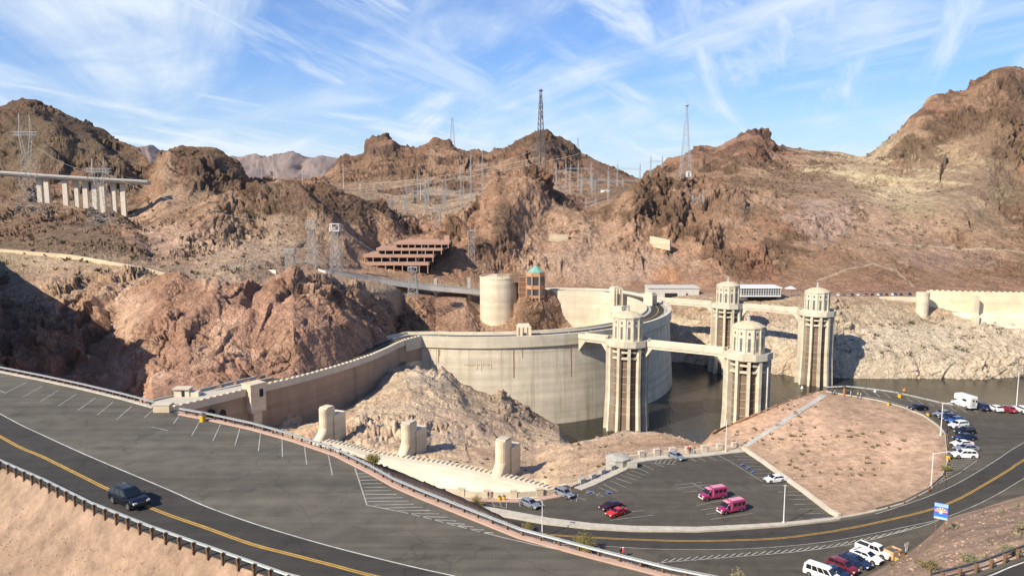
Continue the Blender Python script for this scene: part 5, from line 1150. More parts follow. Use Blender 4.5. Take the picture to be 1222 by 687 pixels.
def pylon_big(px, yb, yt, D, label, wtop=1.0):
    b = gbase(px, yb, D); H = (yb-yt)*D/F; o = empty('transmission_tower', b, label=label, cat='pylon', group='transmission towers')
    mb = MB(); W = 14.5; zw = H*.60
    lattice(mb, (0, 0, -3), zw+3, W, 4.5, 6, .15)
    for s_ in (-1, 1):
        mb2 = [(Vector((s_*2, y, zw)), Vector((s_*3.8, y*.8, H*.78))) for y in (-1.8, 1.8)]
        for a_, b_ in mb2: mb.bar(a_, b_, .26)
        for k in range(4):
            t0, t1 = k/4, (k+1)/4; mb.bar(mb2[0][0].lerp(mb2[0][1], t0), mb2[1][0].lerp(mb2[1][1], t1), .15); mb.bar(mb2[1][0].lerp(mb2[1][1], t0), mb2[0][0].lerp(mb2[0][1], t1), .15)
        for y in (-1.4, 1.4): mb.bar((s_*3.8, y, H*.78), (s_*3.6, 0, H), .17)
    mb.build('frame', M_STEEL, o)
    mb = MB()
    for y in (-1.4, 1.4):
        for z in (0, 2.4): mb.bar((-8.5, y*(1 if z == 0 else .6), H*.78+z), (8.5, y*(1 if z == 0 else .6), H*.78+z), .17)
        for k in range(8): mb.bar((-8+2*k, y, H*.78), (-7+2*k, y*.6, H*.78+2.4), .17); mb.bar((-7+2*k, y*.6, H*.78+2.4), (-6+2*k, y, H*.78), .17)
    mb.build('crossarm', M_STEEL, o)
    for x in (-7, 0, 7):
        mb = MB(); mb.cyl((x, 0, H*.78-4), (x, 0, H*.78), .28, n=6); mb.build('insulator', M_STEELD, o)
    return o
pylon_big(37, 253, 138, 560, 'largest lattice transmission tower, far left in front of the viaduct')
pylon_big(121, 264, 190, 520, 'lattice transmission tower in front of the right end of the viaduct')
def pylon_small(px, yb, yt, D, label, n=6):
    b = gbase(px, yb, D); H = (yb-yt)*D/F; o = empty('transmission_tower', b, label=label, cat='pylon', group='transmission towers')
    mb = MB(); lattice(mb, (0, 0, -2), H*.86+2, 6.2, 3.6, n, .2); mb.build('frame', M_STEEL, o)
    mb = MB(); lattice(mb, (0, 0, H*.84), H*.16, 5.6, 5.6, 1, .22); mb.box((0, 0, H*.84), (5.8, 4.4, .3)); mb.box((0, 0, H), (5.8, 4.4, .3)); mb.build('head', M_WHITEP if 'square' in label and 'faint' not in label else M_STEEL, o)
    return o
pylon_small(401, 320, 267, 500, 'pale lattice tower with a square white head beside the terracotta garage')
pylon_small(373, 323, 263, 515, 'faint lattice tower left of the one with the square white head')
pylon_small(347, 331, 297, 470, 'short lattice tower above the concrete shelter on the cliff', 4)
pylon_small(493, 351, 318, 500, 'slender lattice tower standing in front of the sloping road bridge', 5)
pylon_small(588, 262, 214, 760, 'slim lattice tower on the slope above the dark rock spire', 7)
pylon_small(523, 292, 246, 690, 'slim lattice tower on the ridge just behind the garage', 6)
pylon_small(563, 330, 275, 600, 'grey lattice tower on the rocky slope right of the garage', 6)
def portal(px, yb, yt, D, W, label, n=2):
    b = gbase(px, yb, D); H = (yb-yt)*D/F; o = empty('substation_frame', b-Vector((0, 0, 1)), label=label, cat='steel frame', group='steel frames of the hillside substation')
    for k in range(n):
        x = -W/2+W*k/(n-1); mb = MB(); lattice(mb, (x, 0, 0), H+1, 1.6, 1.0, max(4, int(H/4)), .16); mb.bar((x, 0, H), (x, 0, H*1.22), .22); mb.build('column', M_STEEL, o)
    mb = MB()
    for y in (-.7, .7):
        for z in (0, 1.4): mb.bar((-W/2-2, y, H*.82+z), (W/2+2, y, H*.82+z), .18)
    nn = int(W/1.6)
    for k in range(nn): mb.bar((-W/2+1.6*k, -.7, H*.82), (-W/2+1.6*k+.8, .7, H*.82+1.4), .14); mb.bar((-W/2+1.6*k+.8, .7, H*.82+1.4), (-W/2+1.6*k+1.6, -.7, H*.82), .14)
    mb.build('beam', M_STEEL, o)
    return o
fr = [(497,256,222,840,20,2,'left most frame of the substation behind the garage'),(520,256,220,850,22,2,'second frame from the left in the substation behind the garage'),(541,256,222,850,22,2,'third frame from the left in the substation behind the garage'),(569,250,186,820,12,2,'tall narrow steel frame just left of the dark rock spire'),(530,248,229,905,70,5,'wide low row of steel columns at the back of the substation'),
      (475,262,236,800,14,2,'small steel frame at the edge of the dark rocky hill'),(672,232,199,900,16,2,'steel frame right of the tall dark mast'),(690,226,196,960,30,3,'three column frame below the round summit'),(662,250,222,760,10,2,'short steel frame at the foot of the rocky peak'),
      (718,254,205,780,12,2,'pair of tall grey columns beside the small white building'),(750,222,197,1000,28,2,'twin masted frame seen against the sky in the saddle'),(735,222,214,940,80,6,'wide low row of columns across the saddle'),(783,214,188,980,14,2,'steel frame on the ridge left of the slim mast'),
      (705,258,238,740,9,2,'short grey frame beside the winding track'),(832,264,233,700,9,2,'small lattice frame on the dark rocks right of the saddle'),
      (556,262,200,790,10,2,'tall steel frame between the garage and the dark rock spire'),(505,250,208,930,12,2,'tall steel frame above the left part of the substation'),(700,240,208,900,12,2,'tall steel frame under the right shoulder of the round summit'),(640,236,205,980,10,2,'steel frame just left of the foot of the tall dark mast')]
for f in fr: portal(f[0], f[1], f[2], f[3], f[4], f[6], f[5])
def pole(px, yb, yt, D, label):
    b = gbase(px, yb, D); H = (yb-yt)*D/F; o = empty('utility_pole', b-Vector((0,0,1)), label=label, cat='pole', group='thin utility poles on the far hills'); mb = MB(); mb.cyl((0, 0, 0), (0, 0, H+1), .42, .3, 6); mb.build('shaft', M_GREYW, o); mb = MB(); mb.bar((-1.8, 0, H-.5), (1.8, 0, H-.5), .3); mb.build('crossarm', M_GREYW, o)
for a in [(326.5,214,186,1000,'thin pole against the purple mountains'),(410,224,197,1000,'thin pole on the brown ridge left of the mesa'),(502,238,218,900,'thin pole in front of the left skyline notch'),(313,216,200,1100,'short pole left of the one against the purple mountains'),(361,216,202,1100,'short pole right of the one against the purple mountains'),(430,232,219,960,'short pole below the skyline mesa'),(455,262,244,780,'short pole at the right foot of the dark hill'),(941,184,171,1240,'thin pole on the right skyline bump'),(999,184,173,1230,'thin pole at the right end of the saddle skyline'),(438,268,250,700,'short pole on the slope of the dark hill')]: pole(*a)
def cable(a, b, sag, label, r=.11):
    n = 16; pts = [a.lerp(b, i/n)-Vector((0, 0, sag*4*(i/n)*(1-i/n))) for i in range(n+1)]; mb = MB()
    for p, q in zip(pts, pts[1:]): mb.bar(p, q, r)
    return mb.own('power_line', M_STEEL, label, 'cable', 'power lines strung across the hills')
cable(PD(430, 220, 900), PD(646, 187, 760), 4, 'upper pale cable from the pole by the mesa to the rocky peak', .2)
cable(PD(430, 228, 900), PD(690, 184, 800), 4, 'second pale cable running below the upper one to the peak', .2)
cable(PD(300, 218, 900), PD(430, 225, 900), 3, 'cable crossing in front of the purple mountains', .16)
cable(PD(37, 170, 560), PD(121, 205, 520), 5, 'cable between the two big towers at the left', .1)
cable(PD(121, 205, 520), PD(373, 268, 515), 8, 'cable sweeping from the viaduct tower over the dark hill', .13)
cable(PD(121, 203, 520), PD(401, 230, 700), 9, 'cable passing behind the dark rocky hill', .14)
cable(PD(401, 270, 500), PD(475, 240, 800), 3, 'cable from the square headed tower to the hill on its right', .14)
cable(PD(240, 325, 470), PD(373, 283, 515), 2, 'cable low over the red cliff toward the faint tower', .13)
cable(PD(563, 278, 600), PD(672, 203, 900), 5, 'cable climbing from the slope tower to the rocky peak', .14)
cable(PD(563, 276, 600), PD(541, 226, 850), 3, 'cable from the slope tower back to the substation', .14)
cable(PD(718, 208, 780), PD(832, 236, 700), 4, 'cable over the dark rocks right of the saddle', .12)
cable(PD(475, 228, 860), PD(645, 176, 745), 4, 'third pale cable rising to the mast on the peak', .16)
cable(PD(556, 205, 790), PD(718, 212, 780), 5, 'cable strung from the tall frame across to the saddle columns', .13)
cable(PD(493, 322, 500), PD(523, 250, 690), 3, 'cable from the bridge side tower up behind the garage', .13)
cable(PD(401, 268, 500), PD(493, 320, 500), 3, 'cable from the square headed tower down to the bridge side tower', .1)
# ------------------------------------------------------------ guardrails and parapets
M_WOOD = mat('weathered_post_wood', (.19, .11, .06), .9, var=.3, scale=6)
M_RAIL = mat('guardrail_steel', (.38, .40, .38), .45, metal=.55, var=.1, scale=1.5)
M_RAILG = mat('dull_guardrail_steel', (.33, .35, .35), .5, metal=.4, var=.12, scale=1.5)
def guardrail(pts, label, post_m, hb=.55, step=1.905, zf=lambda x, y: ZU, back=1, rail_m=M_RAIL, pw=.16):
    pts = dens(pts, 1.9); O = pts[len(pts)//2].copy(); O.z = zf(O.x, O.y); o = empty('guardrail', O, label=label, cat='guardrail')
    path = [Vector((p.x, p.y, zf(p.x, p.y))) for p in pts]
    mb = MB(); mb.sweep(path, [(-.03, hb), (.06, hb+.06), (-.03, hb+.155), (.06, hb+.25), (-.03, hb+.31), (-.07, hb+.155)]); local(mb, O).build('rail', rail_m, o)
    posts = at_len(path, step, .9)
    if len(posts) > 100: posts = posts[:100]
    proto_me = None
    for p, d in posts:
        if proto_me is None:
            mb = MB(); mb.box((0, 0, (hb+.2)/2-.15), (pw, .2, hb+.5)); mb.box((0, -.0, hb+.1), (.15, .3, .3)); q = mb.build('post', post_m, o); proto_me = q.data
        else:
            q = bpy.data.objects.new('post', proto_me); COL.objects.link(q); q.parent = o
        q.location = p+Vector((d.y, -d.x, 0))*back*.26-O; q.rotation_euler.z = math.atan2(d.y, d.x)
    return o
guardrail(U([(-150,499),(-80,525),(0,556),(54,580),(110,608),(180,636.5),(265,667),(340,694),(420,716)]), 'guardrail on brown wooden posts along the pink slope at the lower left', M_WOOD)
guardrail(U([(x, y-.3) for x, y in edge_far[:6]]+[(184,485)]), 'grey guardrail at the upper left edge of the upper parking lot', M_WOOD, step=1.905, back=-1, rail_m=M_RAILG)
guardrail(U([(214,493)]+[(x, y-.3) for x, y in edge_far[7:20]]), 'long curving grey guardrail along the canyon side of the upper lot', M_WOOD, step=1.905, back=-1, rail_m=M_RAILG)
guardrail(U([(1110,695),(1148,685.5),(1171,679),(1222,660),(1320,632)]), 'dark guardrail on wooden posts at the bottom right corner', M_WOOD, rail_m=M_STEELD)
guardrail(Lw([(x+.8, y) for x, y in wedge_road[1:]]+[(x-.5, y-.3) for x, y in wedge_top[1:-2]]), 'low dark guardrail curving around the dirt hill beside the right lot', M_WOOD, hb=.35, step=3.4, zf=zlow, rail_m=M_STEELD)
def barrier_box():
    O = PU(194, 491.5); o = empty('barrier_block', O, label='tan concrete block closing the gap between the two upper guardrails', cat='barrier'); mb = MB(); mb.box((0, .2, .55), (2.3, 1.2, 1.1)); mb.build('block', M_SAND, o, bevel=.04); mb = MB(); mb.box((0, .2, 1.14), (2.45, 1.35, .12)); mb.build('cap', M_CONC, o)
barrier_box()
def stone_parapet(pts, label, hw, hp, sp, m, zf=zlow, wp=1.4):
    path = [Vector((p.x, p.y, zf(p.x, p.y))) for p in dens(pts, 2)]; O = path[len(path)//2].copy(); o = empty('parapet_wall', O, label=label, cat='parapet wall')
    mb = MB(); mb.sweep(path, [(-.22, -.4), (-.22, hw), (.22, hw), (.22, -.4)]); local(mb, O).build('wall', m, o)
    for p, d in at_len(path, sp, .4):
        mb = MB(); mb.box((0, 0, hp/2-.2), (wp, .75, hp+.4)); mb.box((0, 0, hp+.05), (wp+.15, .9, .14)); q = mb.build('pillar', m, o); q.location = p-O; q.rotation_euler.z = math.atan2(d.y, d.x)
stone_parapet(Lw([(524,585.5),(543,588),(567,590.5),(592,591),(618,591),(644,589),(666,585.5),(680,582.5)]), 'pale parapet with square pillars between the spillway and the lower lot', .7, 1.05, 5.3, M_CREAM)
stone_parapet(Lw([(682,581.5),(704,572.5),(720,565),(731,560.5)]), 'rough grey stone parapet at the left side of the lower lot', .45, 1.0, 3.6, M_CONC2)
stone_parapet(Lw([(749,546.5),(769,543.5),(792,540.5),(832,538),(858,535.5),(883,533)]), 'pale parapet with square pillars along the far side of the lower lot', .55, 1.15, 4.0, M_CONC)
def overlook():
    O = PL(737, 554); o = empty('stone_overlook', O, label='rounded grey stone lookout block at the corner of the lower lot', cat='lookout')
    mb = MB(); mb.lathe((0, 0, 0), [(2.6, -1), (2.6, 1.5), (2.8, 1.5), (2.8, 1.8), (1.2, 2.3)], 10); mb.build('wall', M_CONC2, o); mb = MB(); mb.box((2.9, -1.5, .5), (2.2, 1.6, 1.6)); mb.build('buttress', M_CONC2, o)
overlook()
# fence at the far edge of the right lot
def lot_fence():
    path = [Vector((p.x, p.y, zlow(p.x, p.y))) for p in dens(Lw([(x, y-.6) for x, y in lot_far]), 3)]; O = path[len(path)//2].copy(); o = empty('guardrail', O, label='low grey guardrail between the right lot and the lake', cat='guardrail')
    mb = MB(); mb.sweep(path, [(-.05, .35), (-.05, .7), (.05, .7), (.05, .35)]); local(mb, O).build('rail', M_STEEL, o)
    for p, d in at_len(path, 3.6, 1): mb = MB(); mb.box((0, 0, .3), (.2, .2, .9)); q = mb.build('post', M_WOOD, o); q.location = p-O
lot_fence()
# ------------------------------------------------------------ lamps, signs, bins
def lamp(px, py, H, arm, label, zf=None, dirx=1):
    O = PL(px, py) if zf is None else zf; o = empty('street_lamp', O, label=label, cat='street lamp', group='pale parking lot lamps'); m = M_WHITEP
    mb = MB(); mb.cyl((0, 0, -.3), (0, 0, H), .12, .07, 8); mb.build('pole', m, o); mb = MB(); mb.cyl((0, 0, -.1), (0, 0, .5), .28, .28, 10); mb.build('base', M_CONC, o)
    if arm:
        mb = MB(); mb.cyl((0, 0, H-.1), (dirx*arm, 0, H+.25), .06, n=6); mb.build('arm', m, o); mb = MB(); mb.box((dirx*(arm+.35), 0, H+.25), (.9, .32, .16)); mb.build('lamp_head', M_GREYW, o, bevel=.03)
    else: mb = MB(); mb.box((0, 0, H+.05), (.5, .3, .14)); mb.build('lamp_head', M_GREYW, o, bevel=.02)
lamp(935, 625, 7.3, 0, 'straight pale lamp post at the near right corner of the lower lot')
lamp(647, 640.5, 6.6, .5, 'lamp post on the island beside the green bush near the guardrail', dirx=-1)
lamp(866, 539, 7.6, 0, 'lamp post on the far side of the lower lot against the dirt hill')
lamp(1111, 582, 7.0, 2.6, 'lamp post on the dirt hill with its arm reaching over the near guardrail')
lamp(1122.5, 519, 7.4, 2.8, 'lamp post with a long arm over the row of cars in the right lot')
lamp(1212.5, 489, 9.5, 0, 'lamp post by the lake at the far right edge of the right lot')
lamp(1028, 640, 0.01, 0, 'x') if False else None
def text_mesh(s, size, m, parent, loc, rot=(0, 0, 0), ext=.004):
    c = bpy.data.curves.new('lettering', 'FONT'); c.body = s; c.size = size; c.extrude = ext; c.align_x = 'CENTER'; c.align_y = 'CENTER'
    t = bpy.data.objects.new('lettering', c); COL.objects.link(t); dg = bpy.context.evaluated_depsgraph_get(); me = bpy.data.meshes.new_from_object(t.evaluated_get(dg)); bpy.data.objects.remove(t)
    o = bpy.data.objects.new('lettering', me); me.materials.clear(); me.materials.append(m); COL.objects.link(o); o.parent = parent; o.location = loc; o.rotation_euler = rot; return o
def state_sign():
    O = see_ground(1121, 639, 60, 260); o = empty('welcome_sign', O, label='blue welcome sign with sun rays on two brown posts above the road', cat='sign'); o.rotation_euler.z = math.radians(-33)
    W_, H_ = 1.75, 2.35; z0 = 2.5
    mb = MB(); mb.box((0, 0, z0+H_/2), (W_, .06, H_)); pn = mb.build('panel', mat('sign_blue', (.05, .17, .60), .5, var=.05), o)
    M_SR = mat('sign_red', (.62, .07, .06), .5, var=.05); M_SY = mat('sign_pale_yellow', (.80, .70, .42), .5, var=.05); M_SW = mat('sign_white', (.78, .80, .82), .5, var=.03); M_SL = mat('sign_light_blue', (.35, .55, .80), .5, var=.05)
    mb = MB(); mb.box((0, -.035, z0+H_*.88), (W_*.97, .02, H_*.2)); mb.build('upper_field', M_SL, pn)
    cx, cz = 0, z0+H_*.44
    for k in range(13):
        a0 = math.pi*k/13; a1 = math.pi*(k+1)/13; mb = MB(); R_ = W_*.47
        f = lambda a, r: (cx+r*math.cos(a), -.052, cz+r*math.sin(a)*.85)
        mb.face([f(a0, .1), f(a0, R_), f(a1, R_), f(a1, .1)]); mb.build('ray', M_SR if k % 2 == 0 else M_SY, pn)
    mb = MB(); pts = []
    for k in range(10): r = .34 if k % 2 == 0 else .14; a = math.pi/2+math.pi*k/5; pts.append((cx+r*math.cos(a), cz+r*math.sin(a)))
    for k in range(10): a, b = pts[k], pts[(k+1) % 10]; mb.face([(cx, -.062, cz), (a[0], -.062, a[1]), (b[0], -.062, b[1])])
    mb.build('star', M_SW, pn)
    mb = MB(); mb.box((0, -.035, z0+.17), (W_*.97, .02, .32)); mb.build('lower_field', M_SL, pn)
    text_mesh('WELCOME TO', .20, mat('sign_blue', None) if False else MATS['sign_blue'], pn, (0, -.05, z0+H_*.92), (math.pi/2, 0, 0)); text_mesh('ARIZONA', .27, M_SW, pn, (0, -.055, z0+.17), (math.pi/2, 0, 0))
    for x in (-.55, .55): mb = MB(); mb.box((x, .1, 1.9), (.12, .12, 5.0)); mb.build('post', M_WOOD, o)
state_sign()
M_BINY = mat('yellow_bin_plastic', (.72, .42, .04), .5, var=.08)
def bin_(p, label, h=1.0, r=.34):
    o = empty('litter_bin', p, label=label, cat='bin', group='yellow litter bins'); mb = MB(); mb.cyl((0, 0, 0), (0, 0, h*.85), r*.9, r, 14); mb.build('drum', M_BINY, o); mb = MB(); mb.lathe((0, 0, 0), [(r*1.08, h*.85), (r*1.05, h*.92), (r*.5, h*1.05)], 14); mb.build('lid', M_STEELD, o)
bin_(PU(242, 502.5), 'yellow bin at the guardrail of the upper lot near the hut', 1.1, .42)
bin_(PL(596, 597), 'left one of two yellow bins by the pale pillar parapet'); bin_(PL(601.5, 596.5), 'right one of two yellow bins by the pale pillar parapet')
bin_(PL(1070.5, 671), 'yellow bin beside the wooden crates at the bottom right', 1.2, .42)
bin_(PL(1131.5, 548.5), 'yellow bin at the end of the row of cars in the right lot', 1.2, .45); bin_(PL(1107, 497), 'yellow bin next to the black car at the bend of the right lot', 1.1, .42); bin_(PL(1060, 483.5), 'yellow bin on the left edge of the right lot', 1.0)
bin_(PL(1073.5, 474), 'yellow bin at the lake edge of the right lot', 1.2, .45)
def crates():
    M_PLY = mat('plywood', (.52, .34, .18), .85, var=.15, scale=3); O = PL(1065, 664); o = empty('wooden_crate', O, label='tan wooden crate with an open top beside the white pickup', cat='crate'); o.rotation_euler.z = .5
    for c, d in (((0, -.9, .7), (2.2, .08, 1.4)), ((0, .9, .7), (2.2, .08, 1.4)), ((-1.1, 0, .7), (.08, 1.72, 1.4)), ((1.1, 0, .7), (.08, 1.72, 1.4))): mb = MB(); mb.box(c, d); mb.build('side', M_PLY, o)
    mb = MB(); mb.box((0, 0, .55), (2.1, 1.7, 1.0)); mb.build('contents', M_STEELD, o)
    O = PL(1072.5, 663.5); o = empty('wooden_crate', O, label='smaller dark topped wooden crate right of the open one', cat='crate'); o.rotation_euler.z = .5; mb = MB(); mb.box((0, 0, .5), (1.3, 1.2, 1.0)); mb.build('body', M_PLY, o); mb = MB(); mb.box((0, 0, 1.04), (1.4, 1.3, .08)); mb.build('lid', M_STEELD, o)
    O = PL(1081.5, 657.5); o = empty('notice_board', O, label='small white folding board standing beyond the crates', cat='board'); o.rotation_euler.z = .6; mb = MB(); mb.box((0, 0, 1.25), (1.15, .05, .5)); mb.build('panel', M_WHITEP, o); 
    for x in (-.2, .2): mb = MB(); mb.bar((x, 0, 0), (x, 0, 1.1), .07); mb.build('leg', M_WHITEP, o)
crates()
# orange marker with a dish at the tip of the right lot
def viewer():
    O = PL(1007, 472); o = empty('coin_telescope', O, label='tall rusty orange post with a grey head among the people at the lot tip', cat='telescope'); mb = MB(); mb.cyl((0, 0, 0), (0, 0, 2.0), .22, .2, 10); mb.build('post', mat('rusty_orange', (.50, .20, .06), .8), o); mb = MB(); mb.box((0, 0, 2.35), (.7, .45, .5)); mb.cyl((-.5, 0, 2.4), (.5, 0, 2.5), .2, n=8); mb.build('head', M_STEELD, o)
viewer()

for px, py, c_, lb in [(1044, 468, 'white', 'small white buoy on the lake beyond the lot tip'), (1079, 466, 'orange', 'small orange buoy on the lake, right of the white one'), (957, 463.5, 'white', 'small white buoy close to the far intake tower')]:
    p = PZ(px, py, -41); o = empty('buoy', p, label=lb, cat='buoy'); mb = MB(); mb.lathe((0, 0, 0), [(.3, -.3), (.8, .0), (.8, .5), (.45, .8), (.2, 1.6), (.05, 1.7)], 12); mb.build('float', M_WHITEP if c_ == 'white' else MATS['rusty_orange'], o)
    mb = MB(); mb.lathe((0, 0, 0), [(.82, .2), (.84, .25), (.84, .4), (.82, .45)], 12, caps=False); mb.build('band', M_BINY, o)
# ------------------------------------------------------------ vehicles (x forward, y left, z up)
def paint(name, col, rough=.28, metal=.0): return mat('paint_'+name, col, rough, metal, var=.03, coat=.4, spec=.4)
PB = dict(black=paint('black', (.006, .007, .012)), plum=paint('plum', (.045, .008, .018)), white=paint('white', (.78, .78, .77)), silver=paint('silver', (.36, .38, .41), .3, .5), red=paint('red', (.55, .03, .03)), maroon=paint('maroon', (.16, .015, .025)), navy=paint('navy', (.015, .025, .075)), blue=paint('blue', (.03, .09, .30)), pink=paint('pink', (.33, .04, .125)), grey=paint('grey', (.13, .14, .16), .3, .4), darkred=paint('dark_red', (.30, .02, .03)))
M_TYRE = mat('tyre_rubber', (.02, .02, .02), .9, var=.1); M_RIM = mat('wheel_rim', (.42, .43, .44), .35, metal=.8, var=.05)
M_CGL = mat('car_glass', (.012, .015, .018), .06, var=.1, spec=.9); M_TRIM = mat('black_trim', (.025, .025, .025), .6, var=.1); M_HEAD = mat('headlight_glass', (.75, .75, .72), .1, var=.05, spec=.9); M_TAIL = mat('tail_light', (.45, .02, .02), .25, var=.05); M_PLATE = mat('licence_plate', (.6, .6, .58), .6)
SPEC = {  # length, width, stations of the lower body: (x, z top, z bottom, half width); roof line: (x, z, half width)
 'sedan': dict(L=4.75, W=1.84, low=[(-2.37,.72,.45,.72),(-2.30,.98,.30,.86),(-1.6,1.02,.22,.91),(0,.96,.2,.92),(1.1,.93,.22,.91),(1.9,.80,.24,.86),(2.28,.66,.3,.76),(2.37,.55,.4,.66)], cab=[(-1.95,1.02),(-1.25,1.38),(-.5,1.46),(.25,1.43),(1.15,.95)], rw=.60, wr=.33, wb=(-1.38,1.42)),
 'coupe': dict(L=4.6, W=1.88, low=[(-2.28,.72,.45,.74),(-2.22,.95,.30,.88),(-1.5,1.0,.22,.93),(0,.93,.2,.92),(1.0,.90,.22,.92),(1.85,.80,.24,.87),(2.2,.68,.3,.78),(2.3,.55,.4,.68)], cab=[(-1.9,.99),(-1.0,1.28),(-.4,1.34),(.15,1.30),(1.0,.93)], rw=.56, wr=.34, wb=(-1.35,1.4)),
 'suv': dict(L=4.85, W=1.93, low=[(-2.42,.8,.5,.80),(-2.36,1.06,.35,.90),(-1.6,1.14,.28,.955),(0,1.12,.26,.96),(1.05,1.10,.28,.95),(1.9,1.02,.30,.90),(2.34,.86,.34,.82),(2.42,.66,.42,.72)], cab=[(-2.32,1.10),(-2.0,1.64),(-1.2,1.76),(.1,1.74),(.45,1.66),(1.25,1.10)], rw=.70, wr=.38, wb=(-1.43,1.45)),
 'van': dict(L=5.6, W=2.0, low=[(-2.8,.9,.5,.93),(-2.75,1.18,.38,.98),(-1.6,1.2,.34,1.0),(1.0,1.2,.34,1.0),(1.9,1.16,.34,.98),(2.5,1.02,.36,.92),(2.76,.85,.40,.85),(2.8,.7,.45,.75)], cab=[(-2.74,1.18),(-2.62,2.0),(-2.3,2.12),(.8,2.12),(1.15,2.0),(1.95,1.16)], rw=.84, wr=.37, wb=(-1.75,1.75)),
 'pickup': dict(L=5.85, W=2.0, low=[(-2.92,1.0,.5,.93),(-2.88,1.12,.42,.97),(-1.9,1.13,.36,1.0),(0,1.13,.34,1.0),(1.5,1.13,.34,1.0),(2.4,1.08,.36,.96),(2.84,.95,.4,.88),(2.92,.7,.48,.8)], cab=[(-.62,1.12),(-.5,1.80),(-.1,1.90),(.75,1.88),(1.05,1.78),(1.62,1.12)], rw=.74, wr=.42, wb=(-1.85,1.85)),
}
def loft(mb, secs):
    k = len(secs[0]); vs = [v for s_ in secs for v in s_]; n = len(secs)
    mb.add(vs, [(i*k+j, i*k+(j+1) % k, (i+1)*k+(j+1) % k, (i+1)*k+j) for i in range(n-1) for j in range(k)]+[tuple(range(k)), tuple(range((n-1)*k, n*k))])
def subdiv_arch(low, wb, wr):
    xs = set(x for x, *_ in low)
    for w_ in wb:
        for t in (-1.25, -1.12, -.8, -.4, 0, .4, .8, 1.12, 1.25): xs.add(round(w_+t*wr, 3))
    xs = sorted(xs); out = []
    for x in xs:
        v = [float(np.interp(x, [l[0] for l in low], [l[i] for l in low])) for i in (1, 2, 3)]
        cut = None
        for w_ in wb:
            d = abs(x-w_)
            if d < wr*1.2: cut = wr+math.sqrt(max(0, (wr*1.2)**2-d*d))
        out.append((x, v[0], v[1], v[2], cut))
    return out
def car(kind, colour, name, label, cat, pos, heading, rot_z=None, group=None, scale=1.0, twotone=None, rack=False):
    S_ = SPEC[kind]; o = empty(name, pos, heading, label=label, cat=cat, group=group); o.scale = (scale,)*3; m = PB[colour]
    secs = []
    for x, zt, zb, hw, cut in subdiv_arch(S_['low'], S_['wb'], S_['wr']):
        zi = max(zb, cut) if cut else zb
        zi = min(zi, zt-.12); hb = hw*.97
        secs.append([(x, -hw*.86, zt), (x, -hw*.97, zt-.07), (x, -hw, (zt+zi)/2+.05), (x, -hb, zi), (x, -hw+.28, zi if cut is None else zi), (x, -hw+.30, zb), (x, hw-.30, zb), (x, hw-.28, zi), (x, hb, zi), (x, hw, (zt+zi)/2+.05), (x, hw*.97, zt-.07), (x, hw*.86, zt)])
    mb = MB(); loft(mb, secs); body = mb.build('body', m, o, smooth=False)
    cab = S_['cab']; zb = lambda x: float(np.interp(x, [l[0] for l in S_['low']], [l[1] for l in S_['low']]))-.02; hwb = S_['W']/2*.9; rw = S_['rw']; zmax = max(z for _, z in cab)
    hwz = lambda z: hwb+(rw-hwb)*(z-1.0)/(zmax-1.0) if zmax > 1 else rw
    xs = sorted(set([round(c[0], 3) for c in cab]+[round(cab[0][0]+(cab[-1][0]-cab[0][0])*i/12, 3) for i in range(13)]))
    zr = lambda x: float(np.interp(x, [c[0] for c in cab], [c[1] for c in cab]))
    secs = []
    for x in xs:
        z = max(zr(x), zb(x)+.01); b_ = zb(x); h1 = hwz(z)
        secs.append([(x, -hwb, b_), (x, -h1-.0, z-.06 if z-.06 > b_ else b_), (x, -h1*.88, z), (x, 0, z+.02), (x, h1*.88, z), (x, h1, z-.06 if z-.06 > b_ else b_), (x, hwb, b_)])
    mb = MB(); loft(mb, secs); mb.build('cabin', PB[twotone] if twotone else m, o, smooth=False)
    # side windows
    x0, x1 = cab[0][0], cab[-1][0]; nwin = {'sedan': 2, 'coupe': 1, 'suv': 3, 'van': 4, 'pickup': 2}[kind]
    zt_ = zmax-.13; bl = zb(0)+.05
    def xr(z, front):
        seq = cab if not front else cab[::-1]
        for a, b in zip(seq, seq[1:]):
            if min(a[1], b[1]) <= z <= max(a[1], b[1]): return a[0]+(b[0]-a[0])*(z-a[1])/((b[1]-a[1]) or 1)
        return seq[0][0]
    fb, ft, rb, rt = xr(max(bl, zb(x1)+.05), True)-.14, xr(zt_, True)-.10, xr(max(bl, zb(x0)+.05), False)+.16, xr(zt_, False)+.12
    if kind == 'van': rb += .2; rt += .2
    for i in range(nwin):
        a, b = i/nwin+.015, (i+1)/nwin-.015
        for s_ in (-1, 1):
            mb = MB(); q = lambda t, z: (rb+(fb-rb)*t if z == 0 else rt+(ft-rt)*t, s_*((hwz(bl) if z == 0 else hwz(zt_))+.015+(.02 if z == 0 else .0)), bl+.02 if z == 0 else zt_)
            mb.face([q(a, 0), q(b, 0), q(b, 1), q(a, 1)]); mb.build('side_window', M_CGL, o)
    # windscreen and rear window
    def screen(name, seq):
        a, b = seq; mb = MB(); d = Vector((b[0]-a[0], 0, b[1]-a[1])); nrm = Vector((-d.z, 0, d.x)).normalized()
        if (nrm.x > 0) != (a[0] > 0): nrm = -nrm
        if name == 'windscreen' and nrm.x < 0: nrm = -nrm
        pts = []
        for t, f in ((.10, .93), (.92, .90)):
            p = Vector((a[0], 0, a[1]))+d*t+nrm*.02; h_ = hwz(max(1.0, p.z))*f; pts.append((p, h_))
        (p, h0), (q_, h1) = pts; mb.face([(p.x, -h0, p.z), (p.x, h0, p.z), (q_.x, h1, q_.z), (q_.x, -h1, q_.z)]); mb.build(name, M_CGL, o)
    screen('windscreen', (cab[-1], cab[-2])); screen('rear_window', (cab[0], cab[1]))
    # wheels
    W2 = S_['W']/2
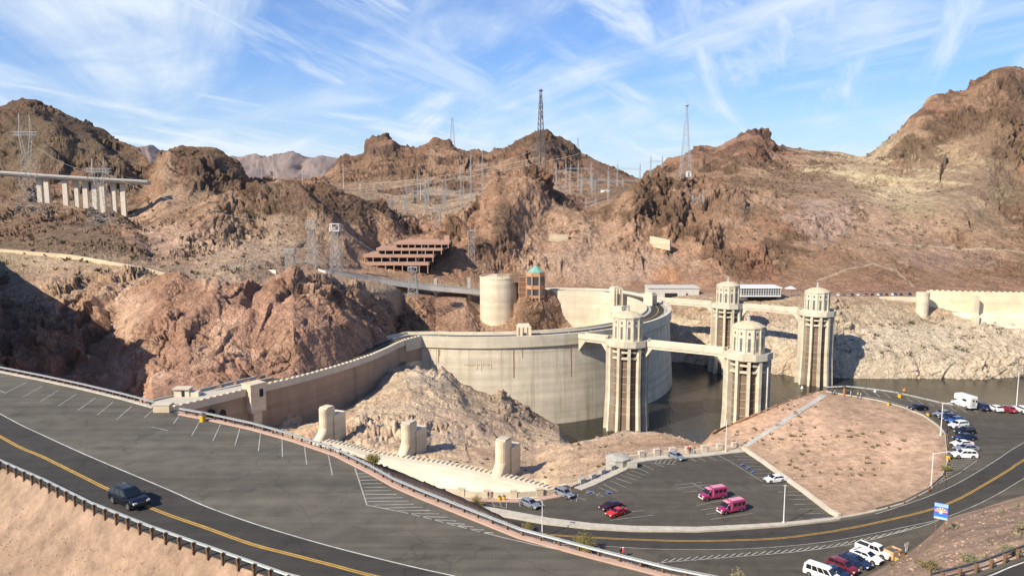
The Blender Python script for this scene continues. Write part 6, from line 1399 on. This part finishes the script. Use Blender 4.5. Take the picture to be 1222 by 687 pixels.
    for wx in S_['wb']:
        for s_ in (-1, 1):
            r = S_['wr']; mb = MB(); mb.cyl((wx, s_*(W2-.24), r), (wx, s_*(W2-.02), r), r, n=18); ty = mb.build('wheel', M_TYRE, o)
            mb = MB(); mb.cyl((wx, s_*(W2-.05), r), (wx, s_*(W2+.0), r), r*.62, n=14); mb.build('rim', M_RIM, ty)
    Lh = S_['low'][-1][0]; zl_ = S_['low'][-2][1]
    for s_ in (-1, 1):
        mb = MB(); mb.box((Lh-.10, s_*S_['low'][-2][3]*.80, zl_-.07), (.22, .34, .15)); mb.build('headlight', M_HEAD, o)
        mb = MB(); mb.box((S_['low'][1][0]-.03, s_*S_['low'][1][3]*.84, S_['low'][1][1]-.14), (.1, .26, .2)); mb.build('tail_light', M_TAIL, o)
        mb = MB(); mb.box((fb-.05, s_*(W2+.08), bl+.05), (.16, .2, .14)); mb.build('mirror', m, o, bevel=.02)
    mb = MB(); mb.box((Lh-.02, 0, .52), (.08, 1.1, .22)); mb.build('grille', M_TRIM, o)
    mb = MB(); mb.box((S_['low'][0][0]-.02, 0, .6), (.04, .5, .14)); mb.build('licence_plate', M_PLATE, o)
    if rack:
        for s_ in (-1, 1): mb = MB(); mb.bar((cab[1][0]+.1, s_*rw*.8, zmax+.06), (cab[-2][0]-.1, s_*rw*.8, zmax+.05), .05); mb.build('roof_rail', M_TRIM, o)
    if kind == 'pickup':
        mb = MB(); mb.box((-1.75, 0, 1.135), (2.1, 1.6, .03)); mb.build('cargo_bed', M_TRIM, o)
        for s_ in (-1, 1): mb = MB(); mb.box((-1.75, s_*.90, 1.2), (2.25, .14, .16)); mb.build('bed_side', m, o)
        mb = MB(); mb.box((-2.85, 0, 1.15), (.1, 1.8, .2)); mb.build('tailgate', m, o)
    return o
def place(front, rear, plane=PL):
    f = plane(*front); r = plane(*rear); c = (f+r)/2; d = f-r; return c, math.atan2(d.y, d.x)
def put(kind, colour, name, label, cat, front, rear, plane=PL, **k):
    c, h = place(front, rear, plane); c.z += .03; return car(kind, colour, name, label, cat, c, h, **k)
put('suv', 'black', 'suv', 'shiny black suv driving on the upper two lane road', 'suv', (166,606.5), (143,596.5), PU, rack=True)
put('sedan', 'silver', 'parked_car', 'silver sedan left of the lamp post in the lower lot', 'car', (640,607), (625,600.5))
put('suv', 'silver', 'parked_car', 'silver blue hatchback parked by the pale parapet at the left of the lower lot', 'car', (680,594.5), (666,589), scale=.93)
put('coupe', 'red', 'parked_car', 'bright red car in the lower lot beside the dark one', 'car', (728,616.5), (743,611.5), scale=.98)
put('sedan', 'plum', 'parked_car', 'near black maroon sedan just beyond the bright red car', 'car', (720,609), (737,604.5), scale=.98)
put('sedan', 'silver', 'parked_car', 'silver sedan parked nose out by the far parapet of the lower lot', 'car', (813,549.5), (801,544.5))
put('sedan', 'white', 'parked_car', 'white sedan at the kerb beside the dirt hill in the lower lot', 'car', (913,575.5), (936,573), scale=1.0)
# pink tour vans
M_PINKL = paint('light_pink', (.66, .24, .33)); M_MAG = paint('magenta', (.30, .03, .12))
def tour_van(front, rear, label, m_hood):
    c, h = place(front, rear); o = empty('tour_van', c+Vector((0, 0, .03)), h, label=label, cat='tour van', group='pink tour vans in the lower lot'); o.scale = (.90,)*3
    mb = MB(); W2 = 1.02
    secs = [(-3.0,2.45,.45,W2),(-2.95,2.6,.42,W2),(.55,2.6,.42,W2),(.95,2.5,.42,W2)]
    loft(mb, [[(x, -w_*.8, zt), (x, -w_*.96, zt-.16), (x, -w_, 1.3), (x, -w_, zb), (x, w_, zb), (x, w_, 1.3), (x, w_*.96, zt-.16), (x, w_*.8, zt)] for x, zt, zb, w_ in secs]); mb.build('body', PB['pink'], o)
    mb = MB(); secs = [(.9,2.42,.42,.98),(1.15,2.3,.42,.97),(1.9,1.36,.42,.96),(2.8,1.2,.42,.93),(3.05,1.0,.45,.88),(3.1,.8,.5,.82)]
    loft(mb, [[(x, -w_*.78, zt), (x, -w_*.95, zt-.12), (x, -w_, (zt+zb)/2), (x, -w_, zb), (x, w_, zb), (x, w_, (zt+zb)/2), (x, w_*.95, zt-.12), (x, w_*.78, zt)] for x, zt, zb, w_ in secs]); mb.build('cab', m_hood, o)
    mb = MB(); mb.box((-1.2, 0, 2.66), (3.0, 1.5, .10)); mb.build('roof_hatch', M_PINKL, o, bevel=.03)
    mb = MB(); mb.box((1.15, 0, 2.42), (.9, 1.7, .26)); mb.build('roof_fairing', M_PINKL, o, bevel=.08)
    for i in range(3):
        for s_ in (-1, 1): mb = MB(); mb.box((-2.35+1.05*i, s_*1.012, 1.82), (.78, .02, .72)); mb.build('side_window', M_CGL, o)
    for s_ in (-1, 1):
        mb = MB(); mb.box((1.35, s_*.975, 1.62), (.62, .02, .5)); mb.build('side_window', M_CGL, o); mb = MB(); mb.box((.62, s_*1.03, 1.5), (.22, .03, 1.9)); mb.build('pillar_trim', M_PINKL, o)
        mb = MB(); mb.box((3.0, s_*.7, .98), (.2, .32, .22)); mb.build('headlight', M_HEAD, o); mb = MB(); mb.box((-3.02, s_*.85, 1.0), (.06, .2, .3)); mb.build('tail_light', M_TAIL, o)
        mb = MB(); mb.box((-1.0, s_*1.03, .62), (3.6, .03, .28)); mb.build('side_skirt', M_MAG, o); mb = MB(); mb.box((1.75, s_*1.15, 1.6), (.15, .22, .3)); mb.build('mirror', M_TRIM, o)
        for wx in (-1.95, 2.15):
            mb = MB(); mb.cyl((wx, s_*.80, .42), (wx, s_*1.05, .42), .42, n=18); ty = mb.build('wheel', M_TYRE, o); mb = MB(); mb.cyl((wx, s_*1.0, .42), (wx, s_*1.07, .42), .24, n=12); mb.build('rim', M_RIM, ty)
            mb = MB(); mb.box((wx, s_*.6, .5), (1.05, .9, .62)); mb.build('wheel_arch', M_TRIM, o)
    mb = MB(); mb.add([(1.18, -.80, 2.22), (1.18, .80, 2.22), (1.93, .84, 1.40), (1.93, -.84, 1.40)], [(0,1,2,3)]); mb.v = [(x+.03, y, z+.03) for x, y, z in mb.v]; mb.build('windscreen', M_CGL, o)
    mb = MB(); mb.box((3.08, 0, .85), (.08, 1.0, .3)); mb.build('grille', M_TRIM, o); mb = MB(); mb.box((3.15, 0, .55), (.14, 1.8, .2)); mb.build('bumper', M_WHITEP, o)
tour_van((836,596.5), (865,592.0), 'pink tour van farther from the road in the lower lot', PB['pink'])
tour_van((858.5,613.0), (886,607.6), 'magenta hooded pink tour van nearer the road, right of the other', M_MAG)
# right lot row
row = [('sedan','silver',(1116,497.5),(1134,494.5),'silver sedan at the far end of the row in the right lot',1),('sedan','navy',(1123,501.5),(1141,499),'navy sedan between the silver one and the blue one in the right lot',1),('sedan','blue',(1130,505.5),(1149,502),'bright blue sedan in the row of the right lot',1),('suv','white',(1132,511.5),(1155,508.5),'white estate car beside the bright blue sedan',.96),
       ('suv','black',(1139,519.5),(1163,516),'black suv in the middle of the row in the right lot',.98),('sedan','navy',(1138,526),(1163,523.5),'navy car next to the black suv in the right lot',1.05),('coupe','white',(1136,533),(1159,531),'low white car in the row of the right lot',1),('sedan','silver',(1140,539.5),(1165,537),'silver car half hidden behind the nearest white suv',1.05),('suv','white',(1138,546.5),(1163,545),'nearest white suv at the end of the row in the right lot',1.0),
       ('coupe','black',(1086,489.5),(1104,488),'low black car alone at the bend of the right lot',1)]
for kd, cl, f, r, lb, sc_ in row: put(kd, cl, 'parked_car', lb, 'car', f, r, scale=sc_, group=None)
for kd, cl, x, y, lb in [('suv','navy',1170.5,488.5,'dark suv parked next to the camper by the lake'),('sedan','white',1187.5,490,'white sedan right of the dark suv by the lake'),('sedan','darkred',1203,491,'dark red car between the two white ones by the lake'),('suv','white',1219,492,'white car at the right edge of the lake side row')]:
    put(kd, cl, 'parked_car', lb, 'car', (x-4.5,y-3.2), (x+4.5,y+2.0), scale=.95)
def camper():
    c, h = place((1142,482), (1158,489)); o = empty('camper_truck', c, h, label='white camper on a pickup parked by the lake', cat='camper')
    mb = MB(); prof = [(-2.9,.95),(.6,.95),(.6,1.9),(1.9,1.9),(2.1,2.3),(1.9,3.25),(-2.8,3.25),(-2.95,3.1)]
    vs = [(x, -1.15, z) for x, z in prof]+[(x, 1.15, z) for x, z in prof]; n = len(prof); mb.add(vs, [(j, (j+1) % n, n+(j+1) % n, n+j) for j in range(n)]+[tuple(range(n)), tuple(range(2*n-1, n-1, -1))]); cb = mb.build('camper_body', M_WHITEP, o, bevel=.06)
    mb = MB(); mb.box((-2.97, .2, 1.9), (.04, .7, 1.6)); mb.build('door', M_GREYW, cb)
    for y, z in ((-.7, 2.2), (.25, 2.35)): mb = MB(); mb.box((-3.0, y, z), (.03, .45, .45)); mb.build('window', M_CGL, cb)
    for s_ in (-1, 1): mb = MB(); mb.box((-1.2, s_*1.16, 2.2), (1.2, .03, .55)); mb.build('window', M_CGL, cb)
    t = MB(); loft(t, [[(x, -.95, zt), (x, -1.0, .5), (x, 1.0, .5), (x, .95, zt)] for x, zt in ((-2.9,.94),(.7,.94),(.75,1.85),(1.2,1.8),(1.9,1.15),(2.9,1.05),(3.0,.7))]); t.build('truck', M_WHITEP, o)
    t = MB(); t.face([(1.24, -.8, 1.76), (1.24, .8, 1.76), (1.88, .85, 1.2), (1.88, -.85, 1.2)]); t.v = [(x+.03, y, z+.03) for x, y, z in t.v]; t.build('windscreen', M_CGL, o)
    for wx in (-1.7, 2.1):
        for s_ in (-1, 1): mb = MB(); mb.cyl((wx, s_*.8, .4), (wx, s_*1.03, .4), .4, n=16); ty = mb.build('wheel', M_TYRE, o); mb = MB(); mb.cyl((wx, s_*1.0, .4), (wx, s_*1.05, .4), .24, n=12); mb.build('rim', M_RIM, ty)
camper()
# bottom right row, noses to the slope
for kd, cl, f, r, lb, sc_ in [('pickup','white',(1062,667.5),(1024,654.5),'white pickup truck, uppermost in the row at the bottom right',1.0),('sedan','white',(1051,674),(1017,661.5),'white sedan between the pickup and the dark car',1.08),('sedan','navy',(1039,680.5),(1003,666),'dark navy car between the white sedan and the maroon suv',1.1),('suv','maroon',(1022,687),(990,673.5),'maroon suv in the bottom right row',1.0),
                              ('sedan','navy',(1013,692),(982,680),'dark blue car mostly hidden between the maroon suv and the white van',1.0),('van','white',(1002,697),(961,682.5),'white passenger van cut by the bottom edge of the photo',1.0)]:
    put(kd, cl, 'pickup_truck' if kd == 'pickup' else 'passenger_van' if kd == 'van' else 'parked_car', lb, 'pickup' if kd == 'pickup' else 'van' if kd == 'van' else 'car', f, r, scale=sc_)
# vehicles on the dam road and behind
for kd, cl, px, py, lb in [('suv','black',206,487.5,'black suv on the dam road just behind the tan block'),('sedan','blue',417,434.5,'small bright blue car on the shaded part of the dam road')]:
    p = PZ(px, py, -.25); q = PZ(px+8, py-1.9 if px < 300 else py-2.8, -.25); car(kd, cl, 'moving_car', lb, 'car', p, math.atan2(q.y-p.y, q.x-p.x)+(math.pi if px > 300 else 0))
cl_ = ['white','grey','silver','black','white','silver','darkred','black','white','grey','black','white','navy','black','silver','black']
for i in range(16):
    px = 1000+5.7*i+(i % 3); p = PD(px, 353.5, 522); p.z = ground_z(p.x, p.y)
    car('suv' if i % 3 == 0 else 'sedan', cl_[i], 'distant_car', 'tiny %s car, %s from the left in the parked row above the far tower' % (cl_[i].replace('darkred', 'dark red'), ['first','second','third','fourth','fifth','sixth','seventh','eighth','ninth','tenth','eleventh','twelfth','thirteenth','fourteenth','fifteenth','sixteenth'][i]), 'car', p+Vector((0, 0, .1)), 1.2, group='cars parked on the far shore road')
# ------------------------------------------------------------ people
SK = mat('skin', (.45, .27, .19), .6, var=.05); HAIR = mat('dark_hair', (.03, .02, .015), .8)
CL = {k: mat('cloth_'+k, v, .85, var=.12, scale=8) for k, v in dict(red=(.62,.04,.04), dark=(.03,.03,.04), blue=(.06,.12,.35), jeans=(.05,.08,.16), white=(.7,.7,.68), yellow=(.65,.5,.05), grey=(.25,.25,.26), green=(.05,.3,.14), tan=(.4,.3,.2)).items()}
_bodies = {}
def body_mesh(pose):
    if pose in _bodies: return _bodies[pose]
    st = .34 if pose == 'walk' else .05
    J = dict(pel=(0,0,.95,.15,.11), ch=(0,.0,1.30,.17,.11), nk=(0,0,1.50,.06,.06), hd=(0,.02,1.60,.085,.09), tp=(0,.02,1.74,.07,.08))
    V = []; R_ = []; E = []
    def v(p, r): V.append(p); R_.append(r); return len(V)-1
    pel = v((0, 0, .95), .14); wa = v((0, 0, 1.12), .125); ch = v((0, 0, 1.33), .155); nk = v((0, 0, 1.49), .055); h1 = v((0, .015, 1.58), .085); h2 = v((0, .01, 1.69), .088)
    E += [(pel, wa), (wa, ch), (ch, nk), (nk, h1), (h1, h2)]
    for s_ in (-1, 1):
        hp = v((s_*.09, 0, .88), .10); kn = v((s_*.10, s_*st*.5, .49), .065); an = v((s_*.10, s_*st-.03, .09), .045); to = v((s_*.11, s_*st+.13, .035), .035); E += [(pel, hp), (hp, kn), (kn, an), (an, to)]
        sh = v((s_*.19, 0, 1.42), .058); el = v((s_*.25, -.03-s_*st*.3, 1.14), .042); wr = v((s_*.24, .08-s_*st*.4, .90), .032); ha = v((s_*.24, .12-s_*st*.4, .80), .036); E += [(ch, sh), (sh, el), (el, wr), (wr, ha)]
    me = bpy.data.meshes.new('person'); me.from_pydata(V, E, []); o = bpy.data.objects.new('tmp', me); COL.objects.link(o)
    md = o.modifiers.new('s', 'SKIN'); sv = me.skin_vertices[0].data
    for i, r in enumerate(R_): sv[i].radius = (r, r*.8 if i < 3 else r)
    sv[0].use_root = True
    sb = o.modifiers.new('b', 'SUBSURF'); sb.levels = 1
    dg = bpy.context.evaluated_depsgraph_get(); dg.update(); out = bpy.data.meshes.new_from_object(o.evaluated_get(dg)); bpy.data.objects.remove(o); _bodies[pose] = out; return out
def person(p, rot, top, legs, label, pose='stand', group=None, hat=None, sc=1.0):
    base = body_mesh(pose).copy(); base.materials.clear()
    for m in (SK, CL[top], CL[legs], HAIR, M_TRIM): base.materials.append(m)
    for f in base.polygons:
        c = f.center; a = abs(c.x)
        if c.z > 1.5: f.material_index = 3 if (c.z > 1.66 or c.y < -.02) else 0
        elif c.z > 1.47: f.material_index = 0
        elif a > .2 and c.z < .93: f.material_index = 0
        elif c.z > .93 or a > .2: f.material_index = 1
        elif c.z > .09: f.material_index = 2
        else: f.material_index = 4
    o = bpy.data.objects.new('person', base); COL.objects.link(o); o.location = p; o.rotation_euler.z = rot; o.scale = (sc,)*3; tag(o, label, 'person', group)
    if hat:
        mb = MB(); mb.lathe((0, .01, 0), [(.17, 1.71), (.11, 1.73), (.10, 1.80), (.03, 1.83)], 12); h = mb.build('hat', CL[hat], o)
    return o
person(PL(740.5,664), .6, 'dark', 'dark', 'person in dark clothes beside the one in red on the road edge')
person(PL(743.5,664.5), 2.2, 'red', 'dark', 'person in a red top and pale hat at the lower road', pose='walk', hat='white')
person(PL(821,540), 0, 'red', 'tan', 'person in red by the far parapet of the lower lot')
person(PL(824,540.5), 1, 'dark', 'jeans', 'person in dark clothes right beside the one in red at the parapet')
for x, y, t, l, lb in [(993,471,'dark','jeans','person in dark clothes leftmost at the tip of the right lot'),(996,471.5,'grey','dark','person in grey second from the left at the lot tip'),(1015,473.5,'white','tan','person in a white top right of the orange post'),(1023.5,474.5,'yellow','jeans','person in a yellow top near the lake rail'),(1027,475.5,'white','grey','person in white beside the one in yellow'),(1138,487,'dark','dark','person in dark clothes walking near the camper')]: person(PL(x, y), x % 6, t, l, lb)
person(PL(583,595.5), 0, 'dark', 'dark', 'person in dark clothes left of the two yellow bins'); person(PL(587.5,595), 1, 'red', 'dark', 'person in a red top left of the two yellow bins', pose='walk')
random.seed(11)
cols_ = ['dark','blue','red','white','grey','jeans','green','yellow']
fw = offset(crest, -1.6)
wd = ['leftmost','second','third','fourth','fifth','sixth','seventh','eighth','ninth','tenth','eleventh','twelfth','thirteenth','fourteenth','fifteenth','sixteenth']
for i in range(16):
    k = 13+int(i*1.9); p = fw[min(k, len(fw)-2)].lerp(fw[min(k+1, len(fw)-1)], random.random()); c_ = random.choice(cols_)
    person(Vector((p.x, p.y, -.12)), random.random()*6, c_, random.choice(['dark','jeans','tan']), 'tiny person in %s, %s along the near walkway of the dam' % ('jeans blue' if c_ == 'jeans' else c_+' clothes', wd[i]), group='people walking on the dam crest')
# ------------------------------------------------------------ shrubs, scrub, stones
def leaf_mat(name, col):
    return mat(name, col, .8, var=.45, scale=2.5)
M_LEAFY = leaf_mat('yellow_green_leaves', (.20, .17, .045)); M_LEAFG = leaf_mat('grey_green_leaves', (.22, .20, .11)); M_LEAFO = leaf_mat('dry_brush', (.17, .13, .06)); M_TWIG = mat('twig_bark', (.16, .11, .07), .9)
def shrub(p, r, h, n, m, label, name='shrub', leaf=.09):
    o = empty(name, p, label=label, cat='shrub'); rnd = random.Random(int(p.x*91+p.y*17)); mb = MB(); mt = MB()
    tips = []
    for k in range(14):
        a = rnd.random()*6.28; t = rnd.uniform(.15, .95); d = Vector((math.cos(a)*r*t, math.sin(a)*r*t, h*rnd.uniform(.55, .95)*(1.15-t*.45))); mid = d*.5+Vector((rnd.uniform(-.1,.1), rnd.uniform(-.1,.1), .1)); mt.cyl((0, 0, 0), mid, .035, .022, 5, False); mt.cyl(mid, d, .022, .008, 5, False); tips += [d, mid]
    for k in range(n):
        c = rnd.choice(tips)+Vector((rnd.gauss(0, r*.2), rnd.gauss(0, r*.2), rnd.gauss(0, h*.11)))
        if c.z < .03: c.z = .05
        a, b = rnd.random()*6.28, rnd.uniform(-1, 1); u = Vector((math.cos(a), math.sin(a), b)).normalized(); v_ = u.orthogonal().normalized(); s_ = leaf*rnd.uniform(.6, 1.4)
        mb.face([c-u*s_, c+v_*s_*.5, c+u*s_, c-v_*s_*.5])
    mt.build('stem', M_TWIG, o); mb.build('foliage', m, o); return o
shrub(PL(697,660.5), 1.7, 3.3, 3400, M_LEAFY, 'tall yellow green bush beyond the guardrail on the lower road')
shrub(PL(569,606), 1.6, 2.2, 2400, M_LEAFY, 'feathery green bush at the foot of the dark bank', leaf=.07)
shrub(PL(630,634), 1.1, 1.5, 1300, M_LEAFY, 'small sparse bush left of the lamp post')
shrub(PZ(446,555,32.6), 1.1, 1.4, 2000, M_LEAFY, 'green bush at the top of the dark bank', leaf=.08)
shrub(PU(773,679.5)+Vector((0,1,-1.2)), .8, 1.1, 1200, M_LEAFO, 'small orange brown bush behind the guardrail at the bottom')
shrub(PU(886,707)+Vector((0,1.5,-1.0)), 1.1, 1.9, 2200, M_LEAFG, 'pale grey green bush at the bottom edge of the photo')
shrub(see_ground(1128,563,120,260), 1.0, 1.3, 1100, M_LEAFY, 'green bush on the dirt hill just left of the curving guardrail')
for x, y, lb in [(1205,662,'pale bush on the pink slope right of the sign'),(1221,632,'pale bush at the right edge of the pink slope'),(1155,672,'dry grey green bush near the bottom right guardrail'),(1110,684,'dry bush at the foot of the pink slope at the bottom'),(1103,680,'low olive bush beside the dry one at the bottom')]:
    shrub(see_ground(x, y, 45, 260), .8, .8, 900, M_LEAFG if x > 1150 else M_LEAFO, lb)
def scatter(name, n, reg, maker, mats, kind='stuff', seed=1, lo=0, hi=1e9):
    rnd = random.Random(seed); mb = MB()
    k = 0
    while k < n:
        poly = rnd.choices(reg, [r[-1] for r in reg])[0]; px = rnd.uniform(poly[0], poly[1]); py = rnd.uniform(poly[2], poly[3])
        p, am_ = see_ground(px, py, poly[4], poly[5], True); k += 1
        if am_ < .12: continue
        u = ray(px, py); e = abs((p.z-CAMZ)/p.y - u[2]/u[1])
        if e > .02: continue
        maker(mb, p, rnd)
    o = mb.build(name, mats); return tag(o, kind=kind)
ico_v = [Vector(v).normalized() for v in [(-1,1.618,0),(1,1.618,0),(-1,-1.618,0),(1,-1.618,0),(0,-1,1.618),(0,1,1.618),(0,-1,-1.618),(0,1,-1.618),(1.618,0,-1),(1.618,0,1),(-1.618,0,-1),(-1.618,0,1)]]
ico_f = [(0,11,5),(0,5,1),(0,1,7),(0,7,10),(0,10,11),(1,5,9),(5,11,4),(11,10,2),(10,7,6),(7,1,8),(3,9,4),(3,4,2),(3,2,6),(3,6,8),(3,8,9),(4,9,5),(2,4,11),(6,2,10),(8,6,7),(9,8,1)]
def stone(smin, smax):
    def mk(mb, p, rnd):
        s_ = smin*(smax/smin)**(rnd.random()**2.2)*max(.6, p.y/110); sx, sy, sz = s_*rnd.uniform(.7, 1.3), s_*rnd.uniform(.7, 1.3), s_*rnd.uniform(.45, .9); a = rnd.random()*6.28; c, s2 = math.cos(a), math.sin(a)
        vs = []
        for v in ico_v:
            v = v*(rnd.uniform(.75, 1.15)); vs.append(p+Vector((c*v.x*sx-s2*v.y*sy, s2*v.x*sx+c*v.y*sy, v.z*sz)))
        mb.add(vs, ico_f)
    return mk
def tuft(r0, r1, n=16):
    def mk(mb, p, rnd):
        r = rnd.uniform(r0, r1)
        for k in range(n):
            a = rnd.random()*6.28; e = rnd.uniform(.2, 1.3); d = Vector((math.cos(a)*math.cos(e), math.sin(a)*math.cos(e), math.sin(e)))*r*rnd.uniform(.6, 1.1); t = d.orthogonal().normalized()*r*.16; b = p+Vector((math.cos(a), math.sin(a), 0))*r*.15
            mb.face([b-t*.5, b+t*.5, b+d+t*.6, b+d-t*.6])
    return mk
M_STONE = mat('broken_pink_stone', (.40, .27, .19), .95, var=.45, scale=.5); M_STONE2 = mat('brown_stone', (.34, .22, .16), .95, var=.3, scale=.5)
near_left = (0, 330, 562, 687, 40, 100, 5); near_right = (1062, 1222, 592, 686, 50, 160, 5); wedge = (905, 1125, 475, 612, 120, 260, 5); bank = (425, 640, 548, 655, 70, 120, 3); head = (625, 835, 515, 570, 190, 300, 3); hill = (840, 960, 478, 540, 180, 270, 2)
scatter('stones', 2600, [near_left], stone(.025, .2), M_STONE, seed=3)
scatter('stones', 2600, [near_right, wedge, head], stone(.05, .34), M_STONE, seed=4)
scatter('stones', 500, [bank], stone(.08, .4), mat('dark_bank_stone', (.07, .04, .03), .95, var=.5), seed=5)
scatter('brush', 230, [wedge, hill, head], tuft(.25, .75), M_LEAFO, seed=6)
scatter('brush', 60, [near_right, wedge], tuft(.3, .8), M_LEAFG, seed=8)
scatter('brush', 900, [(0, 1222, 225, 330, 500, 1000, 3), (880, 1222, 180, 300, 560, 1100, 4), (960, 1222, 380, 430, 440, 520, 1), (0, 330, 250, 330, 380, 700, 2)], tuft(1.0, 2.4, 12), mat('far_brush', (.13, .11, .055), .9, var=.3), seed=9)
# rubble strip between the guardrail and the upper lot's kerb
def rubble():
    rnd = random.Random(21); mb = MB(); path = dens(U(edge_far[9:19]), 1.0); mk = stone(.07, .22)
    for p, d in at_len(path, .16, 0):
        q = p+Vector((d.y, -d.x, 0))*rnd.uniform(-1.6, -.35)+Vector((0, 0, .03)); 
        mk(mb, q, rnd)
    tag(mb.build('rubble', M_STONE), kind='stuff')
rubble()
def haze():
    x0, x1, y0, y1, z0, z1 = -9500, 9500, -120, 9800, -420, 1200
    mb = MB(); mb.box(((x0+x1)/2, (y0+y1)/2, (z0+z1)/2), (x1-x0, y1-y0, z1-z0)); m = bpy.data.materials.new('haze_air'); m.use_nodes = True; nt = m.node_tree; nt.nodes.clear()
    v = N(nt, 'ShaderNodeVolumePrincipled'); v.inputs['Color'].default_value = (.80, .88, 1, 1); v.inputs['Density'].default_value = HAZE; v.inputs['Anisotropy'].default_value = .2
    out = N(nt, 'ShaderNodeOutputMaterial'); nt.links.new(v.outputs[0], out.inputs['Volume']); tag(mb.build('haze', m), kind='stuff')
HAZE = 1.1e-5
haze()
